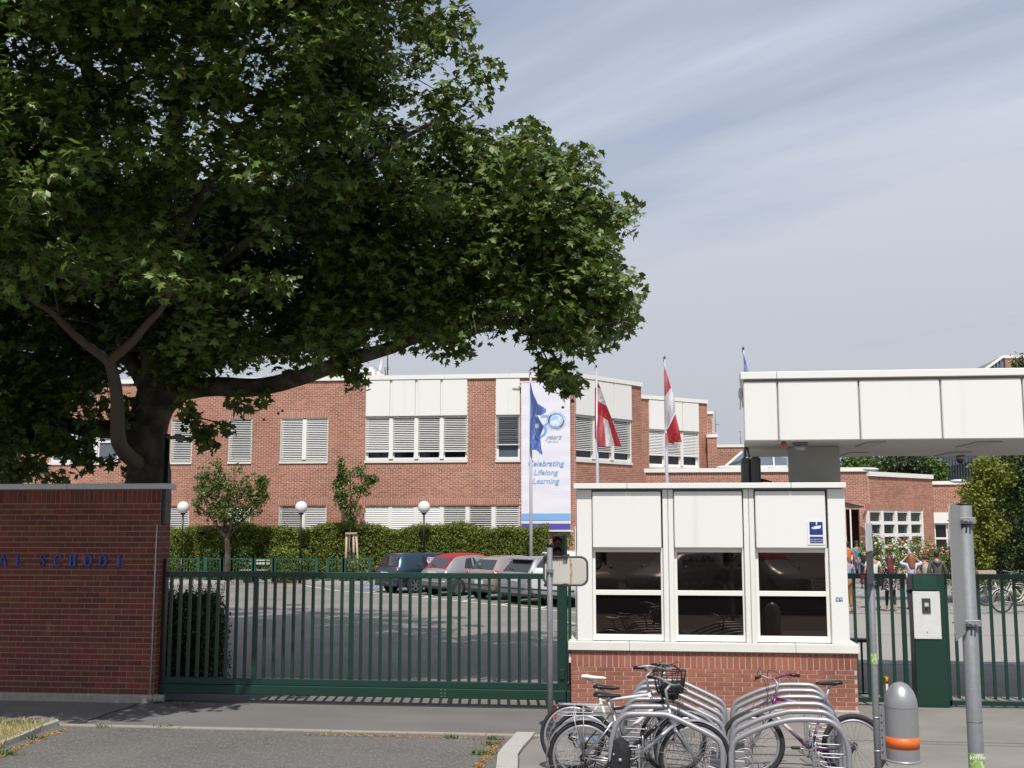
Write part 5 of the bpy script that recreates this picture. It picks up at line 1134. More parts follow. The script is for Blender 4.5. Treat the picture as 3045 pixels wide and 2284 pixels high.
def limb(b, pts, r0, r1, n=9, k=4):
    P = [Vector(p) for p in pts]; Q = []; m = len(P)
    for i in range(m-1):
        p0, p1, p2, p3 = P[max(i-1, 0)], P[i], P[i+1], P[min(i+2, m-1)]
        for j in range(k):
            t = j/k; Q.append(.5*((2*p1)+(p2-p0)*t+(2*p0-5*p1+4*p2-p3)*t*t+(3*p1-p0-3*p2+p3)*t**3))
    Q.append(P[-1]); L = len(Q)
    b.tube(Q, [r0+(r1-r0)*(i/(L-1))+random.uniform(-.02, .02)*r0 for i in range(L)], n)
# ---------- the plane tree ----------
YT = 18.0
pt = empty('plane_tree', (at(442, 1440, YT).x, YT, 0), 0, 'huge dark green plane tree spreading over the brick wall and gate', 'tree')
tb = MB(); A = lambda u, v, y=YT: at(u, v, y)
base = A(448, 1440); 
limb(tb, [(base.x-.08, YT, -.1), (base.x-.07, YT, 1.2), A(441, 1440), A(440, 1370), A(432, 1290), A(452, 1200, YT+.05), A(470, 1110), A(455, 1000), A(440, 850)], .42, .22, 20, 4)
limb(tb, [(base.x+.02, YT-.0, 1.8), A(446, 1400), A(442, 1330), A(462, 1230), A(520, 1150)], .33, .24, 16, 4)
tb.build('trunk', M_['bark'], pt, True)
bb = MB(); pb_ = MB()
limb(bb, [A(452, 1230), A(510, 1172, 17.9), A(624, 1150, 17.6), A(760, 1152, 17.3), A(895, 1122, 17.1), A(1031, 1073, 17), A(1166, 1033, 17), A(1250, 1000, 16.9), A(1400, 960, 17), A(1560, 960, 17)], .20, .05, 12, 5)
limb(bb, [A(466, 1150), A(542, 1085, 18.2), A(705, 1042, 18.6), A(868, 1004, 18.8), A(1031, 966, 18.8), A(1200, 935, 18.6), A(1380, 860, 18.4), A(1560, 760, 18.2), A(1700, 700, 18)], .17, .04, 12, 5)
limb(pb_, [A(420, 1385, 17.8), A(375, 1350, 17.3), A(352, 1310, 16.9), A(350, 1250, 16.7), A(347, 1180, 16.6), A(338, 1120, 16.5), A(322, 1068, 16.4)], .135, .085, 12, 5)
limb(pb_, [A(324, 1074, 16.4), A(285, 1045, 16.3), A(240, 1012, 16.2), A(190, 965, 16), A(150, 925, 15.8), A(80, 880, 15.6), A(20, 800, 15.4)], .08, .03, 10, 4)
limb(pb_, [A(326, 1072, 16.4), A(360, 1045, 16.4), A(400, 1010, 16.3), A(440, 960, 16.2), A(475, 925, 16.1), A(520, 850, 16), A(600, 760, 15.8)], .085, .03, 10, 4)
limb(pb_, [A(178, 965, 16), A(172, 920, 15.9), A(160, 860, 15.8), A(150, 830, 15.8)], .02, .008, 6, 3)
limb(bb, [A(425, 1300), A(380, 1280, 18.2), A(300, 1275, 18.6), A(230, 1270, 18.9), A(136, 1245, 19.2), A(40, 1220, 19.4), A(-60, 1215, 19.4)], .19, .10, 12, 4)
limb(bb, [A(440, 1160), A(380, 1060, 18.6), A(280, 960, 19), A(150, 800, 19.5), A(30, 640, 20)], .16, .05, 10, 4)
limb(bb, [A(455, 1040), A(520, 900, 18.4), A(640, 740, 18.9), A(760, 560, 19.2), A(880, 380, 19.6), A(960, 200, 20), A(1020, 40, 20)], .16, .03, 10, 4)
limb(bb, [A(445, 900), A(380, 700, 17.6), A(300, 500, 17.2), A(260, 250, 17), A(230, 0, 17), A(200, -300, 17)], .15, .04, 10, 4)
limb(bb, [A(445, 880), A(480, 650, 18), A(520, 400, 18.2), A(560, 100, 18.5), A(600, -250, 18.6), A(620, -700, 18.6)], .17, .03, 10, 4)
limb(bb, [A(560, 860, 18.2), A(760, 700, 17), A(960, 560, 16.6), A(1180, 420, 16.6), A(1360, 330, 16.8)], .09, .025, 9, 4)
limb(bb, [A(868, 1004, 18.8), A(1000, 880, 18.2), A(1180, 740, 17.6), A(1400, 600, 17.2), A(1560, 480, 17)], .07, .02, 9, 4)
limb(bb, [A(450, 950, 17.6), A(500, 800, 15.8), A(560, 650, 14.4), A(640, 520, 13.4), A(700, 420, 12.8)], .1, .03, 9, 4)
bb.build('branches', M_['bark'], pt, True)['kind'] = 'stuff'; pb_.build('forked_limb', M_['palebark'], pt, True)
outline = [(1345, -40), (1390, 50), (1405, 95), (1395, 150), (1430, 165), (1485, 195), (1490, 235), (1455, 300), (1430, 350), (1430, 400), (1500, 380), (1590, 350), (1625, 380), (1645, 440), (1640, 470), (1700, 425), (1775, 450), (1775, 540), (1850, 580), (1900, 600), (1885, 680), (1835, 710), (1845, 760), (1900, 830), (1912, 870), (1880, 940), (1890, 970), (1850, 1015), (1800, 1050), (1740, 1062), (1680, 1050),
           (1660, 1075), (1690, 1110), (1720, 1150), (1700, 1165), (1655, 1140), (1620, 1090), (1590, 1020), (1520, 1000), (1460, 1005), (1428, 975), (1410, 985), (1415, 1040), (1395, 1080), (1350, 1085), (1290, 1050), (1240, 1030), (1190, 1075), (1150, 1020), (1090, 1000), (1060, 1060), (1040, 1120), (1000, 1080), (960, 1035), (900, 1060), (840, 1070), (780, 1060), (700, 1085), (640, 1095), (560, 1110), (540, 1150), (480, 1110), (400, 1130), (330, 1090), (310, 1150), (270, 1180), (200, 1160), (120, 1160), (60, 1200), (-100, 1230), (-900, 1150), (-1300, 400), (-900, -900), (-200, -1250), (500, -1250), (1050, -700)]
def ok(P):      # the crown's sunward face: where its shade falls on the ground is known from the photo
    k = P.y+.65*P.z; lim = 14.9 if P.x < -6.5 else 14.9+(P.x+6.5)*1.35 if P.x < -3.2 else 19.35
    return k > lim and P.y > 9.8
cl = []; tries = 0; boughs = []
def crown_pt():
    while True:
        u = random.uniform(-1100, 1915); v = random.uniform(-1150, 1180)
        if not in_poly(u, v, outline): continue
        if (u < -250 or v < -250) and random.random() < .30: continue
        f = max(0, 1-((u-350)/1600)**2-((v-250)/1500)**2); hd = 6.8*math.sqrt(f)+.7
        y = 17.3+random.uniform(-1, 1)*hd
        if random.random() < .5: y = 17.3-hd*random.uniform(.5, 1)      # leaves gather on the outside
        P = at(u, v, y)
        if 3.4 < P.z < 17 and ok(P): return P, u, v
def img(P):
    q = (P.x, P.y, P.z-CAM_H); c = sum(q[i]*_F[i] for i in range(3)); return 1522.5+FPX*sum(q[i]*_R[i] for i in range(3))/c, 1142-FPX*sum(q[i]*_U[i] for i in range(3))/c
while len(boughs) < 420: boughs.append(crown_pt()[0])
while len(cl) < 2350 and tries < 150000:
    tries += 1
    if random.random() < .80:
        B_ = random.choice(boughs); P = B_+Vector((random.gauss(0, .85), random.gauss(0, .8), random.gauss(0, .42))); u, v = img(P)
        if not in_poly(u, v, outline) or not ok(P) or P.z < 3.4: continue
        if u > 1000 and not all(in_poly(u+a_, v+b_, outline) for a_, b_ in ((62, 0), (-62, 0), (0, 58), (0, -58), (44, 42), (44, -42), (-44, 42))): continue
    else:
        P, u, v = crown_pt()
        if u > 1000 and not all(in_poly(u+a_, v+b_, outline) for a_, b_ in ((62, 0), (-62, 0), (0, 58), (0, -58), (44, 42), (44, -42), (-44, 42))): continue
    if -60 < u < 560 and v > 860 and P.y < 17.4: continue
       # the pale forked limb stays in view
    if v > 900 and u < 1150 and random.random() < .25: continue
    cl.append(P)
k0 = len(cl); tries = 0
while len(cl) < k0+1050 and tries < 60000:      # the deep shaded back of the crown, low on the left
    tries += 1; u = random.uniform(-400, 1050); v = random.uniform(560, 1200)**1.0; P = at(u, v, random.uniform(18.3, 22.5))
    if (v > 1060 and u > 480) or (v > 1150 and u > 130) or P.z < 4.2 or not in_poly(u, v+0, outline): continue
    cl.append(P)
k0 = len(cl); tries = 0
while len(cl) < k0+430 and tries < 60000:      # the long right-hand boughs
    tries += 1; u = random.uniform(960, 1900); v = random.uniform(330, 1080); P = at(u, v, random.uniform(15.6, 19.2))
    if u < 1400 and v < 560 and random.random() < .6: continue
    if ok(P) and all(in_poly(u+a_, v+b_, outline) for a_, b_ in ((56, 0), (-40, 0), (0, 46), (0, -52), (40, 34), (40, -40))): cl.append(P)
for _ in range(60): P = at(random.gauss(1030, 70), random.gauss(230, 70), random.uniform(16.5, 19)); cl.append(P)
for _ in range(70):      # leaves in front of the upper trunk
    u, v = random.uniform(370, 620), random.uniform(820, 1130)
    if u > 500 or v < 1000: cl.append(at(u, v, random.uniform(16.9, 17.5)))
for _ in range(75): cl.append(at(random.uniform(-60, 200), random.uniform(1130, 1330), random.uniform(17.8, 19.5)))
k0 = len(cl); tries = 0
while len(cl) < k0+420 and tries < 60000:      # upper crown, out of the picture, that shades the yard
    tries += 1; u = random.uniform(-300, 1500); v = random.uniform(-1250, 100); P = at(u, v, random.uniform(14, 22))
    if ok(P) and 8 < P.z < 17 and in_poly(u+40, v, outline) and in_poly(u+40, v+60, outline): cl.append(P)
CP = np.array([tuple(p) for p in cl])
edge = []
for i in range(1, 60):
    (ua, va), (ub, vb) = outline[i], outline[i+1]
    for k in range(max(1, int(math.hypot(ub-ua, vb-va)/34))):
        for _ in range(60):
            u = ua+(ub-ua)*random.random()+random.gauss(0, 34); v = va+(vb-va)*random.random()+random.gauss(0, 34)
            if in_poly(u, v, outline) and in_poly(u+28, v, outline) and in_poly(u, v+24, outline) and in_poly(u, v-24, outline): edge.append(at(u, v, 17.3+random.uniform(-1.5, 1.5))); break
leaves('foliage', CP, rng.uniform(.32, .56, len(CP)), 60, .152, M_['leaf'], pt, 'star', .75, squash=.75, lean=.35)
EP = np.array([tuple(p) for p in edge]); leaves('foliage', EP, .22, 16, .145, M_['leaf'], pt, 'star', .6, lean=.3)
# low hanging sprays below the limbs
spr = []
for (u0, v0, u1, v1, k) in ((540, 1180, 580, 1290, 7), (580, 1290, 690, 1270, 6), (560, 1200, 610, 1330, 6), (590, 1300, 640, 1340, 4), (720, 1175, 705, 1230, 4), (700, 1175, 760, 1215, 4), (770, 1190, 800, 1165, 3), (1040, 1060, 1040, 1160, 6), (1050, 1080, 1075, 1150, 4), (1000, 1080, 1010, 1120, 3), (1660, 1080, 1720, 1160, 8), (1600, 1080, 1640, 1160, 5), (1680, 1140, 1695, 1175, 3),
                            (40, 1290, 120, 1420, 14), (100, 1250, 220, 1360, 14), (180, 1280, 280, 1390, 14), (60, 1400, 200, 1430, 10), (0, 1390, 60, 1430, 8), (230, 1330, 300, 1290, 8), (250, 1390, 200, 1350, 5), (310, 1385, 345, 1375, 3), (200, 1190, 330, 1200, 10), (390, 1180, 370, 1260, 8), (350, 1220, 400, 1290, 5), (300, 1230, 240, 1260, 6)):
    for i in range(k): t = (i+.5)/k; spr.append(tuple(at(u0+(u1-u0)*t+random.gauss(0, 5), v0+(v1-v0)*t+random.gauss(0, 4), (16.9 if u0 > 450 else 17.6)+random.uniform(-.25, .25))))
leaves('foliage', spr, .17, 8, .155, M_['leaf'], pt, 'star', .2)
# twigs that carry the sprays
tg = MB()
for (a, c) in (((536, 1150), (600, 1330)), ((560, 1240), (690, 1272)), ((730, 1152), (708, 1225)), ((1035, 1075), (1050, 1165)), ((1640, 1040), (1715, 1160)), ((1600, 1020), (1640, 1150)), ((120, 1250), (60, 1425)), ((160, 1255), (280, 1380)), ((230, 1270), (200, 1360)), ((365, 1365), (315, 1385)), ((420, 1200), (355, 1280))):
    y = 16.9 if a[0] > 450 else 17.6; m_ = ((a[0]+c[0])/2+random.uniform(-12, 12), (a[1]+c[1])/2-8); limb(tg, [at(*a, y), at(*m_, y), at(*c, y)], .018, .006, 5, 4)
for p in random.sample(cl, 260):
    q_ = p+Vector((random.gauss(0, .5), random.gauss(0, .5), random.gauss(-.2, .35))); limb(tg, [p, (p+q_)/2+Vector((0, 0, .06)), q_], .016, .006, 4, 2)
tg.build('twigs', M_['bark'], pt, True)['kind'] = 'stuff'
# individually visible leaves round the right rim and on the sprays
lm_ = []
for k in range(4):
    b = MB(); s0 = .085; T = [(0, 0, .05), (-.42, .0, -.02), (-.22, .42, .02), (.02, .22, .0), (.22, .52, -.04), (.22, .16, .03), (.62, .0, -.10), (.22, -.16, .03), (.22, -.52, -.04), (.02, -.22, .0), (-.22, -.42, .02)]
    sc = .15*(.85+.12*k); b.add([(x*sc, y*sc, z*sc*(1+k*.3)) for x, y, z in T], [(0, i, i+1) for i in range(1, 10)]+[(0, 10, 1)]); me = b.mesh('leaf'); me.materials.append(M_['leaf']); lm_.append(me)
inv = base_mat(pt).inverted(); rim = [(u, v) for u, v in outline[1:40]]
for i in range(300):
    j = random.randrange(len(rim)-1); t = random.random(); u = rim[j][0]*(1-t)+rim[j+1][0]*t+random.gauss(0, 11); v = rim[j][1]*(1-t)+rim[j+1][1]*t+random.gauss(0, 11)
    o = bpy.data.objects.new('leaf', lm_[i % 4]); COL.objects.link(o); o.parent = pt; o.matrix_parent_inverse = inv
    o.location = at(u, v, 17.0+random.uniform(-.8, .8)); o.rotation_euler = (random.uniform(-1.1, 1.1), random.uniform(-.2, 1.3), random.uniform(0, 6.28))
b = MB()
for p in random.sample(cl, 120)+[at(u, v, 16.8) for u, v in ((793, 1160), (805, 1175), (797, 1195), (1645, 1150), (1770, 1090), (1560, 480), (1562, 484), (1875, 940))]:
    b.sphere((p[0]+random.gauss(0, .3), p[1]+random.gauss(0, .3), p[2]-.3), .022, 7, 5)
b.build('seed_balls', mat('seed_ball', (.09, .045, .02), .9), pt, True)['kind'] = 'stuff'

# ---------- hedge, shrubs ----------
def hedge(name, x0, x1, y0, y1, z1, n, label, m='hedge', size=.085, zf=None, cat='hedge', core=True):
    root = empty(name, ((x0+x1)/2, (y0+y1)/2, 0), 0, label, cat)
    hz_ = zf or (lambda x: z1+.10*math.sin(x*1.3)+.07*math.sin(x*3.1+1))
    if core:
        b = MB(); k = max(3, int((x1-x0)/.7)); rings = []
        for i in range(k+1): x = x0+.25+(x1-x0-.5)*i/k; h = hz_(x)-.10; rings.append([(x, y0+.2, 0), (x, y0+.22, h), (x, y1-.2, h), (x, y1-.2, 0)])
        b.loft(rings, True, True); b.build('dark_core', mat('hedge_dark_core', (.022, .030, .008), 1, var=.3, spec=0), root, True, True)  # solid near-black core stands in for the shaded inside of the hedge
    xs = rng.uniform(x0, x1, n); f = rng.uniform(0, 1, n); Pn = np.zeros((n, 3)); Pn[:, 0] = xs
    for i in range(n):
        h = hz_(xs[i]); bump = .10*math.sin(xs[i]*5.1)+.08*math.sin(xs[i]*2.3+3)
        if f[i] < .26: Pn[i, 1] = rng.uniform(y0, y1); Pn[i, 2] = h+rng.normal(0, .05)
        elif f[i] < .96: Pn[i, 1] = y0+bump*.6+abs(rng.normal(0, .09)); Pn[i, 2] = rng.uniform(.02, h)
        else: Pn[i, 0] = random.choice((x0, x1)); Pn[i, 1] = rng.uniform(y0, y1); Pn[i, 2] = rng.uniform(.05, h)
    leaves('foliage', Pn, .13, 5, size, M_[m], root, 'small', .15); return root
xh = lambda u, y=48.6: at(u, 1640, y).x
hedge('hedge', xh(400), xh(1625), 48.5, 49.25, at(1000, 1571, 48.5).z, 19000, 'long clipped green hedge below the lower school windows')
hedge('low_shrub', xh(603, 47.9), xh(742, 47.9), 47.9, 48.4, at(680, 1638, 47.9).z, 1200, 'low lighter green shrub at the foot of the multi stemmed tree', 'leaflit', .09, cat='shrub')
hedge('low_shrub', xh(810, 47.9), xh(905, 47.9), 47.9, 48.4, at(860, 1632, 47.9).z-.05, 900, 'low green shrub left of the middle globe lamp', 'hedge', .09, cat='shrub')
hedge('low_shrub', xh(1010, 47.9), xh(1102, 47.9), 47.9, 48.4, at(1060, 1672, 47.9).z, 900, 'low shrub with pale flowers under the staked tree', 'hedge', .09, cat='shrub')
fl = [tuple(at(random.uniform(1015, 1100), random.uniform(1672, 1705), 47.8)) for _ in range(60)]
tag(leaves('white_blossom', fl, .05, 2, .06, mat('white_petal', (.6, .6, .58), .7), None), 'tiny white flowers on the shrub below the staked tree', 'flowers')
# dark bush just behind the gate, in the tree's shade
db = empty('gate_bush', (at(570, 1900, 18.2).x, 18.2, 0), 0, 'dark rounded bush with thin shoots behind the left end of the gate', 'bush')
Pb = []
while len(Pb) < 1300:
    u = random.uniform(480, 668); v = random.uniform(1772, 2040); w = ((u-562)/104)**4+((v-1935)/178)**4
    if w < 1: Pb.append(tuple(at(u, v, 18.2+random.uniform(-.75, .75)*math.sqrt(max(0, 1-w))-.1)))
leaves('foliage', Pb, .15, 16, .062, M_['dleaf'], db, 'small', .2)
tw_ = []; b = MB()
for i in range(34):
    u = random.uniform(500, 655); a = at(u, 1800, 18.2+random.uniform(-.4, .4)); h = random.uniform(.15, .5); c = a+Vector((random.gauss(0, .08), 0, h)); b.tube([a, (a+c)/2+Vector((.02, 0, 0)), c], .004, 4)
    for j in range(7): tw_.append(tuple(a+(c-a)*(j/6)))
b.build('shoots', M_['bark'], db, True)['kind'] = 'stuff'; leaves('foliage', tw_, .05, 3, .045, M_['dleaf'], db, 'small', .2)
b = MB(); c = at(570, 1960, 18.2); 
for i in range(7): b.tube([(c.x, 18.2, 0), (c.x+random.uniform(-.3, .3), 18.2+random.uniform(-.2, .2), .6), (c.x+random.uniform(-.5, .5), 18.2+random.uniform(-.4, .4), 1.2)], [.02, .014, .008], 6)
b.build('stem', M_['bark'], db, True)
# ---------- small trees ----------
def small_tree(name, label, base, stems, crown, n, y, m='leaflit', size=.13, r=.22, per=14, trunk_r=.1):
    root = empty(name, (base.x, base.y, 0), 0, label, 'tree'); b = MB()
    for s in stems: limb(b, [at(u, v, y+dy) if v is not None else base for (u, v, dy) in s[:-1]], s[-1][0], s[-1][1], 8, 3)
    b.build('trunk', M_['bark'], root, True); P = []
    while len(P) < n:
        cu, cv, ru, rv, rd = random.choice(crown); a = random.gauss(0, .45); c = random.gauss(0, .45); d = random.gauss(0, .45)
        if a*a+c*c+d*d > 1: continue
        P.append(tuple(at(cu+ru*a, cv+rv*c, y+rd*d)))
    leaves('foliage', P, r, per, size, M_[m], root, 'small', .15); return root
y1 = 47.4; bs = at(676, 1705, y1)
small_tree('multi_stemmed_tree', 'small spreading tree with red tinged leaves before the brick facade', bs,
    [[(676, 1705, 0), (677, 1660, 0), (676, 1620, 0), (674, 1600, 0), (.15, .11)], [(674, 1605, 0), (655, 1575, 0), (620, 1530, 0), (590, 1510, 0), (.08, .02)], [(674, 1605, 0), (668, 1560, .3), (655, 1500, .4), (645, 1430, .4), (.08, .02)], [(675, 1605, 0), (690, 1560, -.2), (700, 1500, -.3), (735, 1440, -.3), (.08, .02)], [(676, 1605, 0), (700, 1570, 0), (745, 1525, 0), (780, 1490, 0), (.07, .02)], [(674, 1602, 0), (640, 1560, -.3), (610, 1490, -.3), (595, 1450, -.3), (.06, .015)], [(668, 1560, .3), (680, 1500, .3), (690, 1440, .3), (.05, .01)]],
    [(650, 1410, 16, 50, .4), (640, 1470, 50, 50, .9), (600, 1450, 30, 50, .7), (670, 1490, 80, 60, 1), (720, 1440, 60, 60, 1), (620, 1420, 40, 50, .8), (680, 1460, 50, 60, .9), (740, 1465, 45, 40, .7), (780, 1435, 22, 26, .4), (640, 1520, 60, 40, .9), (740, 1510, 50, 35, .7), (590, 1500, 24, 40, .5), (775, 1475, 26, 30, .4), (690, 1540, 60, 30, .7)], 480, y1, 'leaflit', .15, .20, 11)
y2 = 47.9; bs = at(1043, 1710, y2)
st = small_tree('staked_tree', 'slender young tree tied in wooden stakes beside the hedge', bs,
    [[(1043, 1712, 0), (1042, 1640, 0), (1042, 1560, 0), (1042, 1500, 0), (1042, 1420, 0), (.05, .02)], [(1042, 1550, 0), (1020, 1500, 0), (1008, 1440, .2), (1012, 1380, .2), (.03, .01)], [(1042, 1550, 0), (1065, 1490, 0), (1080, 1440, 0), (1095, 1410, 0), (.03, .01)]],
    [(1015, 1385, 10, 34, .3), (1025, 1420, 28, 30, .5), (1070, 1405, 30, 24, .5), (1040, 1460, 42, 40, .7), (1080, 1450, 26, 30, .4), (1015, 1480, 24, 30, .4), (1045, 1510, 34, 34, .5), (1105, 1428, 20, 8, .2), (1042, 1545, 20, 20, .3), (1005, 1440, 14, 24, .3)], 230, y2, 'leaflit', .15, .2, 12)
sk_ = empty('tree_stakes', (bs.x, y2, 0), 0, 'four pale wooden stakes tied round the slender young tree', 'stakes')
m_wood = mat('pale_stake_wood', (.46, .36, .26), .8, var=.2, vs=9, stretch=(1, 1, .2))
for (ut, ub, dy) in ((1031, 1027, -.3), (1041, 1040, .25), (1051, 1052, .3), (1059, 1066, -.3)):
    b = MB(); b.tube([at(ub, 1705, y2+dy), at(ut, 1586, y2+dy)], .05, 8); b.build('stake', m_wood, sk_, True)
b = MB(); b.bar(at(1028, 1586, y2-.36), at(1062, 1585, y2-.36), .12, .06); b.bar(at(1033, 1588, y2+.32), at(1056, 1588, y2+.32), .1, .06); b.build('crosspiece', m_wood, sk_, True)
# ---------- yellow green tree at right ----------
y3 = 39.5; bx = at(3010, 1700, y3)
yt = empty('yellow_green_tree', (bx.x, y3, 0), 0, 'dense tree with yellow green left side at the right edge', 'tree'); b = MB()
limb(b, [(bx.x, y3, 0), at(3010, 1700, y3), at(3000, 1550, y3), at(3040, 1350, y3), at(3090, 1150, y3)], .2, .07, 10); limb(b, [at(3005, 1650, y3), at(2950, 1560, y3), at(2900, 1470, y3)], .1, .03, 8); limb(b, [at(3003, 1600, y3), at(3100, 1480, y3), at(3180, 1380, y3)], .1, .03, 8)
b.build('trunk', M_['bark'], yt, True)
def blobs(spec, n, y):
    P = []; Wt = [s[2]*s[3] for s in spec]
    while len(P) < n:
        cu, cv, ru, rv, rd = random.choices(spec, Wt)[0]; d = np.random.normal(0, 1, 3); d /= np.linalg.norm(d); r = random.random()**.4
        P.append(tuple(at(cu+ru*d[0]*r, cv+rv*d[1]*r, y+rd*d[2]*r)))
    return P
np.random.seed(3)
leaves('foliage', blobs([(2985, 1500, 95, 150, 1.2), (3060, 1350, 110, 160, 1.4), (3000, 1680, 90, 110, 1.2), (3120, 1500, 120, 220, 1.5), (3090, 1180, 80, 130, 1), (3040, 1100, 30, 50, .4), (3110, 1700, 90, 130, 1.2)], 1000, y3), .30, 28, .13, M_['mleaf'], yt, 'small', .3)
leaves('foliage', blobs([(2915, 1480, 60, 70, .9), (2950, 1410, 70, 60, .9), (2885, 1520, 42, 34, .6), (2905, 1620, 48, 60, .8), (2925, 1700, 40, 60, .8), (2870, 1740, 36, 50, .6), (2950, 1570, 50, 60, .8)], 460, y3-.8), .26, 26, .13, M_['litleaf'], yt, 'small', .3)  # sunlight on the left side put into a brighter leaf colour
# trees beyond the low wall
ft = [('pale green tree top showing over the low brick wall behind the canopy column', (2560, 1385, 70, 34, 2), 'leaflit'), ('brownish tree top over the low wall under the middle of the canopy', (2690, 1375, 70, 36, 2), 'dleaf'), ('green tree top beside the grey metal hall', (2765, 1400, 40, 44, 1.5), 'leaflit')]
for lb, sp, m in ft:
    c = at(sp[0], sp[1], 66); r_ = empty('distant_tree', (c.x, 66, 0), 0, lb, 'tree', None); b = MB(); limb(b, [(c.x, 66, 0), (c.x+.1, 66, 2), (c.x, 66, c.z)], .2, .08, 8); b.build('trunk', M_['bark'], r_, True)
    leaves('crown', blobs([sp, (sp[0]+20, sp[1]+14, sp[2]*.8, sp[3], 2)], 230, 66), .45, 24, .22, M_[m], r_, 'small', .3)
# sunlit bushes behind the wall at far left, and shoots above the coping
lb_ = empty('sunlit_bush', (at(30, 1400, 24).x, 24, 0), 0, 'bright green bush between brick facade and wall at far left', 'bush')
leaves('foliage', blobs([(10, 1320, 50, 60, .9), (30, 1400, 40, 60, .8), (60, 1290, 30, 30, .5), (-60, 1350, 60, 90, 1)], 300, 24), .2, 16, .12, M_['leaflit'], lb_, 'small', .3)
b = MB(); c = at(10, 1400, 24); limb(b, [(c.x, 24, 0), (c.x, 24, 2), at(10, 1340, 24)], .08, .03, 7); b.build('trunk', M_['bark'], lb_, True)
for i, (u, v, lb) in enumerate(((376, 1415, 'tall thin green shoot rising above the wall beside the trunk'), (196, 1432, 'short green shoots just over the wall coping at left'))):
    c = at(u, 1450, 22.5); r_ = empty('green_shoot', (c.x, 22.5, 0), 0, lb, 'shrub'); b = MB(); b.tube([(c.x, 22.5, 0), (c.x, 22.5, c.z), at(u, v-30, 22.5)], [.03, .02, .006], 6); b.build('stem', M_['bark'], r_, True)
    leaves('foliage', [tuple(at(u+random.gauss(0, 6), v+random.uniform(-30, 40), 22.5)) for _ in range(16)], .1, 9, .1, M_['leaflit'], r_, 'small', .1)
# roses
rb = empty('rose_bushes', (at(2700, 1660, 40).x, 40, 0), 0, 'flowering rose bushes with pink and white blooms before the entrance hall', 'rose bush')
leaves('foliage', blobs([(2610, 1640, 40, 46, .8), (2680, 1640, 50, 46, .9), (2740, 1650, 50, 50, .9), (2810, 1665, 50, 50, .9), (2650, 1700, 70, 40, .9), (2780, 1700, 80, 40, .9), (2575, 1620, 26, 30, .6), (2860, 1660, 40, 60, .7)], 620, 40), .2, 16, .085, M_['hedge'], rb, 'small', .2)
mpk = mat('rose_pink', (.55, .13, .17), .6, var=.3, vs=20, rnd=.3, island=True, col2=(.62, .30, .30)); mwh = mat('rose_white', (.66, .64, .60), .6, rnd=.1, island=True)
b = MB()
for (u, v) in ((2565, 1598), (2577, 1610), (2560, 1612), (2645, 1622), (2638, 1627), (2678, 1606), (2672, 1598), (2682, 1615), (2712, 1612), (2740, 1640), (2745, 1628), (2770, 1622), (2760, 1636), (2775, 1634), (2806, 1636), (2814, 1642), (2800, 1630), (2625, 1600), (2850, 1660)): c = at(u+random.gauss(0, 2), v+random.gauss(0, 2), 39.2); b.sphere(c, random.uniform(.03, .06), 8, 6, (1, 1, .8))
b.build('pink_bloom', mpk, rb, True)['kind'] = 'stuff'
b = MB()
for i in range(30): c = at(random.choice((2600, 2616, 2655, 2690, 2705, 2720, 2790))+random.gauss(0, 9), random.uniform(1595, 1650), 39.2); b.sphere(c, random.uniform(.025, .05), 7, 5)
b.build('white_bloom', mwh, rb, True)['kind'] = 'stuff'
b = MB()
for i in range(12): c = at(2580+i*25, 1700, 40); b.tube([(c.x, 40, 0), (c.x+.1, 40, .8), (c.x+random.gauss(0, .2), 40, 1.5)], .015, 5)
b.build('stem', M_['bark'], rb, True)
rs = empty('small_rose_bush', (at(1690, 1640, 47).x, 47, 0), 0, 'sparse bush with dry blooms against the brickwork left of the gatehouse', 'rose bush')
leaves('foliage', blobs([(1665, 1632, 30, 26, .5), (1690, 1620, 26, 26, .5), (1650, 1655, 24, 14, .4)], 60, 47), .14, 10, .1, M_['hedge'], rs, 'small', .2); b = MB(); c = at(1690, 1680, 47); b.tube([(c.x, 47, 0), (c.x, 47, 1.4)], .02, 5); b.build('stem', M_['bark'], rs, True)
# ---------- globe lamps ----------
gl = None
m_globe = mat('opal_globe', (.74, .73, .74), .22, var=.02, coat=.4)
for i, (u, v, y, lb) in enumerate(((545, 1509, 47.4, 'white globe lamp nearest the brick wall, partly behind leaves'), (896, 1510, 47.6, 'white globe lamp standing between the two small trees'), (1261, 1508, 47.8, 'white globe lamp rising behind the parked dark blue car'))):
    p = at(u, v, y)
    if gl is None:
        gl = empty('globe_lamp', (p.x, y, 0), 0, lb, 'street lamp', 'globe lamps along the hedge')
        b = MB(); b.sphere((0, 0, p.z), .27, 28, 18); b.build('globe', m_globe, gl)
        b = MB(); b.tube([(0, 0, 0), (0, 0, 1.1)], .06, 12); b.tube([(0, 0, 1.1), (0, 0, p.z-.3)], .04, 12); b.build('post', M_['black'], gl)
        b = MB(); b.cyl((0, 0, p.z-.32), (0, 0, p.z-.25), .09, 14, .12); b.build('collar', M_['black'], gl)
    else:
        o = copy_tree(gl); o.location = (p.x, y, 0); o['label'] = lb
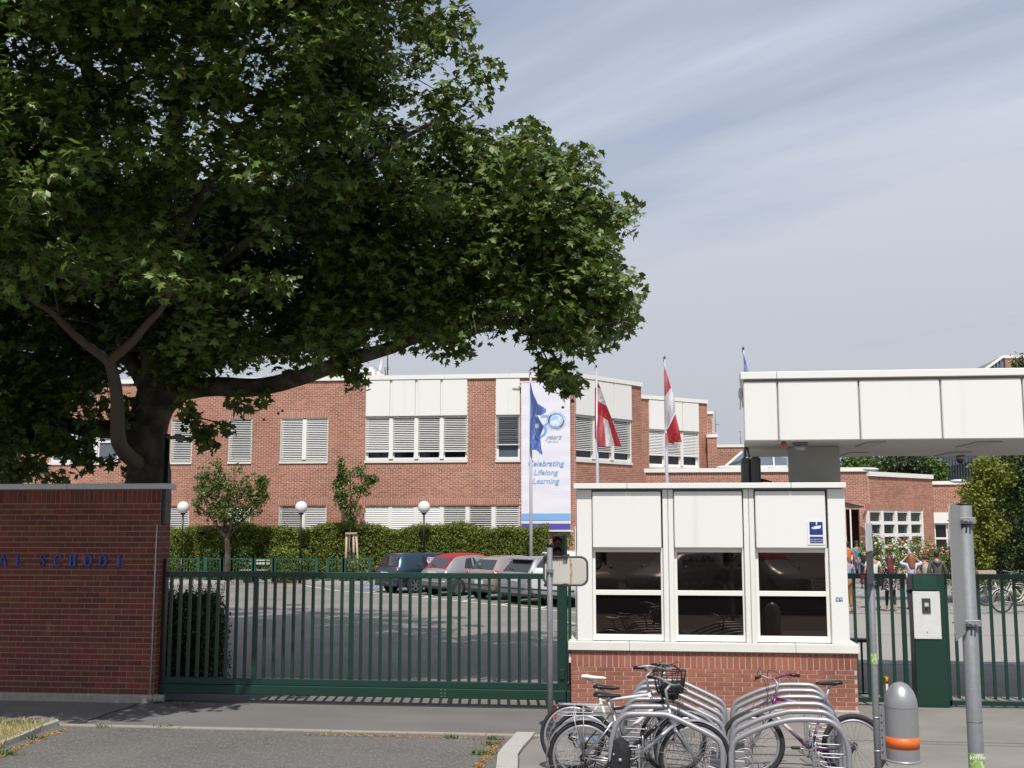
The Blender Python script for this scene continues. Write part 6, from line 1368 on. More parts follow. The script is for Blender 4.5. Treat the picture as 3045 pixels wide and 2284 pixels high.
# ---------- low green fences and bench ----------
def low_fence(u0, u1, y, lab):
    x0, x1 = at(u0, 1690, y).x, at(u1, 1690, y).x; z1 = 1.08; r_ = empty('low_fence', ((x0+x1)/2, y, .12), 0, lab, 'fence', 'low green fences along the planting bed')
    gm = mat('low_fence_green', (.012, .075, .05), .5); b = MB(); b.box(x0, x1, y-.02, y+.02, z1-.05, z1); b.build('top_rail', gm, r_, True); b = MB(); b.box(x0, x1, y-.015, y+.015, .25, .29); b.build('bottom_rail', gm, r_, True)
    for x in (x0, x1): b = MB(); b.box(x-.07, x+.07, y-.05, y+.05, .1, z1+.03); b.build('post', gm, r_, True)
    x = x0+.2
    if 'lfb' not in _unit: bb = MB(); bb.box(-.012, .012, -.01, .01, .29, z1-.05); me = bb.mesh('bar'); me.materials.append(gm); _unit['lfb'] = me
    while x < x1-.1: o = bpy.data.objects.new('bar', _unit['lfb']); link(o, r_, True); o.location = (x, y, 0); x += .14
for (a, c, lb) in ((498, 590, 'low green fence section beside the dark brick wall'), (612, 660, 'short low green fence section right of the first globe lamp'), (662, 752, 'low green fence section left of the white bench'), (756, 812, 'low green fence section in front of the white bench'), (816, 942, 'low green fence section at the middle globe lamp'), (974, 1020, 'short low green fence section left of the staked tree'), (1024, 1100, 'low green fence section under the staked tree')): low_fence(a, c, 47.4, lb)
yb_ = 47.95; be = empty('bench', (at(762, 1700, yb_).x, yb_, .12), 0, 'white slatted bench behind the low green fence', 'bench')
m_bw = mat('bench_white', (.55, .54, .50), .7)
for z, y in ((.95, .1), (.80, .08), (.55, -.1), (.55, -.22), (.55, -.34)): b = MB(); b.box(at(722, 1680, yb_).x, at(800, 1680, yb_).x, yb_+y, yb_+y+(.03 if z > .6 else .09), z, z+(.09 if z > .6 else .03)); b.build('slat', m_bw, be, True)
for u in (735, 788): b = MB(); x = at(u, 1680, yb_).x; b.box(x-.03, x+.03, yb_-.3, yb_+.1, .12, .55); b.box(x-.03, x+.03, yb_+.05, yb_+.1, .55, 1.0); b.build('leg', M_['green'], be, True)
# ================= CARS =================
def paint(name, c, metal=.3, rough=.28): return mat(name, c, rough, metal=metal, var=.03, vs=2, coat=.8, spec=.5)
m_carglass = mat('car_glass', (.02, .024, .026), .04, var=.1, spec=.8); m_tail = mat('tail_light_red', (.42, .012, .015), .15, var=.1, spec=.8, coat=.6); m_tailw = mat('lamp_clear', (.55, .5, .48), .15, spec=.8)
m_plate_w = mat('plate_white', (.65, .66, .68), .4); m_plate_b = mat('plate_blue', (.02, .05, .35), .4); m_rim = mat('alloy_rim', (.52, .53, .55), .28, metal=.8, var=.05); m_bump = mat('dark_trim', (.03, .03, .032), .55)
_wheels = {}
def wheel_parts(car, x, y, r, spk):
    s = 1 if y > 0 else -1
    key = (r, spk, s)
    if key not in _wheels:
        t = MB(); w = .105; t.lathe([(r*.68, -w), (r*.9, -w), (r*.99, -w*.75), (r, 0), (r*.99, w*.75), (r*.9, w), (r*.68, w)], (0, 0, 0), 28, 'y')
        m = MB(); m.lathe([(r*.69, -w*.9), (r*.69, w*.95), (r*.64, w*.98), (r*.62, w*.6), (r*.15, w*.45), (.001, w*.5)] if s > 0 else [(r*.69, w*.9), (r*.69, -w*.95), (r*.64, -w*.98), (r*.62, -w*.6), (r*.15, -w*.45), (.001, -w*.5)], (0, 0, 0), 28, 'y')
        d = MB(); d.lathe([(r*.13, s*w*.50), (r*.62, s*w*.62)], (0, 0, 0), 28, 'y')
        k = MB()
        for i in range(spk): a = 2*math.pi*i/spk; u = Vector((math.cos(a), 0, math.sin(a))); k.bar(u*r*.1+Vector((0, s*w*.75, 0)), u*r*.66+Vector((0, s*w*.86, 0)), .05 if spk < 9 else .024, .03, (0, 1, 0))
        k.cyl((0, s*w*.6, 0), (0, s*w*.9, 0), r*.13, 12)
        a_ = t.mesh('tyre'); a_.materials.append(M_['rubber']); b_ = m.mesh('rim'); b_.materials.append(m_rim); c_ = d.mesh('brake_disc'); c_.materials.append(M_['dark']); e_ = k.mesh('spokes'); e_.materials.append(m_rim)
        _wheels[key] = (a_, b_, c_, e_)
    a_, b_, c_, e_ = _wheels[key]
    o = bpy.data.objects.new('wheel', a_); link(o, car); o.location = (x, y, r)
    for nm, me in (('rim', b_), ('brake_disc', c_), ('spokes', e_)): q = bpy.data.objects.new(nm, me); link(q, o)
def make_car(label, L, Wd, st, body_m, rear, side, wheels, roof_m=None, tails=None, rails=False, spk=5, plate_z=.72, loc=(0, 0), heading=0, bump_m=None, wiper=True, spoiler=False, sticker=False, name='parked_car', cat='car', group='cars parked in the school car park', wr=.31):
    """st: stations (x, z_low, z_shoulder, z_top, half_width_shoulder, half_width_top); rear: (i,j) stations of the rear screen; side: list of window polygons"""
    car = empty(name, (loc[0], loc[1], 0.004), heading, label, cat, group)
    def ring(s):
        x, zl, zs, zt, w, wt = s; h = [(0, zl), (w*.84, zl), (w*.955, zl+.08), (w, zl+(zs-zl)*.45), (w*.995, zl+(zs-zl)*.78), (w*.965, zs), (wt+.5*(w*.965-wt)*.06, zt-.055 if zt-zs > .1 else zs+(zt-zs)*.5), (wt*.94, zt-.012 if zt-zs > .1 else zt), (wt*.55, zt+.008), (0, zt+.012)]
        return [(x, y, z) for y, z in h]+[(x, -y, z) for y, z in h[-2:0:-1]]
    # densify with smooth interpolation
    S2 = []
    for i in range(len(st)-1):
        p0, p1, p2, p3 = (np.array(st[k]) for k in (max(i-1, 0), i, i+1, min(i+2, len(st)-1)))
        for j in range(3):
            t = j/3; q = .5*((2*p1)+(p2-p0)*t+(2*p0-5*p1+4*p2-p3)*t*t+(3*p1-p0-3*p2+p3)*t**3); lin = p1+(p2-p1)*t; S2.append(tuple(.35*q+.65*lin))
    S2.append(st[-1])
    b = MB(); b.loft([ring(s) for s in S2], True, True, True); b.build('body', body_m, car, False, True)
    F = lambda s, f: Vector((s[0], 0, 0))
    def stat(x):
        for i in range(len(st)-1):
            a, c = st[i], st[i+1]
            if min(a[0], c[0]) <= x <= max(a[0], c[0]) and a[0] != c[0]: t = (x-a[0])/(c[0]-a[0]); return [a[k]+(c[k]-a[k])*t for k in range(6)]
        return st[-1]
    for sgn in (1, -1):
        for poly in side:        # poly: list of (x, f) with f from shoulder (0) to roof edge (1)
            P = []
            for x, f in poly:
                s = stat(x); w0 = s[4]*.965; w1 = s[5]; z0, z1 = s[2], s[3]-.055; P.append(Vector((x, sgn*(w0+(w1-w0)*f+.008), z0+(z1-z0)*f)))
            b = MB(); b.prism(P, (0, -sgn*.03, 0)); b.build('side_window', m_carglass, car, False, True)
    i, j = rear; a, c = st[i], st[j]
    d = Vector((c[0]-a[0], 0, c[3]-a[3])); nrm = Vector((-d.z, 0, d.x)).normalized()
    P = []
    for t, k in ((.10, 1), (.10, -1), (.86, -1), (.86, 1)): w = (a[5]+(c[5]-a[5])*t)*(.90 if t < .5 else .86); P.append(Vector((a[0]+d.x*t, k*w, a[3]+d.z*t))+nrm*.022)
    b = MB(); b.prism(P, nrm*-.05); rw = b.build('rear_window', m_carglass, car, False, True)
    if wiper: m0 = Vector((a[0]+d.x*.12, .02, a[3]+d.z*.12))+nrm*.035; b = MB(); b.tube([m0, Vector((a[0]+d.x*.3, .38, a[3]+d.z*.3))+nrm*.04], .012, 5); b.build('rear_wiper', M_['black'], car)
    if roof_m:
        b = MB(); R_ = [s for s in S2 if s[3]-s[2] > .28]; rings = []
        for s in R_: x, zl, zs, zt, w, wt = s; rings.append([(x, wt*1.03, zt-.10), (x, wt*.98, zt-.01), (x, wt*.6, zt+.022), (x, -wt*.6, zt+.022), (x, -wt*.98, zt-.01), (x, -wt*1.03, zt-.10)])
        b.loft(rings, False, False, True); e = st[i]; 
        P = []
        for t, k in ((.02, 1), (.02, -1), (1.0, -1), (1.0, 1)): w = (a[5]+(c[5]-a[5])*t)*1.0; P.append(Vector((a[0]+d.x*t, k*w, a[3]+d.z*t))+nrm*.016)
        b.prism(P, nrm*-.03); b.build('soft_top', roof_m, car, False, True)
    zr = st[0][0]
    for sgn in (1, -1):
        for (x, y, z, sx, sy, sz, mm) in tails or []:
            b = MB(); b.sphere((0, 0, 0), 1, 12, 8); b.xf(Matrix.Translation((x, sgn*y, z)) @ Matrix.Diagonal((sx, sy, sz, 1))); b.build('tail_light', mm, car)
    xr = st[1][0]; xb = min(s[0] for s in st)
    b = MB(); b.bbox(xb-.015, xb+.05, -.26, .26, plate_z-.06, plate_z+.06, .004); p_ = b.build('number_plate', m_plate_w, car); b = MB(); b.box(xb-.018, xb-.015, .21, .25, plate_z-.05, plate_z+.05); b.build('plate_band', m_plate_b, p_)
    b = MB(); W2 = st[2][4]; b.tube([(xb+.32, W2*1.005, .52), (xb+.04, W2*.93, .52), (xb-.025, W2*.6, .52), (xb-.03, 0, .52), (xb-.025, -W2*.6, .52), (xb+.04, -W2*.93, .52), (xb+.32, -W2*1.005, .52)], .028, 6); b.build('bumper_strip', bump_m or m_bump, car)
    b = MB(); b.bbox(xb+.02, xb+.4, -W2*.9, W2*.9, .26, .38, .03); b.build('rear_valance', m_bump, car)
    for x in wheels:
        for sgn in (1, -1):
            s = stat(x); w = s[4]; b = MB(); b.lathe([(wr+.055, sgn*(w-.03)), (wr+.055, sgn*(w+.006)), (.001, sgn*(w+.006))], (x, 0, wr), 24, 'y'); b.build('wheel_well_shade', M_['dark'], car)  # flat dark disc on the body side stands in for the shaded wheel well
            wheel_parts(car, x, sgn*(w-.075), wr, spk)
    if rails:
        for sgn in (1, -1):
            xs_ = [s for s in st if s[3]-s[2] > .4]; xa, xb2 = xs_[0], xs_[-1]; b = MB(); b.tube([(xa[0]+.1, sgn*xa[5]*.9, xa[3]), (xa[0]+.25, sgn*xa[5]*.9, xa[3]+.07), (xb2[0]-.25, sgn*xb2[5]*.9, xb2[3]+.07), (xb2[0]-.1, sgn*xb2[5]*.9, xb2[3])], .018, 6); b.build('roof_rail', M_['black'], car)
    if spoiler: c_ = st[j]; b = MB(); b.bbox(c_[0]-.22, c_[0]+.05, -c_[5]*.88, c_[5]*.88, c_[3]-.04, c_[3]+.01, .015); b.build('roof_spoiler', body_m, car)
    for sgn in (1, -1):
        for x in (wheels[0]+.95, wheels[0]+1.7):
            s = stat(x); b = MB(); b.bbox(x-.09, x+.09, sgn*s[4]-.02, sgn*s[4]+.025, s[2]-.13, s[2]-.10, .006); b.build('door_handle', M_['satin'], car)
        s = stat(wheels[1]-.62); b = MB(); b.sphere((0, 0, 0), 1, 10, 6); b.xf(Matrix.Translation((wheels[1]-.55, sgn*(s[4]+.10), s[2]+.06)) @ Matrix.Diagonal((.07, .1, .07, 1))); b.build('wing_mirror', body_m, car)
    b = MB(); 
    for x in (wheels[0]+.62, wheels[0]+1.35):
        s = stat(x)
        for sgn in (1, -1): b.box(x-.004, x+.004, sgn*s[4]*.999-.003, sgn*s[4]*.999+.003, .42, s[2]-.04)
    b.build('door_seams', M_['black'], car)
    return car
HD = rad(90-46)      # the row points away to the right
def wagon(L=4.5, w=.87, H=1.47, belt=.93, rear_x=.0, tail_slope=.28, hood=.88):
    h = L/2
    return [(-h, .42, .62, .66, w*.82, w*.7), (-h+.05, .30, .90, .94, w*.93, w*.80), (-h+.10, .27, belt, belt+.03, w*.97, w*.82), (-h+.10+tail_slope, .22, belt, H-.04, w, w*.70), (-h+.9, .2, belt, H, w, w*.72), (-h+1.7, .2, belt-.01, H+.01, w, w*.73), (-h+2.45, .2, belt-.02, H-.02, w, w*.72), (-h+2.75, .2, belt-.02, H-.10, w, w*.71), (-h+3.35, .2, belt-.04, belt+.06, w, w*.80), (L/2-.5, .2, hood-.08, hood-.04, w*.98, w*.78), (L/2-.12, .24, hood-.2, hood-.15, w*.9, w*.7), (L/2, .35, .55, .6, w*.72, w*.55)]
sideW = lambda h: [[(-h+.50, .10), (-h+1.18, .07), (-h+1.18, .92), (-h+.55, .90)], [(-h+1.26, .07), (-h+2.02, .06), (-h+2.02, .93), (-h+1.26, .93)], [(-h+2.10, .06), (-h+3.05, .06), (-h+2.72, .90), (-h+2.10, .93)]]
def place(u, v, dx=0.0): p = gnd(u, v); return p
def car_at(u, v, lx, ly, **k):      # ground contact of the local point (lx,ly)
    p = gnd(u, v); c, s = math.cos(k['heading']), math.sin(k['heading']); return (p.x-(lx*c-ly*s), p.y-(lx*s+ly*c))
cars = []
h = 2.25; wl = (-h+.85, h-.85)
# dark blue estate
kw = dict(heading=HD); cars.append(make_car('dark teal blue estate car with roof rails, leftmost of the parked row', 4.5, 1.7, wagon(), paint('teal_blue_paint', (.008, .042, .070), .4), (2, 3), sideW(h), wl, tails=[(-h+.12, .74, .80, .09, .09, .20, m_tail)], rails=True, spk=6, loc=car_at(1230, 1764, wl[0], -.75, **kw), **kw, wr=.31))
b = MB(); pts = [(-h+1.50, .25), (-h+1.9, .25), (-h+1.95, .5), (-h+1.9, .8), (-h+1.5, .82), (-h+1.42, .5)]; 
P = [Vector((x, -(.87*.965+(.87*.72-.87*.965)*f+.016), .93+(1.41-.93)*f)) for x, f in pts]; b.prism(P, (0, .004, 0)); b.build('pink_sunshade', mat('pink_shade', (.30, .12, .30), .6, var=.8, vs=25, col2=(.5, .5, .5), thr=(.45, .6)), cars[-1], False, True)
# small grey car with a dark red soft top
h = 1.77; s500 = [(-h, .40, .60, .63, .66, .55), (-h+.06, .30, .82, .86, .76, .62), (-h+.18, .26, .92, .97, .79, .62), (-h+.62, .22, .93, 1.40, .81, .56), (-h+.95, .2, .93, 1.47, .81, .57), (-h+1.6, .2, .92, 1.49, .81, .58), (-h+2.1, .2, .91, 1.42, .81, .57), (-h+2.75, .2, .88, .98, .80, .64), (h-.25, .22, .74, .80, .74, .58), (h, .35, .55, .6, .6, .45)]
wl = (-h+.62, h-.62); ws = [[(-h+.95, .12), (-h+1.35, .07), (-h+1.35, .86), (-h+1.12, .80)], [(-h+1.42, .06), (-h+2.38, .06), (-h+2.05, .86), (-h+1.42, .88)]]
kw = dict(heading=HD+rad(1)); cars.append(make_car('small round grey car with a dark red soft top', 3.55, 1.62, s500, paint('graphite_paint', (.25, .245, .25), .2), (2, 3), ws, wl, roof_m=mat('red_canvas', (.30, .014, .022), .85, var=.15, vs=20), tails=[(-h+.14, .66, .80, .06, .07, .12, m_tail)], spk=14, plate_z=.80, loc=car_at(1357, 1773, wl[0], -.73, **kw), bump_m=m_rim, **kw, wr=.29))
# brown grey hatchback
h = 1.97; s207 = [(-h, .42, .62, .66, .72, .6), (-h+.06, .30, .84, .90, .82, .68), (-h+.12, .27, .96, .99, .85, .68), (-h+.48, .22, .97, 1.40, .86, .56), (-h+.85, .2, .96, 1.47, .86, .58), (-h+1.6, .2, .93, 1.48, .86, .60), (-h+2.2, .2, .91, 1.40, .86, .59), (-h+2.95, .2, .88, .98, .86, .7), (h-.3, .22, .74, .80, .80, .6), (h, .35, .52, .58, .62, .5)]
wl = (-h+.72, h-.80); ws = [[(-h+.66, .18), (-h+1.35, .08), (-h+1.35, .88), (-h+.9, .78)], [(-h+1.42, .07), (-h+2.62, .06), (-h+2.18, .86), (-h+1.42, .90)]]
kw = dict(heading=HD+rad(1)); cars.append(make_car('brown grey hatchback with large pointed red tail lights', 3.95, 1.72, s207, paint('taupe_paint', (.27, .23, .21), .2), (2, 3), ws, wl, tails=[(-h+.20, .755, .90, .17, .08, .115, m_tail)], spk=7, plate_z=.60, loc=car_at(1408, 1779, -h+.35, .76, **kw), **kw, wr=.30))
b = MB(); b.prism([(-h+.22, .45, 1.06), (-h+.22, .05, 1.08), (-h+.30, .1, 1.19), (-h+.28, .32, 1.22)], (-.006, 0, 0)); b.build('parcel_shelf_paper', mat('paper_yellow', (.45, .42, .30), .8), cars[-1], False, True)
# silver estate
h = 2.2; wl = (-h+.78, h-.9)
kw = dict(heading=HD+rad(1)); cars.append(make_car('silver sport estate with dark rear screen and roof spoiler', 4.4, 1.76, wagon(4.4, .88, 1.50, .96, 0, .42), paint('silver_paint', (.66, .67, .69), .1), (2, 3), [[(-h+.70, .12), (-h+1.25, .07), (-h+1.25, .90), (-h+.82, .80)], [(-h+1.32, .07), (-h+2.02, .06), (-h+2.02, .92), (-h+1.32, .92)], [(-h+2.10, .06), (-h+3.0, .06), (-h+2.68, .88), (-h+2.10, .92)]], wl, tails=[(-h+.10, .76, .76, .08, .09, .09, m_tail)], spoiler=True, spk=5, plate_z=.80, loc=car_at(1506, 1792, -h+.35, .74, **kw), **kw, wr=.32))
# white off-roader
h = 2.3; wl = (-h+.85, h-.85); sx5 = [(q[0], q[1]+.06, q[2]+.12, q[3]+.14, q[4], q[5]) for q in wagon(4.6, .93, 1.58, .98, 0, .40, .98)]
kw = dict(heading=HD+rad(2)); cars.append(make_car('tall white off road car half hidden by the mirror and gatehouse', 4.6, 1.86, sx5, paint('white_car_paint', (.72, .72, .72), .0), (2, 3), sideW(h), wl, tails=[(-h+.12, .80, .98, .10, .10, .12, m_tail)], spoiler=True, spk=5, plate_z=.9, loc=car_at(1738, 1806, wl[0], -.80, **kw), **kw, wr=.36))
# cars and greenery across the street: seen only as reflections in the booth windows
for i, (k, x, y, hd, lb) in enumerate(((3, 1.2, -10.5, 128, 'silver estate car across the street mirrored in the left booth window'), (1, 4.6, -10.8, 60, 'small car across the street mirrored in the middle booth window'), (0, 8.2, -10.4, 118, 'dark estate across the street mirrored in the right booth window'), (4, 11.6, -11, 70, 'tall white car across the street mirrored at the right edge'), (2, -2.4, -10.8, 62, 'hatchback across the street mirrored at the left edge'))):
    o = copy_tree(cars[k]); o.location = (x, y, 0); o.rotation_euler = (0, 0, rad(hd)); o['label'] = lb; o['group'] = 'cars parked across the street'
hedge('street_hedge', -3, 7.5, -1.6, -.9, .75, 1500, 'low hedge on the near kerb mirrored in the booth windows', 'dleaf', .07)
r_ = empty('added_street_trees', (4, -22, 0), 0, 'dark tree row across the street mirrored in the booth glass', 'trees'); Pq = [(random.uniform(-16, 26), random.uniform(-26, -20), random.uniform(1.5, 9)) for _ in range(420)]; leaves('foliage', Pq, .9, 12, .5, M_['dleaf'], r_, 'small', .3)  # tree row added behind the camera so the booth glass mirrors something dark
b = MB(); [b.tube([(x, -23, 0), (x, -23, 6)], .2, 7) for x in range(-14, 26, 6)]; b.build('trunks', M_['bark'], r_, True)['kind'] = 'stuff'
# ================= BICYCLE RACKS =================
tau = rad(4.7); rd = Vector((math.sin(tau), math.cos(tau), 0)); rh = Vector((math.cos(tau), -math.sin(tau), 0))
def smooth_path(pts, k=5):
    P = [Vector(p) for p in pts]; Q = []; m = len(P)
    for i in range(m-1):
        p0, p1, p2, p3 = P[max(i-1, 0)], P[i], P[i+1], P[min(i+2, m-1)]
        for j in range(k): t = j/k; Q.append(.5*((2*p1)+(p2-p0)*t+(2*p0-5*p1+4*p2-p3)*t*t+(3*p1-p0-3*p2+p3)*t**3))
    return Q+[P[-1]]
def rack(name, label, px, Yf, n, step, flip):
    P = [at(u, v, Yf) for u, v in px]; P = [Vector((P[0].x, Yf, .015))]+P+[Vector((P[-1].x, Yf, .015))]
    x0 = P[0].x; root = empty(name, (x0, Yf, .02), -tau, label, 'bicycle rack', 'bicycle racks in front of the gatehouse')
    L = [Vector((p.x-x0, 0, p.z-.02)) for p in P]; b = MB(); b.tube(smooth_path(L), .0265, 12); me = b.mesh('hoop'); me.materials.append(M_['satin'])
    xe = L[-1].x; s = 1 if xe > 0 else -1
    c = MB(); 
    for z in (.22, .36, .48): c.tube(smooth_path([(xe-s*.01, .02, z), (xe-s*.20, .02, z), (xe-s*.26, .02, z+.03 if z < .4 else z)], 3), .008, 6)
    c.tube(smooth_path([(xe-s*.02, .02, .13), (xe-s*.22, .02, .13), (xe-s*.27, .02, .2), (xe-s*.27, .02, .5)], 4), .009, 6); me2 = c.mesh('wheel_guide'); me2.materials.append(M_['satin'])
    d = MB(); d.tube(smooth_path([(s*.05, .02, .30), (s*.16, .02, .32), (s*.21, .02, .22), (s*.17, .02, .08), (s*.13, .02, .02)], 4), .007, 6); d.bbox(*(sorted((s*.03, s*.13))), -.02, .03, .22, .30, .006); me3 = d.mesh('holder'); me3.materials.append(M_['satin'])
    f = MB(); f.cyl((0, 0, .0), (0, 0, .012), .06, 14); f.cyl((xe, 0, 0), (xe, 0, .012), .06, 14); f.cyl((s*.012, -.026, .25), (s*.012, -.034, .25), .009, 8); me4 = f.mesh('foot_plates'); me4.materials.append(M_['steel'])
    for i in range(n):
        for m_, nm in ((me, 'hoop'), (me2, 'wheel_guide'), (me3, 'holder'), (me4, 'foot_plate')):
            o = bpy.data.objects.new(nm, m_); link(o, root); o.location = (0, i*step, 0)
    b = MB(); b.bar((0, -.05, .07), (0, (n-1)*step+.05, .07), .03, .03); b.bar((xe, -.05, .10), (xe, (n-1)*step+.05, .10), .03, .03); b.build('ground_rail', M_['satin'], root)
    return root
rack('bicycle_rack', 'right bicycle rack of six bent steel hoops holding the purple bicycle', [(2174, 2262), (2176, 2232), (2184, 2206), (2204, 2190), (2270, 2160), (2335, 2141), (2368, 2137), (2430, 2137), (2462, 2141), (2490, 2160), (2510, 2192), (2520, 2232), (2522, 2270)], 11.05, 6, .46, 1)
rack('bicycle_rack', 'left bicycle rack of six bent steel hoops crowded with bicycles', [(2149, 2262), (2147, 2232), (2139, 2206), (2119, 2190), (2060, 2161), (1995, 2132), (1965, 2127), (1885, 2127), (1857, 2131), (1835, 2152), (1822, 2186), (1816, 2222), (1814, 2262)], 11.05, 6, .46, -1)

# ================= BICYCLES =================
_bw = {}
def bike_wheel(par, x, r, tyre=.018, col='rubber'):
    key = (r, tyre)
    if key not in _bw:
        a = MB(); a.tube([(r*math.cos(t), 0, r*math.sin(t)) for t in [2*math.pi*i/48 for i in range(48)]], tyre, 8, False, True)
        c = MB(); ri = r-tyre*1.25; c.lathe([(ri-.018, -.010), (ri, -.012), (ri+.004, 0), (ri, .012), (ri-.018, .010), (ri-.022, 0), (ri-.018, -.010)], (0, 0, 0), 48, 'y')
        d = MB()
        for i in range(28):
            t = 2*math.pi*i/28; t2 = t+(.5 if i % 2 else -.5); s = 1 if i % 4 < 2 else -1; d.tube([(.02*math.cos(t2), s*.03, .02*math.sin(t2)), ((ri-.02)*math.cos(t), 0, (ri-.02)*math.sin(t))], .0017, 4, False)
        e = MB(); e.cyl((0, -.045, 0), (0, .045, 0), .018, 12); e.cyl((0, -.06, 0), (0, .06, 0), .006, 8)
        L_ = []
        for q, nm, m in ((a, 'wheel', M_['rubber']), (c, 'rim', M_['satin']), (d, 'spokes', M_['satin']), (e, 'hub', M_['satin'])): me = q.mesh(nm); me.materials.append(m); L_.append(me)
        _bw[key] = L_
    L_ = _bw[key]; o = bpy.data.objects.new('wheel', L_[0]); link(o, par); o.location = (x, 0, r+tyre); o.rotation_euler = (0, random.uniform(0, 1), 0)
    for nm, me in zip(('rim', 'spokes', 'hub'), L_[1:]): link(bpy.data.objects.new(nm, me), o)
    return o
def bicycle(label, p, ang, lean=0, fm='silver', wr=.33, wb=1.05, tyre=.02, guards=True, rack_=True, saddle='black', bar='flat', step=False, basket=False, stand=True, fork='rigid', fcol=None, group=None, seat_h=.93, turn=0, bar_h=1.02, name='bicycle'):
    root = empty(name, p, ang, label, 'bicycle', group); root.rotation_euler = (lean, 0, ang)
    F = M_[fm]; FK = M_[fcol or fm]; R_ = wr+tyre; hx = .0
    ra = Vector((0, 0, R_)); fa = Vector((wb, 0, R_)); bbk = Vector((.44, 0, .29)); st_ = Vector((.30, 0, .72)); hd0 = Vector((wb-.20, 0, .66)); hd1 = Vector((wb-.245, 0, .80))
    bike_wheel(root, 0, wr, tyre); bike_wheel(root, wb, wr, tyre)
    b = MB(); b.tube([bbk, st_+Vector((-.005, 0, .03))], .0155, 8); b.tube([hd0+Vector((.006, 0, -.02)), hd1+Vector((-.006, 0, .02))], .02, 10)
    if step: b.tube(smooth_path([bbk+Vector((0, 0, .02)), (.62, 0, .36), hd0], 4), .020, 8); b.tube(smooth_path([bbk+Vector((-.04, 0, .14)), (.60, 0, .45), hd1], 4), .016, 8)
    else: b.tube([bbk, hd0], .021, 10); b.tube([st_, hd1], .016, 8)
    for s in (-1, 1):
        b.tube([bbk+Vector((0, s*.03, 0)), ra+Vector((0, s*.055, 0))], .009, 6); b.tube([st_+Vector((0, s*.02, -.02)), ra+Vector((0, s*.055, 0))], .0075, 6)
    b.build('frame', F, root)
    b = MB()
    for s in (-1, 1):
        b.tube(smooth_path([hd0+Vector((.012, s*.05, -.03)), (wb-.10, s*.055, .50), fa+Vector((-.0, s*.055, 0))], 4), [.019]*1 and .013 if fork == 'rigid' else .021, 8)
    b.tube([hd0+Vector((.01, -.06, -.03)), hd0+Vector((.01, .06, -.03))], .018, 8); b.build('fork', FK, root)
    b = MB(); sp = Vector((.30-.055*(seat_h-.72)/.2, 0, seat_h-.05)); b.tube([st_, sp], .0135, 8); b.build('seat_post', M_['satin'], root)
    # saddle: wide tail, narrow nose
    b = MB(); rings = []
    for x, w, z, h in ((-.14, .02, .0, .02), (-.125, .07, .008, .045), (-.08, .078, .008, .05), (-.02, .06, .0, .045), (.04, .035, -.004, .04), (.10, .022, -.004, .035), (.135, .014, -.006, .02)):
        rings.append([(sp.x+x, w*math.cos(t), sp.z+.045+z+h*.5*math.sin(t)) for t in [2*math.pi*i/12 for i in range(12)]])
    b.loft(rings, True, True, True); b.build('saddle', M_[saddle], root)
    b = MB(); b.tube([(sp.x-.08, .03, sp.z+.03), (sp.x, .02, sp.z), (sp.x+.09, .01, sp.z+.03)], .004, 5); b.tube([(sp.x-.08, -.03, sp.z+.03), (sp.x, -.02, sp.z), (sp.x+.09, -.01, sp.z+.03)], .004, 5); b.build('saddle_rails', M_['satin'], root)
    # handlebar
    hb = Vector((hd1.x-.035, 0, bar_h)); ct = math.cos(turn); stn = math.sin(turn)
    b = MB(); b.tube([hd1, Vector((hd1.x-.03, 0, bar_h-.05)), hb+Vector((.07*ct, .07*stn, 0))], .014, 8); b.build('stem', M_['satin'], root)
    def hp(x, y, z): return Vector((hb.x+.07*ct+x*ct-y*stn, .07*stn+x*stn+y*ct, bar_h+z))
    b = MB(); pts = [hp(-.07, -.30, .02), hp(-.02, -.18, .03), hp(.0, -.06, 0), hp(.0, .06, 0), hp(-.02, .18, .03), hp(-.07, .30, .02)] if bar == 'flat' else [hp(-.24, -.29, .05), hp(-.08, -.26, .07), hp(.03, -.10, .03), hp(.03, .10, .03), hp(-.08, .26, .07), hp(-.24, .29, .05)]
    b.tube(smooth_path(pts, 3), .0115, 8); b.build('handlebar', M_['satin'] if fm != 'purple' else M_['purple'], root)
    for s, e in ((0, 1), (-1, -2)): d = (pts[s]-pts[e]).normalized(); b = MB(); b.tube([pts[s]+d*.01, pts[s]-d*.10], .017, 8); b.tube([pts[s]-d*.12+Vector((0, 0, -.01)), pts[s]-d*.05+Vector((.07*ct, .07*stn, -.04))], .005, 5); b.build('grip', M_['black'], root)
    b = MB(); b.tube(smooth_path([pts[1]+Vector((.05, 0, -.01)), hp(.12, -.05, .07), hp(.08, .0, -.12), hd0+Vector((.04, .01, .02))], 5), .0035, 4); b.tube(smooth_path([pts[-2]+Vector((.05, 0, -.01)), hp(.14, .05, .09), hp(.10, .0, -.14), hd0+Vector((.05, -.02, .0))], 5), .0035, 4); b.build('cables', M_['black'], root)
    # drive train on the right-hand side (-y)
    b = MB(); b.tube([(.44+.085*math.cos(t), -.05, .29+.085*math.sin(t)) for t in [2*math.pi*i/28 for i in range(28)]], .006, 5, False, True)
    for i in range(5): t = 2*math.pi*i/5; b.tube([(.44, -.05, .29), (.44+.083*math.cos(t), -.05, .29+.083*math.sin(t))], .006, 5)
    b.build('chainring', M_['black'] if fm != 'purple' else M_['satin'], root)
    b = MB(); a1 = random.uniform(0, 6); cr = Vector((math.cos(a1), 0, math.sin(a1)))*.17; b.tube([(.44, -.065, .29), Vector((.44, -.075, .29))+cr], .009, 6); b.tube([(.44, .065, .29), Vector((.44, .075, .29))-cr], .009, 6); b.tube([(.44, -.07, .29), (.44, .07, .29)], .017, 8); b.build('crank', M_['satin'], root)
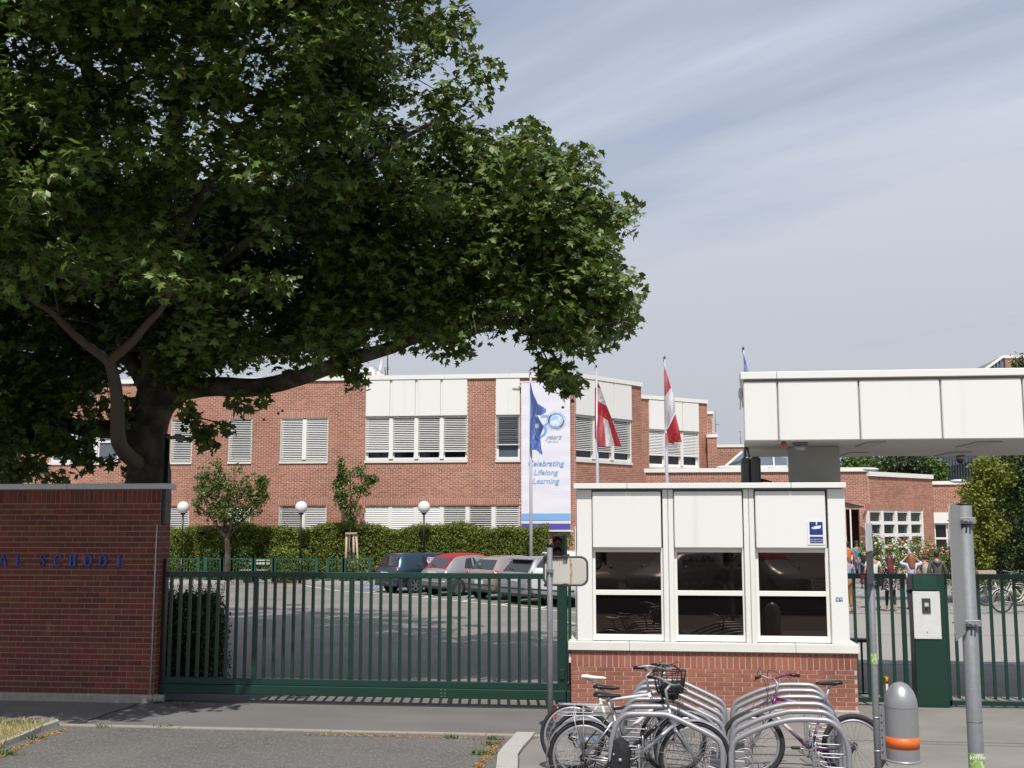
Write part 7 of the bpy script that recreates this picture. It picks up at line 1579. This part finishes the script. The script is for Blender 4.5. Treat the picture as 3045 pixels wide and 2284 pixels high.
    for s in (-1, 1): c = Vector((.44, s*.125, .29))+cr*(-s); b = MB(); b.bbox(c.x-.045, c.x+.045, c.y-.04, c.y+.04, c.z-.012, c.z+.012, .004); b.build('pedal', M_['black'], root)
    b = MB(); b.tube([(.0, -.05, R_+.035), (.44, -.05, .375)], .004, 4); b.tube([(0, -.05, R_-.035), (.03, -.05, R_-.10), (.44, -.05, .205)], .004, 4)
    for r_ in (.022, .03, .038): b.tube([(r_*math.cos(t), -.045-(.038-r_)*.4, R_+r_*math.sin(t)) for t in [2*math.pi*i/16 for i in range(16)]], .004, 4, False, True)
    b.tube([(0, -.055, R_), (.02, -.06, R_-.06), (.05, -.055, R_-.12)], .008, 5); b.build('chain', M_['black'], root)
    if guards:
        for cx, a0, a1 in ((0, 20, 215), (wb, -8 if False else 30, 190)):
            b = MB(); rr_ = R_+.022; rings = []
            for i in range(25): t = rad(a0+(a1-a0)*i/24); rings.append([(cx+(rr_-(.010 if abs(y) > .02 else 0))*math.cos(t), y, R_+(rr_-(.010 if abs(y) > .02 else 0))*math.sin(t)) for y in (-.028, -.015, .015, .028)])
            b.loft(rings, False, False, True); t = rad(a1-20)
            for s in (-1, 1): b.tube([(cx, s*.05, R_), (cx+rr_*math.cos(t), s*.027, R_+rr_*math.sin(t))], .003, 4)
            b.build('mudguard', M_['satin'] if fm != 'cream' else M_['cream'], root)
    if rack_:
        b = MB(); z = 2*R_+.06
        for s in (-1, 1): b.tube(smooth_path([(.22, s*.05, z), (-.05, s*.065, z), (-.22, s*.06, z), (-.26, s*.03, z+.005)], 3), .0055, 6); b.tube([(-.10, s*.06, z), (0, s*.06, R_)], .0045, 6); b.tube([(.0, s*.06, z), (0, s*.06, R_)], .0045, 6)
        for x in (-.24, -.12, 0, .12): b.tube([(x, -.06, z), (x, .06, z)], .004, 5)
        b.tube([(.0, 0, z), (.22, 0, z)], .004, 5); b.build('luggage_rack', M_['satin'], root)
        b = MB(); b.bbox(-.285, -.265, -.04, .04, z-.05, z-.01, .004); b.build('rear_reflector', m_tail, root)
    if stand: b = MB(); b.tube([(.30, .05, .27), (.22, .16, .02)], .008, 6); b.build('kickstand', M_['satin'], root)
    if guards: b = MB(); c = hd0+Vector((.09, 0, .02)); b.sphere(c, .035, 12, 8); b.build('front_lamp', M_['black'], root)
    if basket:
        b = MB(); c = hp(.04, 0, -.10); r0 = .15
        for i in range(18): t = 2*math.pi*i/18; u_ = Vector((math.cos(t), math.sin(t), 0)); b.tube([c+u_*r0*1.15+Vector((0, 0, .12)), c+u_*r0*.85+Vector((0, 0, -.10))], .0035, 4)
        for z in (.12, .08, .03, -.03, -.07, -.10): rr_ = r0*(1.0+.15*(z+.1)/.22); b.tube([c+Vector((rr_*math.cos(t), rr_*math.sin(t), z)) for t in [2*math.pi*i/20 for i in range(20)]], .005 if z > .1 else .003, 4, False, True)
        for y in (-.08, -.03, .03, .08): b.tube([c+Vector((-.12, y, -.10)), c+Vector((.12, y, -.10))], .003, 4)
        b.build('basket', M_['black'], root)
    return root
M_['silver'] = mat('silver_frame', (.42, .43, .45), .3, metal=.7, var=.05); M_['purple'] = mat('purple_frame', (.13, .012, .10), .25, metal=.3, var=.9, vs=3.2, col2=(.62, .50, .56), thr=(.46, .56), coat=.6)
M_['whitep'] = mat('white_saddle', (.68, .67, .64), .4, var=.04); M_['greyb'] = mat('black_grey_frame', (.05, .05, .055), .3, metal=.5, var=.3); M_['cream'] = mat('cream_paint', (.60, .57, .48), .35, var=.05, coat=.5); M_['whiteb'] = mat('white_frame_paint', (.62, .62, .60), .3, var=.05, coat=.5)
def bk(u, v, y): p = at(u, v, y); return (p.x, y, .022)
bicycle('silver trekking bicycle in front, with black saddle, rear rack and chrome mudguards', bk(1736, 2235, 11.28), rad(3), rad(4), 'silver', saddle='black', seat_h=.95, turn=.5, step=False, wb=1.08, bar='flat', bar_h=1.05)
bicycle('black and grey bicycle with basket, between silver and white saddled bicycles', bk(1735, 2216, 11.75), rad(-1), rad(-4), 'greyb', saddle='black', seat_h=.94, basket=True, turn=-.3, wb=1.06, bar='swept', fork='sus', bar_h=1.10)
bicycle('bicycle with white saddle, rearmost and farthest left of the left rack', bk(1701, 2182, 12.25), rad(-2), rad(-5), 'whiteb', saddle='whitep', seat_h=.97, turn=.35, wb=1.07, guards=False, rack_=False, fork='sus', fcol='black', bar_h=1.04, basket=False)
bicycle('purple and white mountain bicycle leaning in the right rack', bk(2541, 2190, 12.12), rad(180-1), rad(3), 'purple', wr=.305, tyre=.027, guards=False, rack_=False, saddle='black', seat_h=.97, turn=-.9, wb=1.03, fcol='silver', stand=True, bar_h=1.0)
bicycle('cream city bicycle with wicker crate parked farther left by the dark tree', (gnd(2934, 1803).x, gnd(2934, 1803).y, .01), rad(6), 0, 'cream', step=True, bar='swept', saddle='black', group=None)
cr_ = gnd(2934, 1803); b = MB(); b.bbox(cr_.x-.25, cr_.x+.30, cr_.y-.16, cr_.y+.16, .86, 1.12, .01); tag(b.build('bicycle_crate', mat('wicker', (.38, .32, .25), .9, var=.4, vs=30)), 'pale wicker crate on the rack of the farther cream bicycle', 'crate')
bicycle('cream city bicycle parked nearer, its wheel overlapping the fence bars', (gnd(2981, 1824).x, gnd(2981, 1824).y, .01), rad(14), 0, 'cream', step=True, bar='swept', saddle='black')
# black bag hung on the handlebars, lock loop and helmet-like bag low on the silver bicycle
p = at(1996, 2048, 11.72); bg = empty('handlebar_bag', tuple(p), 0, 'black bag slung over the handlebars of the crowded bicycles', 'bag')
b = MB(); rings = []
for i, (w, z) in enumerate(((.02, .07), (.09, .06), (.11, .0), (.08, -.07), (.05, -.10), (.02, -.12))): rings.append([p+Vector((w*math.cos(t)*(1+.25*math.sin(3*t+i))+.02*math.sin(i*2), .07*math.sin(t), z*.8+.03*math.sin(2*t+i))) for t in [2*math.pi*k/14 for k in range(14)]])
b.loft(rings, True, True, True); b.build('pouch', mat('black_cloth', (.012, .012, .014), .75, var=.4, vs=20, bump=.5, bs=30), bg, True); b = MB(); b.tube(smooth_path([p+Vector((-.1, 0, .08)), p+Vector((-.05, 0, .22)), p+Vector((.08, 0, .2)), p+Vector((.12, 0, .07))], 4), .007, 5); b.build('strap', M_['black'], bg, True)
p = at(1838, 2250, 11.15); sb2 = empty('pannier', tuple(p), 0, 'limp black pannier hanging low at the left foot of the front hoop', 'bag')
b = MB(); rings = []
for i, (w, z) in enumerate(((.03, .16), (.08, .14), (.10, .04), (.11, -.08), (.08, -.18), (.03, -.20))): rings.append([p+Vector((.02*math.sin(i)+w*math.cos(t)*(1+.15*math.sin(3*t+i)), .06*math.sin(t), z+.01*math.sin(2*t))) for t in [2*math.pi*k/14 for k in range(14)]])
b.loft(rings, True, True, True); b.build('pouch', mat('black_cloth', (.012,)*3, .75), sb2, True); b = MB(); b.sphere(p+Vector((.02, -.06, -.02)), .02, 8, 6); b.sphere(p+Vector((-.04, -.055, .03)), .012, 8, 6); b.build('buckle', M_['satin'], sb2, True)
b = MB(); p = at(1742, 2196, 11.9); b.tube([p+Vector((.10*math.cos(t), .01*math.sin(2*t), .05*math.sin(t)-.03)) for t in [2*math.pi*k/24 for k in range(24)]], .008, 6, False, True); tag(b.build('cable_lock', mat('blue_cable', (.03, .16, .45), .4)), 'blue cable lock looped round the rear bicycle seat stays', 'lock')
# ================= PEOPLE =================
def skin(name, verts, edges, radii, m, parent, sub=1, root=0):
    me = bpy.data.meshes.new(name); me.from_pydata([tuple(v) for v in verts], edges, []); o = bpy.data.objects.new(name, me); COL.objects.link(o)
    md = o.modifiers.new('s', 'SKIN'); md.use_smooth_shade = True
    if sub: sm = o.modifiers.new('u', 'SUBSURF'); sm.levels = sub
    for i, v in enumerate(me.skin_vertices[0].data): r = radii[i]; v.radius = r if isinstance(r, tuple) else (r, r); v.use_root = (i == root)
    dg = bpy.context.evaluated_depsgraph_get(); m2 = bpy.data.meshes.new_from_object(o.evaluated_get(dg)); bpy.data.objects.remove(o); m2.name = name
    for p in m2.polygons: p.use_smooth = True
    m2.materials.clear(); m2.materials.append(m); ob = bpy.data.objects.new(name, m2); link(ob, parent); return ob
m_skin = mat('skin', (.42, .22, .15), .55, var=.06); m_skind = mat('skin_tan', (.30, .15, .09), .55, var=.06)
def person(label, p, h=1.75, face=0, shirt=None, sleeve='short', trousers=None, tl='long', hair=None, hairstyle='short', arms='down', stride=.18, skinm=None, shoes=None, female=False, dress=False, extra=None, hood=False):
    """local frame: walks towards +Y, back towards the viewer"""
    root = empty('person', (p[0], p[1], .012), face, label, 'person'); k = h/1.75; sk = skinm or m_skin; K = lambda x, y, z: Vector((x*k, y*k, z*k))
    sw = .19 if not female else .165; hw = .085; ph = 1.0
    s = stride
    LH, LK, LA = K(-hw, 0, .93), K(-hw-.01, s*.45+.03, .50), K(-hw-.01, s*.9, .09); RH, RK, RA = K(hw, 0, .93), K(hw+.01, -s*.25+.05, .50), K(hw+.01, -s*.95, .13)
    if arms == 'down': LE, LW = K(-sw-.07, -.04, 1.16), K(-sw-.09, .05, .90); RE, RW = K(sw+.07, .03, 1.16), K(sw+.08, .12, .93)
    elif arms == 'bent': LE, LW = K(-sw-.06, -.03, 1.16), K(-sw+.03, .2, 1.12); RE, RW = K(sw+.06, -.02, 1.16), K(sw-.03, .2, 1.14)
    else: LE, LW = K(-sw-.16, .05, 1.44), K(-.12, .12, 1.64); RE, RW = K(sw+.16, .05, 1.44), K(.12, .12, 1.64)
    V = [K(0, 0, .97), K(0, -.01, 1.10), K(0, -.02, 1.28), K(0, -.01, 1.42), K(0, .0, 1.50), K(0, .015, 1.56), K(0, .025, 1.65), K(0, .02, 1.72), K(-sw+.02, 0, 1.41), K(sw-.02, 0, 1.41), LE, LW, RE, RW, LH, LK, LA, RH, RK, RA, LA+K(0, .12, -.06), RA+K(0, .11, -.08)]
    E_ = [(0, 1), (1, 2), (2, 3), (3, 4), (4, 5), (5, 6), (6, 7), (3, 8), (3, 9), (8, 10), (10, 11), (9, 12), (12, 13), (0, 14), (14, 15), (15, 16), (0, 17), (17, 18), (18, 19), (16, 20), (19, 21)]
    R_ = [(.13, .10), (.12, .09), (.14, .10), (.12, .085), .05, (.065, .07), (.075, .09), (.05, .06), .05, .05, .038, .027, .038, .027, .08, .055, .036, .08, .055, .036, .03, .03]
    R_ = [tuple(q*k for q in r) if isinstance(r, tuple) else r*k for r in R_]
    for wi in (11, 13):      # palm, four fingers and a thumb at each wrist
        e = V[10 if wi == 11 else 12]; w = V[wi]; d = (w-e).normalized(); x_ = d.cross(Vector((0, 0, 1))).normalized() if abs(d.z) < .95 else Vector((1, 0, 0)); y_ = d.cross(x_)
        pm = w+d*.055*k; V.append(pm); R_.append((.032*k, .020*k)); pi_ = len(V)-1; E_.append((wi, pi_))
        for f_, ln in zip((-.027, -.009, .009, .027), (.068, .08, .076, .06)):
            a = pm+d*.035*k+y_*f_*k; c = a+d*ln*k*.6+x_*.008*k; e2 = c+d*ln*k*.4+x_*.018*k; n0 = len(V); V += [a, c, e2]; R_ += [.0105*k, .009*k, .008*k]; E_ += [(pi_, n0), (n0, n0+1), (n0+1, n0+2)]
        a = w+d*.03*k-y_*.03*k; c = a+(d*.6-y_*.6)*.045*k; n0 = len(V); V += [a, c]; R_ += [.012*k, .010*k]; E_ += [(wi, n0), (n0, n0+1)]
    skin('body', V, E_, R_, sk, root, 1)
    # face and ears
    b = MB()
    for sg in (-1, 1): b.sphere(K(sg*.082, .02, 1.645), .02*k, 8, 6, (.5, 1, 1.4))
    b.sphere(K(0, .125, 1.635), .014*k, 8, 6, (1, 1.2, 1.6)); b.build('ears_and_nose', sk, root)
    b = MB(); 
    for sg in (-1, 1): b.sphere(K(sg*.032, .112, 1.665), .011*k, 8, 6)
    b.build('eyes', M_['black'], root); b = MB(); b.sphere(K(0, .112, 1.598), .02*k, 8, 6, (1.3, .4, .35)); b.build('mouth', mat('lips', (.30, .10, .09), .5), root)
    # shirt
    c = .014*k
    Vs = [K(0, 0, .93 if not dress else .98), K(0, -.01, 1.10), K(0, -.02, 1.28), K(0, -.01, 1.41), K(0, 0, 1.455), K(-sw+.015, 0, 1.405), K(sw-.015, 0, 1.405)]
    Rs = [(.155, .12), (.14, .11), (.158, .118), (.13, .10), (.065, .06), .064, .064]
    Es = [(0, 1), (1, 2), (2, 3), (3, 4), (3, 5), (3, 6)]
    f = .62 if sleeve == 'short' else 1.0
    Vs += [Vs[5]+(LE-Vs[5])*f, Vs[6]+(RE-Vs[6])*f]; Rs += [.062 if sleeve == 'short' else .056]*2; Es += [(5, 7), (6, 8)]
    if sleeve in ('long', 'three'):
        g = .92 if sleeve == 'long' else .35; Vs += [LE+(LW-LE)*g, RE+(RW-RE)*g]; Rs += [.045, .045]; Es += [(7, 9), (8, 10)]
    Rs = [tuple(q*k for q in r) if isinstance(r, tuple) else r*k for r in Rs]; skin('shirt' if not dress else 'blouse', Vs, Es, Rs, shirt, root, 1)
    if dress:
        b = MB(); rings = []
        for z, w in ((1.08, .15), (.98, .19), (.86, .24), (.74, .28), (.68, .29)): rings.append([K(w*math.cos(t)*(1+.05*math.sin(5*t)), w*.72*math.sin(t), z+.015*math.sin(4*t)) for t in [2*math.pi*i/24 for i in range(24)]])
        b.loft(rings, True, False, True); b.build('tunic', shirt, root)
    # trousers
    Vt = [K(0, 0, .98), LH+K(-.0, 0, -.02), RH+K(0, 0, -.02), LK, RK, LK+(LA-LK)*.86, RK+(RA-RK)*.86]; Et = [(0, 1), (0, 2), (1, 3), (2, 4), (3, 5), (4, 6)]; Rt = [(.145, .115), .105, .105, .078, .078, .062, .062]
    if tl == 'short': Vt = Vt[:5]; Et = Et[:4]; Vt[3] = LH+(LK-LH)*.85; Vt[4] = RH+(RK-RH)*.85; Rt = [(.148, .118), .108, .108, .092, .092]
    if tl == 'slim': Rt = [(.13, .105), .095, .095, .062, .062, .044, .044]
    Rt = [tuple(q*k for q in r) if isinstance(r, tuple) else r*k for r in Rt]; skin('trousers' if tl != 'short' else 'shorts', Vt, Et, Rt, trousers, root, 1)
    for A_, sg in ((LA, -1), (RA, 1)):
        b = MB(); rings = []
        for y, w, z0, z1 in ((-.07, .025, .02, .06), (-.05, .036, 0, .08), (.03, .042, 0, .085), (.11, .046, 0, .06), (.17, .038, 0, .04), (.195, .015, .01, .03)): rings.append([A_+K(w*math.cos(t), y, -.095+(z0+z1)/2+(z1-z0)/2*math.sin(t)) for t in [2*math.pi*i/10 for i in range(10)]])
        b.loft(rings, True, True, True); b.build('shoe', shoes or M_['black'], root)
    # hair
    b = MB()
    if hairstyle == 'short': b.sphere(K(0, .0, 1.675), .098*k, 16, 10, (.92, 1.02, 1.0)); b.sphere(K(0, -.03, 1.63), .075*k, 14, 8, (1, .9, 1.0))
    elif hairstyle == 'thin': b.sphere(K(0, -.012, 1.655), .093*k, 16, 10, (.94, 1.0, .92))
    elif hairstyle == 'bun': b.sphere(K(0, .0, 1.675), .098*k, 16, 10, (.92, 1.02, 1.0)); b.sphere(K(0, -.05, 1.77), .05*k, 12, 8)
    elif hairstyle == 'long':
        rings = []
        for z, w, y in ((1.775, .02, 0), (1.76, .07, 0), (1.69, .105, -.015), (1.60, .11, -.04), (1.48, .115, -.08), (1.38, .105, -.10), (1.30, .07, -.11), (1.26, .02, -.11)): rings.append([K(w*math.cos(t)*(1+.05*math.sin(7*t)), y+w*(.85 if z > 1.55 else .45)*math.sin(t), z) for t in [2*math.pi*i/18 for i in range(18)]])
        b.loft(rings, True, True, True)
    elif hairstyle == 'verylong':
        rings = []
        for z, w, y in ((1.775, .02, 0), (1.76, .07, 0), (1.69, .105, -.02), (1.58, .10, -.06), (1.44, .098, -.115), (1.25, .09, -.14), (1.10, .07, -.14), (1.00, .03, -.14), (.97, .01, -.14)): rings.append([K(w*math.cos(t)*(1+.04*math.sin(7*t)), y+w*(.8 if z > 1.6 else .35)*math.sin(t), z) for t in [2*math.pi*i/18 for i in range(18)]])
        b.loft(rings, True, True, True)
    b.build('hair', hair, root)
    if hood: b = MB(); b.tube([K(-.10, .0, 1.47), K(-.09, -.10, 1.44), K(0, -.14, 1.38), K(.09, -.10, 1.44), K(.10, .0, 1.47)], [.03*k, .05*k, .06*k, .05*k, .03*k], 10); b.build('hood', shirt, root)
    if extra: extra(root, K)
    return root
C = lambda n, c, **kw_: mat(n, c, kw_.pop('rough', .8), **kw_)
hb_, hd_, hg_ = C('hair_brown', (.12, .05, .02), rough=.6), C('hair_black', (.012, .010, .009), rough=.5), C('hair_grey', (.22, .19, .16), rough=.6)
def pp(u, v): p = gnd(u, v); return (p.x, p.y)
hgt = lambda v_feet, v_head: (v_feet-v_head)/(v_feet-1552)*CAM_H
person('man in blue grey shirt and brown trousers walking beside the gatehouse', pp(2521, 1826), hgt(1826, 1643)*.97, rad(3), C('blue_grey_cloth', (.24, .29, .42), var=.12, vs=9), 'short', C('brown_cotton', (.22, .11, .045)), 'long', hg_, 'thin', shoes=C('brown_shoe', (.16, .09, .04)))
def pack(c): 
    def f(root, K):
        b = MB(); b.loft([[K(x*w, -.13-d, z) for x, d in ((-1, 0), (-.9, .12), (.9, .12), (1, 0))] for z, w in ((1.02, .10), (1.06, .125), (1.30, .13), (1.40, .10), (1.43, .05))], True, True, True); o = b.build('backpack', c, root, False, True)
        b = MB(); b.bbox(-.07, .07, K(0, -.29, 0).y, K(0, -.25, 0).y, K(0, 0, 1.08).z, K(0, 0, 1.22).z, .01); b.build('front_pocket', c, o)
        b = MB()
        for s in (-1, 1): b.tube([K(s*.10, -.14, 1.40), K(s*.11, -.05, 1.47), K(s*.11, .09, 1.40), K(s*.12, .10, 1.2)], .015, 6)
        b.build('backpack_strap', c, o)
    return f
person('person in bright orange top walking left of the entrance', pp(2524, 1738), hgt(1738, 1612), rad(-4), C('orange_cloth', (.62, .14, .03), var=.15, vs=9), 'long', C('jeans_dark', (.04, .06, .12)), 'long', hd_, 'short', skinm=m_skind)
person('person in turquoise blue top and jeans beside the orange top', pp(2551, 1736), hgt(1736, 1609), rad(6), C('turquoise_cloth', (.03, .26, .42), var=.15, vs=9), 'short', C('jeans_blue', (.12, .17, .26)), 'long', hd_, 'short', skinm=m_skind)
person('person in black top and jeans partly hidden by the thin sign pole', pp(2574, 1752), hgt(1752, 1622), rad(0), C('black_top', (.015, .015, .018)), 'short', C('jeans_navy', (.03, .04, .08)), 'long', hd_, 'short')
def bag_(root, K):
    b = MB(); b.loft([[K(-.16+w*math.cos(t), -.13+.05*math.sin(t), z) for t in [2*math.pi*i/12 for i in range(12)]] for z, w in ((1.18, .04), (1.15, .08), (1.02, .10), (.90, .09), (.87, .04))], True, True, True); b.build('shoulder_bag', M_['black'], root)
    b = MB(); b.tube([K(-.16, -.12, 1.17), K(-.12, -.12, 1.42), K(-.1, .02, 1.47)], .012, 6); b.build('bag_strap', M_['black'], root)
person('person in white tee shirt and dark shorts behind the sign pole', pp(2601, 1812), hgt(1812, 1640), rad(4), C('white_tee', (.66, .66, .68)), 'short', C('navy_shorts', (.02, .025, .05)), 'short', hd_, 'short', extra=bag_)
m_flor = mat('floral_cloth', (.02, .018, .022), .8, var=.3, vs=26, col2=(.58, .42, .44), thr=(.56, .60), detail=1)
def bag2(root, K):
    b = MB(); b.loft([[K(-.28+w*math.cos(t), .0+.05*math.sin(t), z) for t in [2*math.pi*i/12 for i in range(12)]] for z, w in ((1.10, .05), (1.07, .11), (.95, .13), (.83, .12), (.79, .06))], True, True, True); b.build('handbag', M_['black'], root)
    b = MB(); b.tube([K(-.28, 0, 1.09), K(-.20, 0, 1.30), K(-.17, .0, 1.45)], .01, 6); b.build('bag_strap', M_['black'], root)
person('woman in black floral tunic and leggings with very long dark red hair', pp(2651, 1820), hgt(1820, 1655), rad(2), m_flor, 'three', C('black_leggings', (.012, .012, .013)), 'slim', C('hair_dark_red', (.10, .008, .008), rough=.5), 'verylong', 'bent', female=True, dress=True, extra=bag2, shoes=C('tan_shoe', (.35, .22, .15)))
def cam_(root, K): 
    b = MB(); b.bbox(-.05, .05, .13, .16, K(0, 0, 1.62).z, K(0, 0, 1.70).z, .005); b.build('phone', M_['black'], root)
    b = MB(); b.tube([K(.09, -.10, 1.44), K(.08, -.14, 1.30), K(.05, -.14, 1.05)], .012, 6); b.build('pink_strap', C('pink_strap', (.5, .12, .16)), root)
person('woman in pale lilac blouse raising both hands to her long auburn hair', pp(2716, 1815), hgt(1815, 1648), rad(-2), C('lilac_cloth', (.50, .50, .66), var=.06), 'three', C('jeans_mid', (.06, .08, .14)), 'slim', C('hair_auburn', (.22, .08, .035), rough=.6), 'long', 'up', female=True, extra=cam_)
person('person with beige backpack over a grey top and hair tied up', pp(2756, 1806), hgt(1806, 1650), rad(-3), C('grey_top', (.10, .095, .085)), 'short', C('black_trousers', (.02, .02, .022)), 'slim', hb_, 'bun', female=True, extra=pack(C('beige_canvas', (.38, .33, .25))))
person('man in dark grey hooded jacket right of the beige backpack', pp(2792, 1812), hgt(1812, 1640), rad(-3), C('charcoal_hoodie', (.085, .085, .08), var=.15, vs=9), 'long', C('black_trousers', (.02,)*3), 'slim', hd_, 'short', hood=True)
